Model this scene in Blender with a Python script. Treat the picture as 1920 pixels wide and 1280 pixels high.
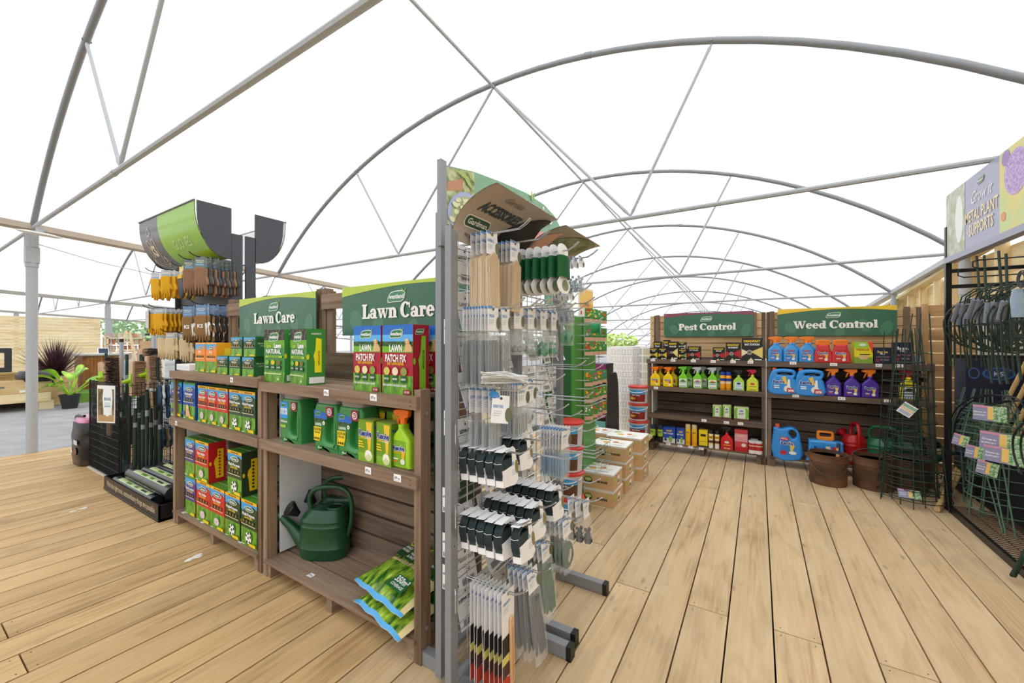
import bpy, bmesh, math, random
from mathutils import Vector, Matrix
from mathutils.geometry import tessellate_polygon
PI = math.pi
sc = bpy.context.scene
for o in list(bpy.data.objects):
    bpy.data.objects.remove(o)
# ---------------------------------------------------------------- camera, world, exposure
F = 749.5; HY = 641.0; CAMH = 1.4; YAW = math.radians(31.65)
cam_d = bpy.data.cameras.new('camera'); cam = bpy.data.objects.new('camera', cam_d)
sc.collection.objects.link(cam); sc.camera = cam
cam.location = (0, 0, CAMH); cam.rotation_euler = (PI / 2, 0, YAW)
cam_d.sensor_width = 36.0; cam_d.lens = F / 1920 * 36; cam_d.shift_y = 1.0 / 1920
cam_d.clip_start = 0.02; cam_d.clip_end = 400
w = bpy.data.worlds.new('sky'); sc.world = w; w.use_nodes = True
wn = w.node_tree.nodes; wl = w.node_tree.links
bg = wn['Background']; bg.inputs['Strength'].default_value = 1.25
tc = wn.new('ShaderNodeTexCoord'); sep = wn.new('ShaderNodeSeparateXYZ'); cr = wn.new('ShaderNodeValToRGB')
wl.new(tc.outputs['Generated'], sep.inputs[0]); wl.new(sep.outputs['Z'], cr.inputs[0]); wl.new(cr.outputs[0], bg.inputs['Color'])
cr.color_ramp.elements[0].position = 0.0; cr.color_ramp.elements[0].color = (0.75, 0.78, 0.80, 1)
cr.color_ramp.elements[1].position = 0.25; cr.color_ramp.elements[1].color = (0.97, 0.985, 1.0, 1)
sun_d = bpy.data.lights.new('sun', 'SUN'); sun = bpy.data.objects.new('sun', sun_d); sc.collection.objects.link(sun)
sun_d.energy = 0.7; sun_d.angle = math.radians(25); sun_d.color = (1.0, 0.97, 0.92)
sun.rotation_euler = (math.radians(22), math.radians(18), 0)
sc.view_settings.view_transform = 'Standard'; sc.view_settings.look = 'None'
sc.view_settings.exposure = 0.28; sc.view_settings.gamma = 1.0; sc.view_settings.use_curve_mapping = False
try:
    sc.cycles.use_denoising = True
    sc.cycles.max_bounces = 9; sc.cycles.diffuse_bounces = 5; sc.cycles.transparent_max_bounces = 24
    sc.cycles.transmission_bounces = 6; sc.cycles.caustics_reflective = False; sc.cycles.caustics_refractive = False
    sc.cycles.sample_clamp_indirect = 6.0
except Exception:
    pass
# ---------------------------------------------------------------- pixel -> world on a plane (measuring only)
CF = Vector((-math.sin(YAW), math.cos(YAW), 0)); CR = Vector((math.cos(YAW), math.sin(YAW), 0))
def W(px, py, x=None, y=None, z=None):
    d = CF + CR * ((px - 960) / F) + Vector((0, 0, 1)) * ((HY - py) / F)
    if x is not None: t = x / d.x
    elif y is not None: t = y / d.y
    else: t = (z - CAMH) / d.z
    return Vector((0, 0, CAMH)) + d * t
# ---------------------------------------------------------------- materials
MATS = {}
def lin(h):
    h = h.lstrip('#'); r = []
    for i in (0, 2, 4):
        c = int(h[i:i + 2], 16) / 255
        r.append(c / 12.92 if c <= 0.04045 else ((c + 0.055) / 1.055) ** 2.4)
    return (r[0], r[1], r[2], 1)
def base_mat(name):
    m = bpy.data.materials.new(name); m.use_nodes = True
    nt = m.node_tree; return m, nt, nt.nodes['Principled BSDF']
def C(hexs, rough=0.5, metal=0.0, spec=0.4, amp=0.06, scale=12.0):
    k = (hexs, rough, metal, spec, amp, scale)
    if k in MATS: return MATS[k]
    m, nt, b = base_mat('paint_' + hexs.lstrip('#'))
    n = nt.nodes.new('ShaderNodeTexNoise'); n.inputs['Scale'].default_value = scale; n.inputs['Detail'].default_value = 2
    g = nt.nodes.new('ShaderNodeNewGeometry')
    mx = nt.nodes.new('ShaderNodeMix'); mx.data_type = 'RGBA'
    c = lin(hexs)
    mx.inputs['A'].default_value = tuple(min(1, v * (1 - amp)) for v in c[:3]) + (1,)
    mx.inputs['B'].default_value = tuple(min(1, v * (1 + amp)) for v in c[:3]) + (1,)
    tcn = nt.nodes.new('ShaderNodeTexCoord')
    nt.links.new(tcn.outputs['Object'], n.inputs['Vector'])
    nt.links.new(n.outputs['Fac'], mx.inputs['Factor']); nt.links.new(mx.outputs['Result'], b.inputs['Base Color'])
    b.inputs['Roughness'].default_value = rough; b.inputs['Metallic'].default_value = metal
    b.inputs['Specular IOR Level'].default_value = spec
    nt.nodes.remove(g)
    MATS[k] = m; return m
def two_tone(name, h1, h2, scale=(8, 8, 8), detail=3, lo=0.4, hi=0.6, rough=0.6, h3=None, bump=0.0):
    if name in MATS: return MATS[name]
    m, nt, b = base_mat(name)
    tcn = nt.nodes.new('ShaderNodeTexCoord'); mp = nt.nodes.new('ShaderNodeMapping'); mp.inputs['Scale'].default_value = scale
    n = nt.nodes.new('ShaderNodeTexNoise'); n.inputs['Scale'].default_value = 1.0; n.inputs['Detail'].default_value = detail
    r = nt.nodes.new('ShaderNodeValToRGB')
    r.color_ramp.elements[0].position = lo; r.color_ramp.elements[0].color = lin(h1)
    r.color_ramp.elements[1].position = hi; r.color_ramp.elements[1].color = lin(h2)
    if h3:
        e = r.color_ramp.elements.new(min(0.99, hi + 0.12)); e.color = lin(h3)
    nt.links.new(tcn.outputs['Object'], mp.inputs[0]); nt.links.new(mp.outputs[0], n.inputs['Vector'])
    nt.links.new(n.outputs['Fac'], r.inputs[0]); nt.links.new(r.outputs[0], b.inputs['Base Color'])
    b.inputs['Roughness'].default_value = rough
    if bump:
        bp = nt.nodes.new('ShaderNodeBump'); bp.inputs['Strength'].default_value = bump; bp.inputs['Distance'].default_value = 0.01
        nt.links.new(n.outputs['Fac'], bp.inputs['Height']); nt.links.new(bp.outputs[0], b.inputs['Normal'])
    MATS[name] = m; return m
def wood(name, light, mid, dark, axis='x', grain=38.0, rough=0.7, var=0.12, knots=True, coord='Object', grey=0.0):
    """grain runs along axis; every separate board gets a tint of its own"""
    if name in MATS: return MATS[name]
    m, nt, b = base_mat(name); L = nt.links.new; N = nt.nodes.new
    tcn = N('ShaderNodeTexCoord'); geo = N('ShaderNodeNewGeometry')
    addv = N('ShaderNodeVectorMath'); addv.operation = 'ADD'
    comb = N('ShaderNodeCombineXYZ'); mul = N('ShaderNodeMath'); mul.operation = 'MULTIPLY'; mul.inputs[1].default_value = 37.0
    L(geo.outputs['Random Per Island'], mul.inputs[0])
    for i in range(3): L(mul.outputs[0], comb.inputs[i])
    L(tcn.outputs[coord], addv.inputs[0]); L(comb.outputs[0], addv.inputs[1])
    mp = N('ShaderNodeMapping'); s = [grain] * 3; s['xyz'.index(axis)] = grain * 0.045; mp.inputs['Scale'].default_value = s
    L(addv.outputs[0], mp.inputs[0])
    n1 = N('ShaderNodeTexNoise'); n1.inputs['Scale'].default_value = 1.0; n1.inputs['Detail'].default_value = 5; n1.inputs['Distortion'].default_value = 0.6
    L(mp.outputs[0], n1.inputs['Vector'])
    mp2 = N('ShaderNodeMapping'); s2 = [5.0] * 3; s2['xyz'.index(axis)] = 1.3; mp2.inputs['Scale'].default_value = s2
    L(addv.outputs[0], mp2.inputs[0])
    n2 = N('ShaderNodeTexNoise'); n2.inputs['Scale'].default_value = 1.0; n2.inputs['Detail'].default_value = 3
    L(mp2.outputs[0], n2.inputs['Vector'])
    av = N('ShaderNodeMath'); av.operation = 'MULTIPLY_ADD'; av.inputs[1].default_value = 0.55
    L(n2.outputs['Fac'], av.inputs[0])
    h = N('ShaderNodeMath'); h.operation = 'MULTIPLY'; h.inputs[1].default_value = 0.45; L(n1.outputs['Fac'], h.inputs[0]); L(h.outputs[0], av.inputs[2])
    r = N('ShaderNodeValToRGB'); e = r.color_ramp.elements
    e[0].position = 0.34; e[0].color = lin(dark); e[1].position = 0.62; e[1].color = lin(light)
    k = e.new(0.46); k.color = lin(mid)
    L(av.outputs[0], r.inputs[0])
    hsv = N('ShaderNodeHueSaturation'); vm = N('ShaderNodeMapRange')
    vm.inputs['To Min'].default_value = 1 - var; vm.inputs['To Max'].default_value = 1 + var
    L(geo.outputs['Random Per Island'], vm.inputs['Value']); L(vm.outputs[0], hsv.inputs['Value']); L(r.outputs[0], hsv.inputs['Color'])
    out = hsv.outputs[0]
    if knots:
        mp3 = N('ShaderNodeMapping'); s3 = [7.0] * 3; s3['xyz'.index(axis)] = 2.6; mp3.inputs['Scale'].default_value = s3
        L(addv.outputs[0], mp3.inputs[0])
        v = N('ShaderNodeTexVoronoi'); v.inputs['Scale'].default_value = 1.0; L(mp3.outputs[0], v.inputs['Vector'])
        kr = N('ShaderNodeValToRGB'); ke = kr.color_ramp.elements
        ke[0].position = 0.03; ke[0].color = (0.35, 0.28, 0.2, 1); ke[1].position = 0.11; ke[1].color = (1, 1, 1, 1)
        L(v.outputs['Distance'], kr.inputs[0])
        mm = N('ShaderNodeMix'); mm.data_type = 'RGBA'; mm.blend_type = 'MULTIPLY'; mm.inputs['Factor'].default_value = 0.55
        L(out, mm.inputs['A']); L(kr.outputs[0], mm.inputs['B']); out = mm.outputs['Result']
    if grey:
        mp4 = N('ShaderNodeMapping'); s4 = [9.0] * 3; s4['xyz'.index(axis)] = 2.2; mp4.inputs['Scale'].default_value = s4; L(addv.outputs[0], mp4.inputs[0])
        n4 = N('ShaderNodeTexNoise'); n4.inputs['Scale'].default_value = 1.0; n4.inputs['Detail'].default_value = 7; n4.inputs['Distortion'].default_value = 1.2; L(mp4.outputs[0], n4.inputs['Vector'])
        gr = N('ShaderNodeValToRGB'); ge = gr.color_ramp.elements; ge[0].position = .36; ge[0].color = (.66, .62, .60, 1); ge[1].position = .5; ge[1].color = (1, 1, 1, 1)
        g3 = ge.new(.68); g3.color = (1.0, .90, .83, 1)
        L(n4.outputs['Fac'], gr.inputs[0]); m4 = N('ShaderNodeMix'); m4.data_type = 'RGBA'; m4.blend_type = 'MULTIPLY'; m4.inputs['Factor'].default_value = grey; L(out, m4.inputs['A']); L(gr.outputs[0], m4.inputs['B']); out = m4.outputs['Result']
    L(out, b.inputs['Base Color'])
    bp = N('ShaderNodeBump'); bp.inputs['Strength'].default_value = 0.12; bp.inputs['Distance'].default_value = 0.004
    L(n1.outputs['Fac'], bp.inputs['Height']); L(bp.outputs[0], b.inputs['Normal'])
    b.inputs['Roughness'].default_value = rough; b.inputs['Specular IOR Level'].default_value = 0.25
    MATS[name] = m; return m
def plastic_film(name='clear_film', tint='#ffffff', body=0.2):
    if name in MATS: return MATS[name]
    m, nt, b = base_mat(name); L = nt.links.new
    t = nt.nodes.new('ShaderNodeBsdfTransparent'); t.inputs[0].default_value = (0.97, 0.98, 0.98, 1)
    b.inputs['Base Color'].default_value = lin(tint); b.inputs['Roughness'].default_value = 0.15
    n = nt.nodes.new('ShaderNodeTexNoise'); n.inputs['Scale'].default_value = 25; n.inputs['Distortion'].default_value = 1.0
    mr = nt.nodes.new('ShaderNodeMapRange'); mr.inputs['To Min'].default_value = body * 0.4; mr.inputs['To Max'].default_value = body * 1.8
    mx = nt.nodes.new('ShaderNodeMixShader'); L(n.outputs['Fac'], mr.inputs['Value']); L(mr.outputs[0], mx.inputs[0])
    L(t.outputs[0], mx.inputs[1]); L(b.outputs[0], mx.inputs[2])
    L(mx.outputs[0], nt.nodes['Material Output'].inputs['Surface'])
    MATS[name] = m; return m
def membrane():
    if 'membrane' in MATS: return MATS['membrane']
    m, nt, b = base_mat('roof_membrane'); L = nt.links.new
    t = nt.nodes.new('ShaderNodeBsdfTranslucent'); tr = nt.nodes.new('ShaderNodeBsdfTransparent')
    n = nt.nodes.new('ShaderNodeTexNoise'); n.inputs['Scale'].default_value = 0.35
    r = nt.nodes.new('ShaderNodeValToRGB'); r.color_ramp.elements[0].color = (0.92, 0.93, 0.94, 1); r.color_ramp.elements[1].color = (0.98, 0.985, 0.99, 1)
    L(n.outputs['Fac'], r.inputs[0]); L(r.outputs[0], t.inputs[0])
    mx = nt.nodes.new('ShaderNodeMixShader'); mx.inputs[0].default_value = 0.12
    L(t.outputs[0], mx.inputs[1]); L(tr.outputs[0], mx.inputs[2])
    L(mx.outputs[0], nt.nodes['Material Output'].inputs['Surface'])
    MATS['membrane'] = m; return m
WX = wood('pallet_wood_x', '#a08873', '#86705d', '#67543f', 'x', var=0.1)
WY = wood('pallet_wood_y', '#a08873', '#86705d', '#67543f', 'y', var=0.1)
WZ = wood('pallet_wood_z', '#9c846e', '#806954', '#63503c', 'z', var=0.1)
DX = wood('dark_slat_x', '#7c6a5a', '#65554a', '#4a3d34', 'x', var=0.1)
DY = wood('dark_slat_y', '#7c6a5a', '#65554a', '#4a3d34', 'y', var=0.1)
DZ = wood('dark_slat_z', '#7c6a5a', '#65554a', '#4a3d34', 'z', var=0.1)
PX_ = wood('pale_slat_x', '#d9b88e', '#c8a578', '#a98558', 'x', var=0.07)
PZ = wood('pale_slat_z', '#cdaf88', '#b99670', '#957550', 'z', var=0.07)
YW = wood('yellow_timber_y', '#f3e2b6', '#ead09e', '#d2b37a', 'y', grain=26, var=0.05)
YZ = wood('yellow_timber_z', '#f5e6c0', '#ecd6a8', '#d8bd8a', 'z', grain=26, var=0.05)
YX = wood('yellow_timber_x', '#f3e2b6', '#ead09e', '#d2b37a', 'x', grain=26, var=0.05)
DECK = wood('deck_wood', '#d3b993', '#c9ad86', '#b2966f', 'y', grain=52, rough=0.62, var=0.08, grey=0.36)
DECKY = wood('deck_wood_yellow', '#caaa7c', '#c0a070', '#a48559', 'y', grain=52, rough=0.62, var=0.12, grey=0.4)  # left boards: yellower wood, with dimmer light partly put into the colour
GALV = C('#8f9397', 0.45, 0.25, 0.4, 0.12, 40); GALVL = C('#b0b4b7', 0.5, 0.1, 0.4, 0.14, 60)
RACK = C('#8d9094', 0.42, 0.25, 0.4, 0.04); RACKD = C('#6f7276', 0.45, 0.25)
CHROME = C('#c4c7ca', 0.25, 0.85, 0.5, 0.03); BLK = C('#151617', 0.45); BLKM = C('#1b1c1e', 0.35, 0.3)
SLATE = C('#4a4d54', 0.55); WHITE = C('#f4f4f2', 0.5); CARD = C('#efeff0', 0.55); GREENW = C('#22382f', 0.45, 0.2)
FILM = plastic_film(body=0.13); FILMD = plastic_film('clear_bag', '#e8edf0', 0.32)
GRASS = two_tone('printed_grass', '#3f7a1c', '#7fb82f', (60, 60, 18), 2, 0.35, 0.65, 0.45)
# ---------------------------------------------------------------- geometry helpers
def smooth_loop(pts, n=4, closed=True):
    out = []; N = len(pts)
    rng = range(N) if closed else range(N - 1)
    for i in rng:
        g = lambda k: pts[k % N] if closed else pts[max(0, min(N - 1, k))]
        p0, p1, p2, p3 = g(i - 1), g(i), g(i + 1), g(i + 2)
        for j in range(n):
            t = j / n
            out.append(tuple(0.5 * ((2 * p1[k]) + (-p0[k] + p2[k]) * t + (2 * p0[k] - 5 * p1[k] + 4 * p2[k] - p3[k]) * t * t + (-p0[k] + 3 * p1[k] - 3 * p2[k] + p3[k]) * t ** 3) for k in range(len(p1))))
    if not closed: out.append(tuple(pts[-1]))
    return out
def rrect(x0, y0, x1, y1, r, n=4):
    p = []
    for cx, cy, a in ((x1 - r, y1 - r, 0), (x0 + r, y1 - r, 90), (x0 + r, y0 + r, 180), (x1 - r, y0 + r, 270)):
        for i in range(n + 1):
            t = math.radians(a + 90 * i / n); p.append((cx + r * math.cos(t), cy + r * math.sin(t)))
    return p
def ell(cx, cy, rx, ry, n=20):
    return [(cx + rx * math.cos(2 * PI * i / n), cy + ry * math.sin(2 * PI * i / n)) for i in range(n)]
PUFF = {}
def puff(outline, holes=(), hd=0.01, bev=0.004, res=2, key=None):
    """rounded slab from a flat outline (x,z) with holes; thickness along y"""
    if key and key in PUFF: return PUFF[key]
    cu = bpy.data.curves.new('t', 'CURVE'); cu.dimensions = '2D'; cu.fill_mode = 'BOTH'
    for loop in [outline] + list(holes):
        sp = cu.splines.new('POLY'); sp.points.add(len(loop) - 1)
        for i, p in enumerate(loop): sp.points[i].co = (p[0], p[1], 0, 1)
        sp.use_cyclic_u = True
    cu.extrude = max(0.0, hd - bev); cu.bevel_depth = bev; cu.bevel_resolution = res; cu.offset = -bev
    ob = bpy.data.objects.new('t', cu); me = ob.to_mesh()
    v = [(p.co.x, -p.co.z, p.co.y) for p in me.vertices]; f = [tuple(q.vertices) for q in me.polygons]
    ob.to_mesh_clear(); bpy.data.objects.remove(ob); bpy.data.curves.remove(cu)
    if key: PUFF[key] = (v, f)
    return v, f
TXT = {}
def text2d(s, bold=0.0):
    k = (s, bold)
    if k in TXT: return TXT[k]
    cu = bpy.data.curves.new('t', 'FONT'); cu.body = s; cu.size = 1.0; cu.resolution_u = 2; cu.offset = bold; cu.fill_mode = 'FRONT'
    ob = bpy.data.objects.new('t', cu); me = ob.to_mesh()
    v = [(p.co.x, p.co.y) for p in me.vertices]; f = [tuple(q.vertices) for q in me.polygons]
    ob.to_mesh_clear(); bpy.data.objects.remove(ob); bpy.data.curves.remove(cu)
    if not v: v = [(0, 0), (0.01, 0), (0, 0.01)]; f = [(0, 1, 2)]
    xs = [p[0] for p in v]; x0 = min(xs); wd = max(xs) - x0
    v = [((p[0] - x0) / 0.72, p[1] / 0.72) for p in v]
    TXT[k] = (v, f, wd / 0.72); return TXT[k]
class MB:
    def __init__(s): s.v = []; s.f = []; s.m = []; s.mats = []; s.X = None
    def mi(s, m):
        if m not in s.mats: s.mats.append(m)
        return s.mats.index(m)
    def add(s, vs, fs, m):
        b = len(s.v); k = s.mi(m)
        for p in vs:
            p = Vector(p)
            if s.X is not None: p = s.X @ p
            s.v.append(p)
        for f in fs: s.f.append(tuple(i + b for i in f)); s.m.append(k)
    def box(s, x0, x1, y0, y1, z0, z1, m):
        s.add([(x0, y0, z0), (x1, y0, z0), (x1, y1, z0), (x0, y1, z0), (x0, y0, z1), (x1, y0, z1), (x1, y1, z1), (x0, y1, z1)],
              [(0, 3, 2, 1), (4, 5, 6, 7), (0, 1, 5, 4), (1, 2, 6, 5), (2, 3, 7, 6), (3, 0, 4, 7)], m)
    def bar(s, a, b, w, h, m, up=(0, 0, 1)):
        a = Vector(a); b = Vector(b); d = (b - a).normalized(); u = Vector(up)
        if abs(d.dot(u)) > 0.99: u = Vector((1, 0, 0))
        r = d.cross(u).normalized() * w / 2; u = r.cross(d).normalized() * h / 2
        vs = [a - r - u, a + r - u, a + r + u, a - r + u, b - r - u, b + r - u, b + r + u, b - r + u]
        s.add(vs, [(0, 1, 2, 3), (4, 7, 6, 5), (0, 4, 5, 1), (1, 5, 6, 2), (2, 6, 7, 3), (3, 7, 4, 0)], m)
    def tube(s, pts, r, m, n=8, closed=False, caps=True):
        pts = [Vector(p) for p in pts]; N = len(pts); rs = r if isinstance(r, (list, tuple)) else [r] * N
        vs = []; prev = None
        for i, p in enumerate(pts):
            if closed: d = pts[(i + 1) % N] - pts[i - 1]
            else: d = pts[min(N - 1, i + 1)] - pts[max(0, i - 1)]
            if d.length < 1e-9: d = Vector((0, 0, 1))
            d.normalize()
            if prev is None:
                u = Vector((0, 0, 1)) if abs(d.z) < 0.9 else Vector((1, 0, 0)); u = (u - d * u.dot(d)).normalized()
            else:
                u = prev - d * prev.dot(d)
                u = u.normalized() if u.length > 1e-6 else d.orthogonal().normalized()
            prev = u; wv = d.cross(u)
            for k in range(n):
                a = 2 * PI * k / n; vs.append(p + (u * math.cos(a) + wv * math.sin(a)) * rs[i])
        fs = []
        for i in range(N if closed else N - 1):
            j = (i + 1) % N
            for k in range(n):
                k2 = (k + 1) % n; fs.append((i * n + k, i * n + k2, j * n + k2, j * n + k))
        if caps and not closed:
            fs.append(tuple(range(n - 1, -1, -1))); fs.append(tuple((N - 1) * n + k for k in range(n)))
        s.add(vs, fs, m)
    def loft(s, rings, m, caps=(True, True)):
        n = len(rings[0]); vs = [p for r in rings for p in r]; fs = []
        for i in range(len(rings) - 1):
            for k in range(n):
                k2 = (k + 1) % n; fs.append((i * n + k, i * n + k2, (i + 1) * n + k2, (i + 1) * n + k))
        if caps[0]: fs.append(tuple(range(n - 1, -1, -1)))
        if caps[1]: fs.append(tuple((len(rings) - 1) * n + k for k in range(n)))
        s.add(vs, fs, m)
    def lathe(s, prof, m, n=20, c=(0, 0), caps=(True, True), ry=1.0):
        s.loft([[(c[0] + r * math.cos(2 * PI * k / n), c[1] + r * ry * math.sin(2 * PI * k / n), z) for k in range(n)] for r, z in prof], m, caps)
    def sel(s, secs, m, n=24, caps=(True, True)):
        """stack of superellipse sections (cx,cy,z,rx,ry,e)"""
        rings = []
        for cx, cy, z, rx, ry, e in secs:
            ring = []
            for k in range(n):
                a = 2 * PI * k / n; c, q = math.cos(a), math.sin(a)
                ring.append((cx + rx * math.copysign(abs(c) ** (2 / e), c), cy + ry * math.copysign(abs(q) ** (2 / e), q), z))
            rings.append(ring)
        s.loft(rings, m, caps)
    def puff(s, data, m, X=None):
        v, f = data
        if X is not None: v = [X @ Vector(p) for p in v]
        s.add(v, f, m)
    def prism(s, pts, y0, y1, m, plane='xz'):
        n = len(pts)
        def q(p, d):
            return {'xz': (p[0], d, p[1]), 'yz': (d, p[0], p[1]), 'xy': (p[0], p[1], d)}[plane]
        vs = [q(p, y0) for p in pts] + [q(p, y1) for p in pts]
        tri = tessellate_polygon([[Vector((p[0], p[1], 0)) for p in pts]])
        fs = [tuple(t) for t in tri] + [tuple(i + n for i in reversed(t)) for t in tri]
        for i in range(n): j = (i + 1) % n; fs.append((i, j, j + n, i + n))
        s.add(vs, fs, m)
    def sphere(s, c, r, m, n=10, rz=None):
        rz = rz or r
        s.lathe([(max(1e-4, r * math.sin(PI * i / n)), c[2] - rz * math.cos(PI * i / n)) for i in range(n + 1)], m, n * 2, (c[0], c[1]))
    def mesh(s, name):
        me = bpy.data.meshes.new(name); me.from_pydata([tuple(p) for p in s.v], [], s.f)
        for m in s.mats: me.materials.append(m)
        me.polygons.foreach_set('material_index', s.m)
        me.polygons.foreach_set('use_smooth', [True] * len(s.f))
        bm = bmesh.new(); bm.from_mesh(me); bmesh.ops.recalc_face_normals(bm, faces=bm.faces); bm.to_mesh(me); bm.free()
        try: me.set_sharp_from_angle(angle=math.radians(38))
        except Exception: pass
        me.update(); return me
    def build(s, name, parent=None, loc=None, label=None):
        o = bpy.data.objects.new(name, s.mesh(name)); sc.collection.objects.link(o)
        if parent: o.parent = parent
        if loc is not None: o.location = loc
        if label: o['label'] = label
        return o
class Face:
    """draws flat print (rects, discs, words) on a face of a mesh"""
    def __init__(s, mb, o, u, v, step=0.0006):
        s.mb = mb; s.o = Vector(o); s.u = Vector(u).normalized(); s.v = Vector(v).normalized(); s.n = s.u.cross(s.v); s.st = step; s.k = 1
    def P(s, a, b): return s.o + s.u * a + s.v * b + s.n * (s.k * s.st)
    def up(s): s.k += 1; return s
    def rect(s, a0, b0, a1, b1, m):
        s.mb.add([s.P(a0, b0), s.P(a1, b0), s.P(a1, b1), s.P(a0, b1)], [(0, 1, 2, 3)], m); s.k += 0.25
    def poly(s, pts, m):
        tri = tessellate_polygon([[Vector((p[0], p[1], 0)) for p in pts]])
        s.mb.add([s.P(*p) for p in pts], [tuple(t) for t in tri], m); s.k += 0.25
    def disc(s, a, b, r, m, ry=None, n=16):
        ry = ry or r; p = ell(a, b, r, ry, n)
        s.mb.add([s.P(*q) for q in p], [tuple(range(n))], m); s.k += 0.25
    def ring(s, a, b, r, ri, m, ry=None, riy=None, a0=0, a1=360, n=20):
        ry = ry or r; riy = riy or ri; vs = []
        for i in range(n + 1):
            t = math.radians(a0 + (a1 - a0) * i / n)
            vs += [s.P(a + r * math.cos(t), b + ry * math.sin(t)), s.P(a + ri * math.cos(t), b + riy * math.sin(t))]
        s.mb.add(vs, [(2 * i, 2 * i + 1, 2 * i + 3, 2 * i + 2) for i in range(n)], m)
    def text(s, t, a, b, h, m, w=None, bold=0.02, align='c', ang=0.0, shear=0.0):
        v, f, wd = text2d(t, bold); sx = h
        if w and wd * h > w: sx = w / wd
        off = {'c': -wd * sx / 2, 'l': 0, 'r': -wd * sx}[align]; ca, sa = math.cos(ang), math.sin(ang)
        pts = []
        for x, y in v:
            X = off + x * sx + y * h * shear; Y = y * h
            pts.append(s.P(a + X * ca - Y * sa, b + X * sa + Y * ca))
        s.mb.add(pts, f, m); s.k += 0.25
def empty(name, loc=(0, 0, 0), rz=0.0):
    o = bpy.data.objects.new(name, None); sc.collection.objects.link(o); o.location = loc; o.rotation_euler = (0, 0, rz)
    o.empty_display_size = 0.05; return o
def tag(o, label, cat, group=None):
    o['label'] = label; o['category'] = cat
    if group: o['group'] = group
    return o
def struct(o): o['kind'] = 'structure'; return o
def thing(name, label, cat, loc=(0, 0, 0), rz=0.0, group=None): return tag(empty(name, loc, rz), label, cat, group)
def solo(mb, name, label, cat, loc=(0, 0, 0), rz=0.0, group=None):
    o = mb.build(name, loc=loc); o.rotation_euler = (0, 0, rz); return tag(o, label, cat, group)
def dup(root, loc, rz=None, label=None, group=None, scale=None, rot=None):
    def cp(o, par):
        c = o.copy(); sc.collection.objects.link(c)
        if par: c.parent = par
        for ch in o.children: cp(ch, c)
        return c
    r = cp(root, None); r.location = loc
    if rz is not None: r.rotation_euler = (0, 0, rz)
    if rot is not None: r.rotation_euler = rot
    if label: r['label'] = label
    if group: r['group'] = group
    if scale: r.scale = scale
    return r
ORD = ['first', 'second', 'third', 'fourth', 'fifth', 'sixth', 'seventh', 'eighth', 'ninth', 'tenth', 'eleventh', 'twelfth', 'thirteenth', 'fourteenth', 'fifteenth', 'sixteenth', 'seventeenth', 'eighteenth', 'nineteenth', 'twentieth', 'twenty-first', 'twenty-second', 'twenty-third', 'twenty-fourth', 'twenty-fifth']
# ---------------------------------------------------------------- slab serif lettering and the leaf emblem
GLY = {
 'L': (.82, [('r', .10, 0, .38, 1), ('r', 0, .9, .5, 1), ('r', 0, 0, .78, .1), ('p', [(.55, .1), (.78, .1), (.8, .38), (.72, .38)])]),
 'a': (.76, [('o', .26, .19, .26, .2, .09, .11), ('r', .4, .02, .63, .48), ('o', .34, .44, .29, .25, .07, .16, 0, 175), ('r', .42, 0, .74, .08), ('d', .12, .49, .085)]),
 'w': (1.12, [('p', [(.04, .66), (.3, .66), (.46, .0), (.3, .0)]), ('p', [(.5, .66), (.6, .66), (.46, 0), (.36, 0)]), ('p', [(.46, .66), (.7, .66), (.86, 0), (.7, 0)]), ('p', [(.96, .66), (1.04, .66), (.86, 0), (.76, 0)]), ('r', 0, .6, .36, .68), ('r', .42, .6, .76, .68), ('r', .88, .6, 1.1, .68)]),
 'n': (.8, [('r', .08, 0, .31, .66), ('r', 0, .59, .31, .68), ('r', 0, 0, .38, .08), ('o', .44, .42, .29, .27, .06, .17, 0, 150), ('r', .49, 0, .73, .44), ('r', .42, 0, .8, .08)]),
 'C': (.95, [('o', .48, .5, .48, .52, .2, .42, 42, 318), ('p', [(.78, .62), (.88, .62), (.88, 1.0), (.78, .92)])]),
 'r': (.62, [('r', .08, 0, .31, .66), ('r', 0, .59, .31, .68), ('r', 0, 0, .4, .08), ('d', .49, .54, .13), ('o', .44, .4, .2, .27, .06, .18, 60, 160)]),
 'e': (.7, [('o', .33, .34, .33, .36, .11, .27, 0, 325), ('r', .1, .31, .65, .42)]),
 'P': (.84, [('r', .10, 0, .37, 1), ('r', 0, .91, .5, 1), ('r', 0, 0, .5, .09), ('o', .42, .71, .4, .3, .13, .2, -95, 95)]),
 's': (.58, [('o', .27, .49, .26, .2, .08, .1, 20, 280), ('o', .27, .2, .27, .21, .08, .11, -160, 95), ('r', .0, .0, .08, .22), ('r', .42, .46, .5, .68)]),
 't': (.54, [('r', .12, .05, .36, .86), ('r', 0, .58, .48, .68), ('o', .34, .16, .22, .17, .02, .07, 190, 330)]),
 'o': (.72, [('o', .34, .34, .34, .36, .11, .27)]),
 'l': (.44, [('r', .09, 0, .33, 1), ('r', 0, .91, .33, 1), ('r', 0, 0, .42, .08)]),
 'd': (.76, [('o', .3, .34, .3, .36, .09, .26), ('r', .42, .03, .66, 1), ('r', .33, .91, .66, 1), ('r', .42, 0, .76, .08)]),
 'W': (1.42, [('p', [(.04, 1), (.34, 1), (.58, 0), (.38, 0)]), ('p', [(.64, 1), (.76, 1), (.58, 0), (.46, 0)]), ('p', [(.58, 1), (.86, 1), (1.1, 0), (.9, 0)]), ('p', [(1.22, 1), (1.32, 1), (1.1, 0), (.98, 0)]), ('r', 0, .92, .44, 1), ('r', .54, .92, .9, 1), ('r', 1.12, .92, 1.4, 1)]),
 'b': (.76, [('r', .09, .03, .33, 1), ('r', 0, .91, .33, 1), ('o', .42, .34, .3, .36, .09, .26)]),
 ' ': (.34, [])}
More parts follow.
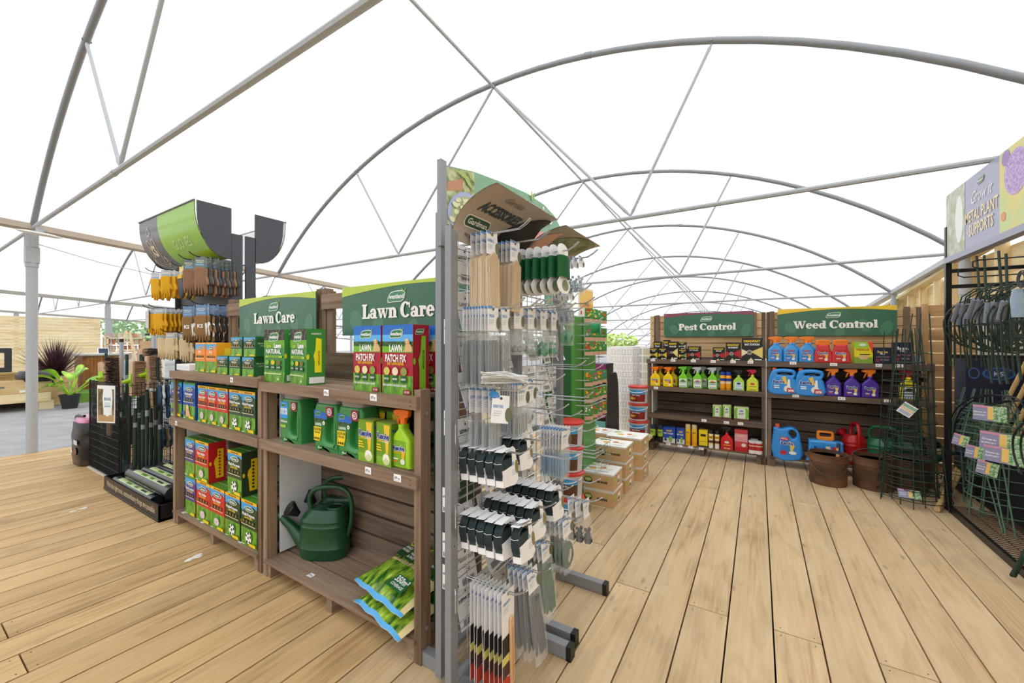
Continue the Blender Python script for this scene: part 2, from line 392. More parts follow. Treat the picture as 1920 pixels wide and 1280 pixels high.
def serif(fc, s, a, b, h, m):
    tot = sum(GLY[c][0] for c in s) * h; x = a - tot / 2; k0 = fc.k
    for c in s:
        wd, parts = GLY[c]
        for p in parts:
            if p[0] == 'r': fc.rect(x + (p[1] - .012) * h, b + (p[2] - .008) * h, x + (p[3] + .03) * h, b + (p[4] + .008) * h, m)
            elif p[0] == 'p': fc.poly([(x + q[0] * h, b + q[1] * h) for q in p[1]], m)
            elif p[0] == 'd': fc.disc(x + p[1] * h, b + p[2] * h, p[3] * h, m)
            else:
                a0, a1 = (p[7], p[8]) if len(p) > 7 else (0, 360)
                fc.ring(x + p[1] * h, b + p[2] * h, (p[3] + .022) * h, max(.01, p[5] - .028) * h, m, (p[4] + .008) * h, max(.02, p[6] - .018) * h, a0, a1)
            if p[0] == 'o': fc.k += .25
        fc.k = k0; x += wd * h
    fc.k += 2
def leaf_emblem(fc, a, b, w, fill=None, word=True, line=None):
    line = line or WHITE; h = w * 0.42
    out = smooth_loop([(a - w * .5, b - h * .5), (a - w * .42, b + h * .2), (a - w * .2, b + h * .5), (a + w * .42, b + h * .5), (a + w * .44, b - h * .1), (a + w * .28, b - h * .48), (a - w * .1, b - h * .5)], 3)
    cx, cy = a, b
    inn = [(cx + (p[0] - cx) * .93, cy + (p[1] - cy) * .86) for p in out]
    fc.poly(out, line); fc.up(); fc.poly(inn, fill or C('#3d7a4e')); fc.up()
    if word: fc.text('westland', a - w * .01, b - h * .18, h * .42, WHITE, w * .82, 0.03); fc.up()
    g = C('#9fce3b')
    fc.poly([(a + w * .38, b + h * .3), (a + w * .56, b + h * .85), (a + w * .46, b + h * .4)], g)
    fc.poly([(a + w * .38, b + h * .3), (a + w * .26, b + h * .8), (a + w * .44, b + h * .42)], g)
# ================================================================ structure
rnd = random.Random(5)
mb = MB(); bw = 0.1925; nails = MB(); ND = C('#3a2f26', 0.8)
JOINTS = {}
for px_, py_ in ((1325, 914), (1328, 1144), (1186, 1100), (1496, 1194), (1513, 943), (1625, 962), (1687, 1255), (12, 1188), (47, 1248), (1090, 1010)):
    g_ = W(px_, py_, z=0); JOINTS.setdefault(math.floor((g_.x - .0616) / bw), []).append(g_.y)
for k in range(-41, 12):
    x0 = 0.0616 + bw * k; r2 = random.Random(k * 7 + 3)
    js = sorted(JOINTS.get(k, []) + [r2.uniform(-2.5, -1), r2.uniform(5.2, 6.2)] + ([r2.uniform(1.6, 4.2)] if k < -16 and k % 4 == 0 else []))
    ys = [-3.2] + js + [6.9]
    for a, b in zip(ys[:-1], ys[1:]):
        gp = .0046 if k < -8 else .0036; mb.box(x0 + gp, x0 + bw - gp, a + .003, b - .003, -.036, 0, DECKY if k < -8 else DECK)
        for yy in (a + .03, b - .03):
            for xx in (x0 + .03, x0 + bw - .03):
                mb.add([(xx + .0035 * math.cos(t * PI / 3), yy + .0035 * math.sin(t * PI / 3), .0007) for t in range(6)], [tuple(range(6))], ND)
UND = C('#2a211a', 0.9); mb.box(-7.83, 2.2, -3.2, 6.9, -.075, -.045, UND)
struct(mb.build('floor'))
TAR = two_tone('tarmac', '#8d8e90', '#a2a3a4', (3, 3, 3), 6, .3, .7, .8)
mb = MB(); mb.add([(-60, -30, -.08), (30, -30, -.08), (30, 70, -.08), (-60, 70, -.08)], [(0, 1, 2, 3)], TAR)
o = struct(mb.build('ground'))
# gravel spill and bits at the foot of the near post
mb = MB(); GR = C('#b7aea0', 0.9)
for i in range(160):
    a = rnd.uniform(0, 2 * PI); r = abs(rnd.gauss(0, .16)); q = rnd.uniform(.004, .011)
    mb.sphere((-7.86 + r * math.cos(a), 1.15 + r * math.sin(a), -.075), q, GR, 3)
o = solo(mb, 'gravel', 'loose pale gravel around the foot of the galvanised post', 'gravel'); o['kind'] = 'stuff'
# ---- polytunnel
def zr(y): return 4.63 - .054 * (y - 4.05) - .0007 * max(0, y - 4.05) ** 2
HC, SAG = 5.0, 1.97; RAD = (HC * HC + SAG * SAG) / (2 * SAG); XC = -2.82
def arc_z(off, y): return zr(y) - (RAD - math.sqrt(max(0, RAD * RAD - off * off)))
def hoop(cx, y, i, webs=True, tie_d=0.0):
    r = empty('roof_hoop', (cx, y, 0)); struct(r)
    m = MB(); pts = []
    for k in range(33):
        off = -HC + 2 * HC * k / 32; pts.append((off, 0, arc_z(off, y)))
    m.tube(pts, .03, GALV, 10)
    for q in (-1.15, 1.2): m.tube([(q, 0, arc_z(q, y) + .002), (q + .08, 0, arc_z(q + .08, y))], .034, GALV, 10)
    m.build('hoop_pipe', r)
    zt = arc_z(HC, y) + .02
    m = MB(); m.tube([(-HC, 0, zt), (-1.7, 0, zt + tie_d), (1.7, 0, zt + tie_d), (HC, 0, zt)], .022, GALVL, 8)
    m.tube([(-1.9, 0, zt + tie_d), (-1.82, 0, zt + tie_d)], .026, GALVL, 8); m.build('tie_bar', r)
    if webs:
        for b0, t0 in ((-1.7, -2.65), (-1.7, 0), (1.7, 0), (1.7, 2.45)):
            m = MB(); a = Vector((b0, 0, zt + tie_d + .02)); b = Vector((t0, 0, arc_z(t0, y) - .03)); d = (b - a)
            m.tube([a, a + d * .03, a + d * .06, a + d * .94, a + d * .97, b], [.008, .018, .016, .016, .018, .008], GALVL, 8)
            m.tube([b + Vector((0, -.035, .02)), b + Vector((0, .035, .02))], .012, GALV, 6)
            m.build('brace', r)
HY_ = [1.12 + 3.02 * i for i in range(12)]
for i, y in enumerate(HY_): hoop(XC, y, i, True, .0)
hoop(XC, -1.9, 0)
for y in HY_[:9]: hoop(XC - 2 * HC - .05, y, 0)
for y in HY_[:7]: hoop(XC - 4 * HC - .1, y, 0)
def rail(name, x, off, r, mat, y0=-5, y1=36, dz=0.0, flat=None):
    m = MB(); ys = [y0 + (y1 - y0) * k / 14 for k in range(15)]
    if flat:
        for a, b in zip(ys[:-1], ys[1:]): m.bar((x, a, arc_z(off, a) + dz), (x, b, arc_z(off, b) + dz), flat[0], flat[1], mat)
    else: m.tube([(x, a, arc_z(off, a) + dz) for a in ys], r, mat, 8)
    return struct(m.build(name))
rail('trim_ridge', XC, 0, .019, GALVL, -5, 36, -.035)
rail('trim_ridge', XC - 2 * HC - .05, 0, .019, GALVL, -5, 28, -.035)
BEI = two_tone('gutter_tape', '#b8a998', '#cbbfb0', (4, 1, 4), 3, .3, .7, .6)
rail('trim_gutter', XC - HC - .02, HC, 0, BEI, -5, 36, .03, (.2, .07))
rail('trim_gutter', XC + HC, HC, 0, C('#b9babb', 0.5, 0.3), -5, 36, .03, (.13, .07))
rail('trim_gutter', XC - 3 * HC - .06, HC, 0, C('#a9a59c', 0.5), -5, 30, .03, (.16, .09))
rail('trim_gutter', XC - 5 * HC - .1, HC, 0, C('#a9a59c', 0.5), -5, 30, .03, (.16, .09))
MEM = membrane()
for cx, y1 in ((XC, 38), (XC - 2 * HC - .05, 34), (XC - 4 * HC - .1, 30)):
    m = MB(); nx, ny = 28, 16; vs = []
    for j in range(ny + 1):
        y = -6 + (y1 + 6) * j / ny
        for i in range(nx + 1):
            off = -HC + 2 * HC * i / nx; vs.append((cx + off, y, arc_z(off, y) + .04))
    m.add(vs, [(j * (nx + 1) + i, j * (nx + 1) + i + 1, (j + 1) * (nx + 1) + i + 1, (j + 1) * (nx + 1) + i) for j in range(ny) for i in range(nx)], MEM)
    struct(m.build('ceiling'))
def post(x, y, r, big=False):
    zt = arc_z(HC, y); e = empty('support_post', (x, y, 0)); struct(e)
    m = MB(); m.tube([(0, 0, -.08), (0, 0, zt)], r, GALVL, 14); m.build('pole', e)
    m = MB()
    if big:
        m.box(-.06, .06, -.06, .06, zt - .42, zt - .22, GALVL); m.tube([(-.045, -.03, zt - .22), (-.045, -.03, zt)], .03, GALVL, 8)
        m.tube([(.045, .02, zt - .22), (.045, .02, zt)], .034, GALVL, 8); m.tube([(-.1, -.05, zt - .3), (.02, -.05, zt - .3)], .008, GALV, 6)
        m.tube([(0, 0, zt - .47), (0, 0, zt - .38)], r + .008, GALVL, 14)
    else: m.tube([(0, 0, zt - .5), (0, 0, zt - .1)], r + .014, GALVL, 10)
    m.build('clamp_sleeve', e)
    return e
post(-7.84, 1.12, .052, True)
for y in HY_[2:9]: post(-7.84, y, .045)
for y in HY_[:7]: post(XC - 3 * HC - .06, y, .06)
for y in HY_[:7]: post(XC - 5 * HC - .1, y - .6, .07)
for y in HY_[1:9]:
    e = post(XC + HC, y, .045, False)
# thin cable along the left tunnel
m = MB(); a = W(62, 455, x=-7.8); b = W(290, 515, x=-7.8); m.tube([a, (a + b) / 2 + Vector((0, 0, -.03)), b], .006, C('#c9c9c9'), 6)
struct(m.build('trim_cable'))
# ---- right hand timber wall
def ztop(y): return 2.47 - .088 * (y - 7.3) if y < 12 else 2.06 - .05 * (y - 12)
r = empty('wall_right', (0, 0, 0)); struct(r)
m = MB(); y = -1.0
zz = 0
while zz < 3.2:
    for a in range(-1, 30, 3):
        h = min(ztop(a), ztop(a + 3))
        if zz < h + .05: m.box(2.36, 2.385, a, a + 2.995, zz - .0, zz + .14, YW)
    zz += .145
m.build('cladding', r)
m = MB()
for k in range(40):
    y = -.2 + .62 * k
    m.box(2.26, 2.36, y, y + .06, -.05, ztop(y) - .02, YZ)
m.build('stud', r)
m = MB()
for k in range(10):
    a = -1 + 3 * k; m.bar((2.26, a, ztop(a)), (2.26, a + 3, ztop(a + 3)), .14, .045, YW)
m.build('top_rail', r)
# ---- far left timber wall
r = empty('wall_left', (-27.7, 0, 0)); struct(r)
m = MB()
for k in range(19): m.box(-.03, 0, -8, 6.15, -.08 + .138 * k, .05 + .138 * k, YW)
m.build('cladding', r)

m = MB(); WP = C('#e6e2da', .7); rp = random.Random(3)
for (a, b, n_, sp) in ((362, 1046, 16, .035), (148, 955, 10, .04), (500, 1025, 3, .02)):
    g_ = W(a, b, z=0)
    for i in range(n_):
        c = Vector((g_.x + rp.uniform(-sp, sp) * .5, g_.y + rp.uniform(-sp, sp), .0009 + .00002 * i)); q = rp.uniform(.003, .014)
        m.add([c + Vector((q * (1 + .5 * rp.random()) * math.cos(t), q * 1.6 * math.sin(t) * (.6 + rp.random()), 0)) for t in [k * PI / 5 for k in range(10)]], [tuple(range(10))], WP)
o = bpy.data.objects['floor']; q_ = m.build('paint_marks', o)
# ================================================================ shelving
TAGP = C('#fafafa', 0.5); INK = C('#4a4d52', 0.6)
def shelf_unit(x0, x1, yf, levels, label, tags, pale=False, white_side=True, dark=False, depth=.44, mid_foot=True, pack=None):
    wx, wy, wz = (DX, DY, DZ) if dark else (WX, WY, WZ)
    r = thing('display_shelf', label, 'shelf unit', (x0, yf, 0)); L = x1 - x0; D = depth
    for px_, py_, zt in ((0, 0, levels[0] + .01), (L - .04, 0, levels[0] + .01), (0, D - .06, 1.765), (L - .04, D - .06, 1.765)):
        m = MB(); m.box(px_, px_ + .04, py_, py_ + .06, 0, zt if py_ else (1.18 + (.012 if px_ else -.05)), wz); m.build('post', r)
    for i, z in enumerate(levels):
        e = MB(); bot = i == len(levels) - 1
        for k in range(3):
            y0 = (.004 if not bot else -.012) + k * (D / 3)
            e.box(.042 if not bot else .02, L - .042 if not bot else L - .03, y0 + (.0), y0 + D / 3 - .012, z - .018, z, wx)
        e = e.build('shelf', r)
        if not bot:
            q = MB(); q.box(-.006, L - .006, -.022, -.001, z - .056, z, wx)
            for xx in (.012, L - .04):
                for zz in (z - .018, z - .04):
                    q.add([(xx + .003 * math.cos(t * PI / 3), -.0226, zz + .003 * math.sin(t * PI / 3)) for t in range(6)], [tuple(range(6))], BLK)
            q.build('rail', e)
        else:
            for xx in (.03, L / 2 - .03, L - .09):
                q = MB(); q.box(xx, xx + .045, .004, D - .05, 0, z - .0185, wy); q.build('foot_block', e)
    m = MB()
    z = .12
    while z < 1.12:
        m.box(.002, L - .002, D - .085, D - .065, z, z + .108, DX); z += .122
    m.box(.041, L - .041, D - .062, D - .055, .12, 1.1, C('#231c17', .9)); m.build('back_slats', r)
    m = MB()
    if pale:
        z = 1.2
        while z < 1.74: m.box(-.05, L + .0, D - .058, D - .036, z, z + .088, PX_); z += .094
        m.box(-.04, L - .01, D - .034, D - .028, 1.2, 1.74, DX); m.build('crate_back', r)
        for xx in (.03, L - .14):
            m = MB(); m.box(xx, xx + .05, D - .08, D - .0585, 1.2, 1.77, WZ); m.build('batten', r)
    else:
        for xx, ww in ((.05, .07), (L - .12, .08), (L * .3, .08), (L * .62, .08)): m.box(xx, xx + ww, D - .055, D - .035, 1.2, 1.74, WZ)
        m.box(.02, L - .02, D - .08, D - .056, 1.2, 1.33, WX); m.box(.02, L - .02, D - .08, D - .056, 1.62, 1.72, WX)
        m.build('crate_back', r)
    if white_side:
        m = MB(); m.box(.048, .054, .07, D - .1, .12, levels[0] - .06, C('#d7dbe0', 0.55)); m.build('side_panel', r)
    for s in (0,):
        for xx, zz in ((.003, .4), (L - .03, .4), (L - .03, 1.0)):
            m = MB(); m.box(xx, xx + .027, .06, D - .06, zz, zz + .04, wy); m.build('side_brace', r)
    m = MB(); m.tube([(L, .03, levels[0] - .075), (L + .006, .03, levels[0] - .075)], .009, CHROME, 8); m.tube([(L, .03, .15), (L + .006, .03, .15)], .009, CHROME, 8); m.build('bolt', r)
    for px_, py_, tw, top in tags:
        if top:
            p = W(px_, py_, z=levels[-1] + .001); m = MB(); f = Face(m, (p.x - x0 - .02, p.y - yf - .015, levels[-1] + .0004), (1, 0, 0), (0, 1, 0)); th = .03
        else:
            p = W(px_, py_, y=yf - .024); m = MB(); f = Face(m, (p.x - x0 - tw / 2, -.0232, p.z - .016), (1, 0, 0), (0, 0, 1)); th = .032
        f.rect(0, 0, tw, th, TAGP); f.up(); f.text('\u00a39', tw * .3, th * .35, th * .38, INK); f.text('99', tw * .68, th * .3, th * .25, INK)
        f.rect(tw * .15, th * .12, tw * .85, th * .18, C('#b8babd'))
        m.build('price_label', r)
    return r
U1 = (-3.87, -2.56); U2 = (-2.535, -1.24); YF = 1.262
shelf_unit(U1[0], U1[1], YF, [1.18, .82, .104], 'wooden crate shelf unit full of grass seed boxes, beside the low black tray', [(434, 712, .04, 0), (330, 793, .04, 0), (346, 960, .04, 1), (382, 978, .04, 1), (453, 1015, .04, 1)])
shelf_unit(U2[0], U2[1], YF, [1.163, .82, .104], 'wooden crate shelf unit with two dark green watering cans at the bottom', [(611.5, 736, .042, 0), (700, 745, .046, 0), (690, 882, .042, 0), (745, 896, .046, 0), (583, 1078, .04, 1)])
YR = 5.38; U3 = (-1.235, .072); U4 = (.085, 1.44)
shelf_unit(U3[0], U3[1], YR, [1.18, .83, .475, .118], 'brown shelf unit under the maroon topped green sign', [(1224, 674.5, .055, 0), (1262, 675.5, .055, 0), (1300, 676.5, .055, 0), (1337, 677.5, .055, 0), (1374.5, 678, .055, 0), (1407, 679, .055, 0), (1230, 727, .055, 0), (1320, 788, .055, 0), (1362, 792, .055, 0), (1388.5, 794, .055, 0)], pale=True, dark=True)
shelf_unit(U4[0], U4[1], YR, [1.18, .83, .112], 'brown shelf unit under the yellow topped green sign', [(1487, 680.5, .06, 0), (1563, 683, .06, 0), (1649, 685, .06, 0), (1686, 685.5, .06, 0), (1492, 742, .06, 0), (1578, 747, .06, 0), (1665, 752, .06, 0)], pale=True, white_side=False, dark=True)
for px_, py_ in ((1253, 832), (1275, 836), (1295, 838), (1315, 841)):   # labels on the lowest shelf edge
    p = W(px_, py_, y=YR - .014); m = MB(); f = Face(m, (p.x - .027, YR - .0132, p.z - .014), (1, 0, 0), (0, 0, 1)); f.rect(0, 0, .054, .028, TAGP); f.up(); f.text('\u00a34', .02, .01, .012, INK)
    tag(m.build('price_label'), 'white price label on the lowest shelf edge under the %s' % {1253: 'blue carton', 1275: 'smaller blue carton', 1295: 'yellow aerosol cans', 1315: 'yellow carton'}[px_], 'price label')
# ---- header signs
def shop_sign(x0, x1, z0, z1, y, words, top, label, th, leaf_tone='#4c7f60', base='#3a6b50', emb=.5, txz=.3):
    m = MB(); L = x1 - x0; H = z1 - z0
    m.box(0, L, 0, .008, 0, H, C(base, .32, 0, .5, .03))
    f = Face(m, (0, 0, 0), (1, 0, 0), (0, 0, 1)); g = C(leaf_tone, .32, 0, .5)  # second green for the printed leaf shapes
    for cx, cz, rx, rz, an in ((.12, .3, .05, .22, 25), (.3, .22, .04, .2, -20), (.75, .35, .05, .24, 30), (.92, .25, .05, .26, -15), (.55, .12, .05, .13, 60)):
        a = math.radians(an); pts = []
        for q in ell(0, 0, rx * L, rz * H, 14): pts.append((cx * L + q[0] * math.cos(a) - q[1] * math.sin(a), cz * H + q[0] * math.sin(a) + q[1] * math.cos(a)))
        pts = [(min(L, max(0, q[0])), min(H, max(0, q[1]))) for q in pts]; f.poly(pts, g)
    f.up(); n = 12
    arc = [(L * i / n, H * (.78 + .16 * math.sin(PI * (i / n) * .85 + .12))) for i in range(n + 1)]
    f.poly([(0, H), (0, arc[0][1])] + arc[1:-1] + [(L, arc[-1][1]), (L, H)][0:2], C(top, .35)); f.up(); f.up()
    leaf_emblem(f, L * emb, H * .725, L * .13, C('#4f8a62')); f.up()
    serif(f, words, L * emb, H * txz, th, C('#f6f5ea', .4))
    for a, b in ((.015, .05), (.985, .05), (.02, .95), (.98, .95), (.5, .96)): f.disc(L * a, H * b, .004, C('#d0d2cf'))
    return solo(m, 'shop_sign', label, 'sign', (x0, y, z0))
ys1 = YF + .343
def sx(px_, y): return W(px_, 600, y=y).x
shop_sign(sx(449, ys1), sx(592.5, ys1), 1.44, 1.745, ys1, 'Lawn Care', '#bcd04a', 'green lawn care sign with lime top edge, on the shelf with the stacked seed boxes', .082, txz=.33)
shop_sign(sx(642, ys1), sx(642, ys1) + 1.13, 1.44, 1.745, ys1, 'Lawn Care', '#bcd04a', 'green lawn care sign with lime top edge, above the red and blue boxes', .086, emb=.44, txz=.33)
ys2 = YR + .35
shop_sign(sx(1245, ys2), sx(1413, ys2), 1.47, 1.785, ys2, 'Pest Control', '#8c4a5c', 'green pest control sign with maroon top edge', .086, txz=.27)
shop_sign(sx(1458, ys2), sx(1682, ys2), 1.47, 1.79, ys2, 'Weed Control', '#f0c93a', 'green weed control sign with yellow top edge', .086, txz=.27)
# printed banner on the end of the second unit
m = MB(); m.box(-.006, 0, 0, .3, 0, 1.06, C('#1f4a30', .4)); f = Face(m, (0, 0, 0), (0, 1, 0), (0, 0, 1))
f.rect(0, .80, .3, 1.06, two_tone('photo_hands', '#8d6b55', '#5a6c8c', (9, 9, 9), 3, .45, .6)); f.rect(0, 0, .3, .2, two_tone('photo_soil', '#2c4a24', '#7a3a33', (30, 30, 30), 3, .5, .62)); f.rect(0, .2, .3, .42, two_tone('photo_flowers', '#2b2a2c', '#a87a86', (40, 40, 40), 3, .55, .7)); f.up()
serif(f, 'bl', .12, .58, .1, WHITE); serif(f, 'l', .12, .7, .07, WHITE)
solo(m, 'printed_banner', 'dark green printed panel with white letters on the end of the shelf unit', 'banner', (-1.228, YF + .075, .1))
# ================================================================ cartons
HY2 = two_tone('printed_hedge', '#1f3d18', '#3f6a2a', (70, 70, 70), 3, .4, .6, .5)
DOG = C('#d9b07a'); YEL = C('#f3d01c', .4); SKY = C('#3f9fe0', .4); SKYD = C('#1f6ac4', .4)
def label_box(name, label, w, h, d, col, front, side=None, top=None, loc=(0, 0, 0), rz=0, cat='box', group=None, back=None):
    """carton: origin at the middle of the front bottom edge, front towards -y"""
    m = MB(); c = C(col, .38); m.box(-w / 2, w / 2, 0, d, 0, h, c)
    e = C('#d8d8d0', .5)
    m.box(-w / 2 + .0005, w / 2 - .0005, d * .49, d * .51, h, h + .0006, e)
    front(Face(m, (-w / 2, 0, 0), (1, 0, 0), (0, 0, 1)), w, h)
    if side:
        side(Face(m, (w / 2, 0, 0), (0, 1, 0), (0, 0, 1)), d, h)
    if top: top(Face(m, (-w / 2, 0, h), (1, 0, 0), (0, 1, 0)), w, d)
    return solo(m, name, label, cat, loc, rz, group)
def seed_front(panel, words, ball='soccer', strip=True, dog=False, grass=True):
    def fn(f, w, h):
        P = C(panel, .38)
        f.rect(0, 0, w, h * .42, GRASS)
        f.rect(0, h * .38, w, h * .95, P)
        f.poly([(0, h * .78), (0, h * .95), (w, h * .95), (w, h * .84), (w * .75, h * .9), (w * .5, h * .8), (w * .3, h * .88), (w * .12, h * .74)], SKY); f.up()
        if strip: f.rect(0, h * .93, w, h, C('#f2b81c')); f.up(); f.text('20% EXTRA FREE', w * .5, h * .945, h * .035, C('#7a2a10'), w * .9)
        f.up(); f.disc(w * .52, h * .82, w * .3, C('#f1f4e8'), h * .06); f.up(); f.disc(w * .52, h * .82, w * .26, C('#2e5a34'), h * .048); f.up()
        f.text('GroSure', w * .52, h * .80, h * .05, WHITE, w * .5, .04, shear=.1)
        f.text(words, w * .5, h * .665, h * .068, WHITE, w * .84, .03); f.text('LAWN SEED', w * .5, h * .605, h * .045, YEL, w * .7, .02)
        for i in range(4): f.rect(w * (.12 + .2 * i), h * .50, w * (.26 + .2 * i), h * .57, C('#2a2a22')); f.disc(w * (.19 + .2 * i), h * .54, w * .045, C('#8d7a3a'))
        f.rect(w * .06, h * .465, w * .94, h * .48, C('#e8e2b0')); f.up()
        if ball == 'soccer':
            f.disc(w * .52, h * .2, w * .19, WHITE, w * .19); f.up()
            for a, b in ((0, 0), (-.13, .06), (.13, .05), (-.07, -.13), (.09, -.13), (0, .15)): f.disc(w * (.52 + a), h * .2 + w * b, w * .045, BLK, n=6)
        elif ball == 'white':
            f.disc(w * .52, h * .2, w * .17, C('#f0e6e6'), h * .09); f.up(); f.ring(w * .52, h * .2, w * .12, w * .105, C('#c8303a'), h * .065, h * .057); f.disc(w * .52, h * .2, w * .05, C('#b9b9b9'), h * .03)
        if dog:
            f.poly([(w * .3, h * .08), (w * .32, h * .28), (w * .42, h * .4), (w * .55, h * .36), (w * .55, h * .26), (w * .7, h * .12), (w * .7, h * .06)], DOG); f.disc(w * .42, h * .34, w * .1, C('#e6c794'), h * .06); f.up()
            f.disc(w * .14, h * .16, w * .12, C('#5a4aa8'), h * .05)
        f.poly([(w * .55, h * .04), (w * .98, h * .03), (w * .98, h * .1), (w * .6, h * .1)], YEL); f.rect(w * .1, h * .03, w * .3, h * .045, WHITE)
    return fn
def applicator_side(col, shape='#f2cf1e', txt='APPLICATOR', dots=False):
    def fn(f, d, h):
        Y = C(shape, .4)
        f.poly([(d * .42, h * .1), (d * .85, h * .1), (d * .85, h * .82), (d * .5, h * .82), (d * .5, h * .64), (d * .36, h * .58), (d * .3, h * .48), (d * .36, h * .38)], Y)
        f.disc(d * .1, h * .48, d * .07, Y, h * .05); f.up()
        if dots:
            for i in range(8): f.disc(d * .62, h * (.18 + .08 * i), d * .07, C(col))
        else: f.text(txt, d * .72, h * .46, d * .12, C('#3c3a20'), h * .34, .02, ang=PI / 2)
    return fn
def green_side(f, d, h):
    f.rect(d * .1, h * .72, d * .9, h * .9, C('#27522e')); f.up(); f.text('Multi-Purpose', d * .5, h * .62, h * .08, C('#b9c9a0'), d * .8); f.text('LAWN SEED', d * .5, h * .5, h * .06, C('#b9c9a0'), d * .6)
    f.rect(d * .6, h * .1, d * .9, h * .25, WHITE)
def fit(pl, pr, y): return sx(pl, y), sx(pr, y)
def place_row(proto, spots, y, z, labels, w, group=None):
    """spots: pixel columns of the middle of each front"""
    for i, (p, lb) in enumerate(zip(spots, labels)):
        xx = sx(p, y)
        if i == 0: proto.location = (xx, y, z); proto['label'] = lb
        else: dup(proto, (xx, y, z), label=lb)
Yb = YF + .02
def wp(a, b, y=None):
    y = y or Yb
    return sx(b, y) - sx(a, y) - .006
# top shelf of the first unit
b = label_box('seed_carton', '', wp(366, 385), .215, .1, '#f2a51e', seed_front('#f0861e', 'Shady', None, False), applicator_side('#f2a51e', '#f7d22a', 'SEED'))
place_row(b, [375.5, 396], Yb + .01, 1.18, ['orange grass seed carton, outermost on the top shelf of the first unit', 'orange grass seed carton showing its yellow side with cut-out'], .115)
b = label_box('seed_carton', '', wp(430, 451), .127, .11, '#2e6a3a', seed_front('#24462c', 'Multi-Purpose', None, False), green_side)
for p_, zz, lb in ((417, 1.18, 'lower row beside the orange cartons'), (440, 1.18, 'middle of the lower row on the top shelf'), (465, 1.18, 'lower row, end next to the tall green boxes'), (443.5, 1.308, 'upper row, next to the orange cartons'), (468, 1.308, 'upper row, showing its dark side')):
    q = b if b['label'] == '' else dup(b, (0, 0, 0)); q.location = (sx(p_, Yb), Yb, zz); q['label'] = 'small dark green seed carton, ' + lb
# middle shelf
b = label_box('seed_carton', '', wp(321, 342), .275, .11, '#2f8a34', seed_front('#1f3f9a', 'Hardwearing', None, False, True), lambda f, d, h: f.rect(0, 0, d, h, C('#1c55b8')))
place_row(b, [330.5, 354.5], Yb, .82, ['blue seed carton with a dog picture, at the end of the middle shelf', 'blue seed carton with a dog picture, next to the red cartons'], .12)
b = label_box('seed_carton', '', wp(371, 389), .265, .1, '#3f8a2a', seed_front('#c8281e', 'Fast Acting', 'white'), lambda f, d, h: f.rect(0, 0, d, h, C('#b8201c')))
place_row(b, [380, 398.5, 417.5], Yb, .82, ['red fast acting seed carton beside the blue cartons', 'red fast acting seed carton in the middle of three', 'red fast acting seed carton beside the dark green cartons'], .098)
b = label_box('seed_carton', '', wp(429, 453), .265, .1, '#3f8a2a', seed_front('#24462c', 'Multi-Purpose', 'soccer'), lambda f, d, h: f.rect(0, 0, d, h, C('#1f3f26')))
place_row(b, [441.5, 466], Yb, .82, ['dark green seed carton with a football, next to the red cartons', 'dark green seed carton with a football, at the post end of the middle shelf'], .112)
# bottom shelf, two tiers
TP = {357: (348, 367), 381: (368, 394), 407.5: (395, 422), 436: (423, 451), 467: (453, 483), 356: (347, 365), 378.5: (366, 391), 440: (427, 454)}
def tier(p_, w_, panel, wd, ball, lb, zz, yoff, sd, strip=True, h=.288, d=.17):
    w_ = wp(*TP[p_]); yoff = 0; d = .11
    b = label_box('seed_carton', lb, w_, h, d, '#4a9030', seed_front(panel, wd, ball, strip), sd, loc=(sx(p_, Yb + yoff), Yb + yoff, zz)); return b
RS = applicator_side('#c01818', '#f0c81e', '', True); GS = applicator_side('#23351f', '#f0c81e', '', True)
rs = lambda f, d, h: (f.rect(0, 0, d, h, C('#bd1a1c')), f.up(), RS(f, d, h)); gs = lambda f, d, h: (f.rect(0, 0, d, h, C('#2c3a22')), f.up(), GS(f, d, h))
tier(357, .11, '#4a3a86', 'Fine & Luxurious', None, 'purple lawn seed carton in the lower tier of the bottom shelf', .105, .09, rs, False)
tier(381, .125, '#c8281e', 'Fast Acting', 'white', 'red seed carton in the lower tier beside the purple one', .105, .0, rs)
tier(407.5, .12, '#c8281e', 'Fast Acting', 'white', 'red seed carton in the lower tier under the red carton side', .105, .0, rs)
tier(436, .125, '#2c4422', 'Multi-Purpose', 'soccer', 'dark green seed carton in the lower tier under the upright one', .105, .0, gs)
tier(467, .128, '#2c4422', 'Multi-Purpose', 'soccer', 'dark green seed carton in the lower tier against the post', .105, .0, gs)
tier(356, .11, '#4a3a86', 'Fine & Luxurious', None, 'purple lawn seed carton in the upper tier of the bottom shelf', .394, .09, rs, False)
tier(378.5, .125, '#c8281e', 'Fast Acting', 'white', 'red seed carton in the upper tier showing its red and yellow side', .394, .0, rs, d=.2)
tier(440, .125, '#2c4422', 'Multi-Purpose', 'soccer', 'dark green seed carton in the upper tier showing its perforated side', .394, .0, gs, d=.2)
m = MB(); m.box(0, .24, 0, .12, 0, .045, WHITE); f = Face(m, (0, 0, 0), (1, 0, 0), (0, 0, 1)); f.rect(.01, .01, .23, .035, C('#e2e4e6'))
solo(m, 'display_tray', 'plain white card tray at the outer end of the top shelf', 'tray', (sx(331, YF + .05), YF + .05, 1.18))
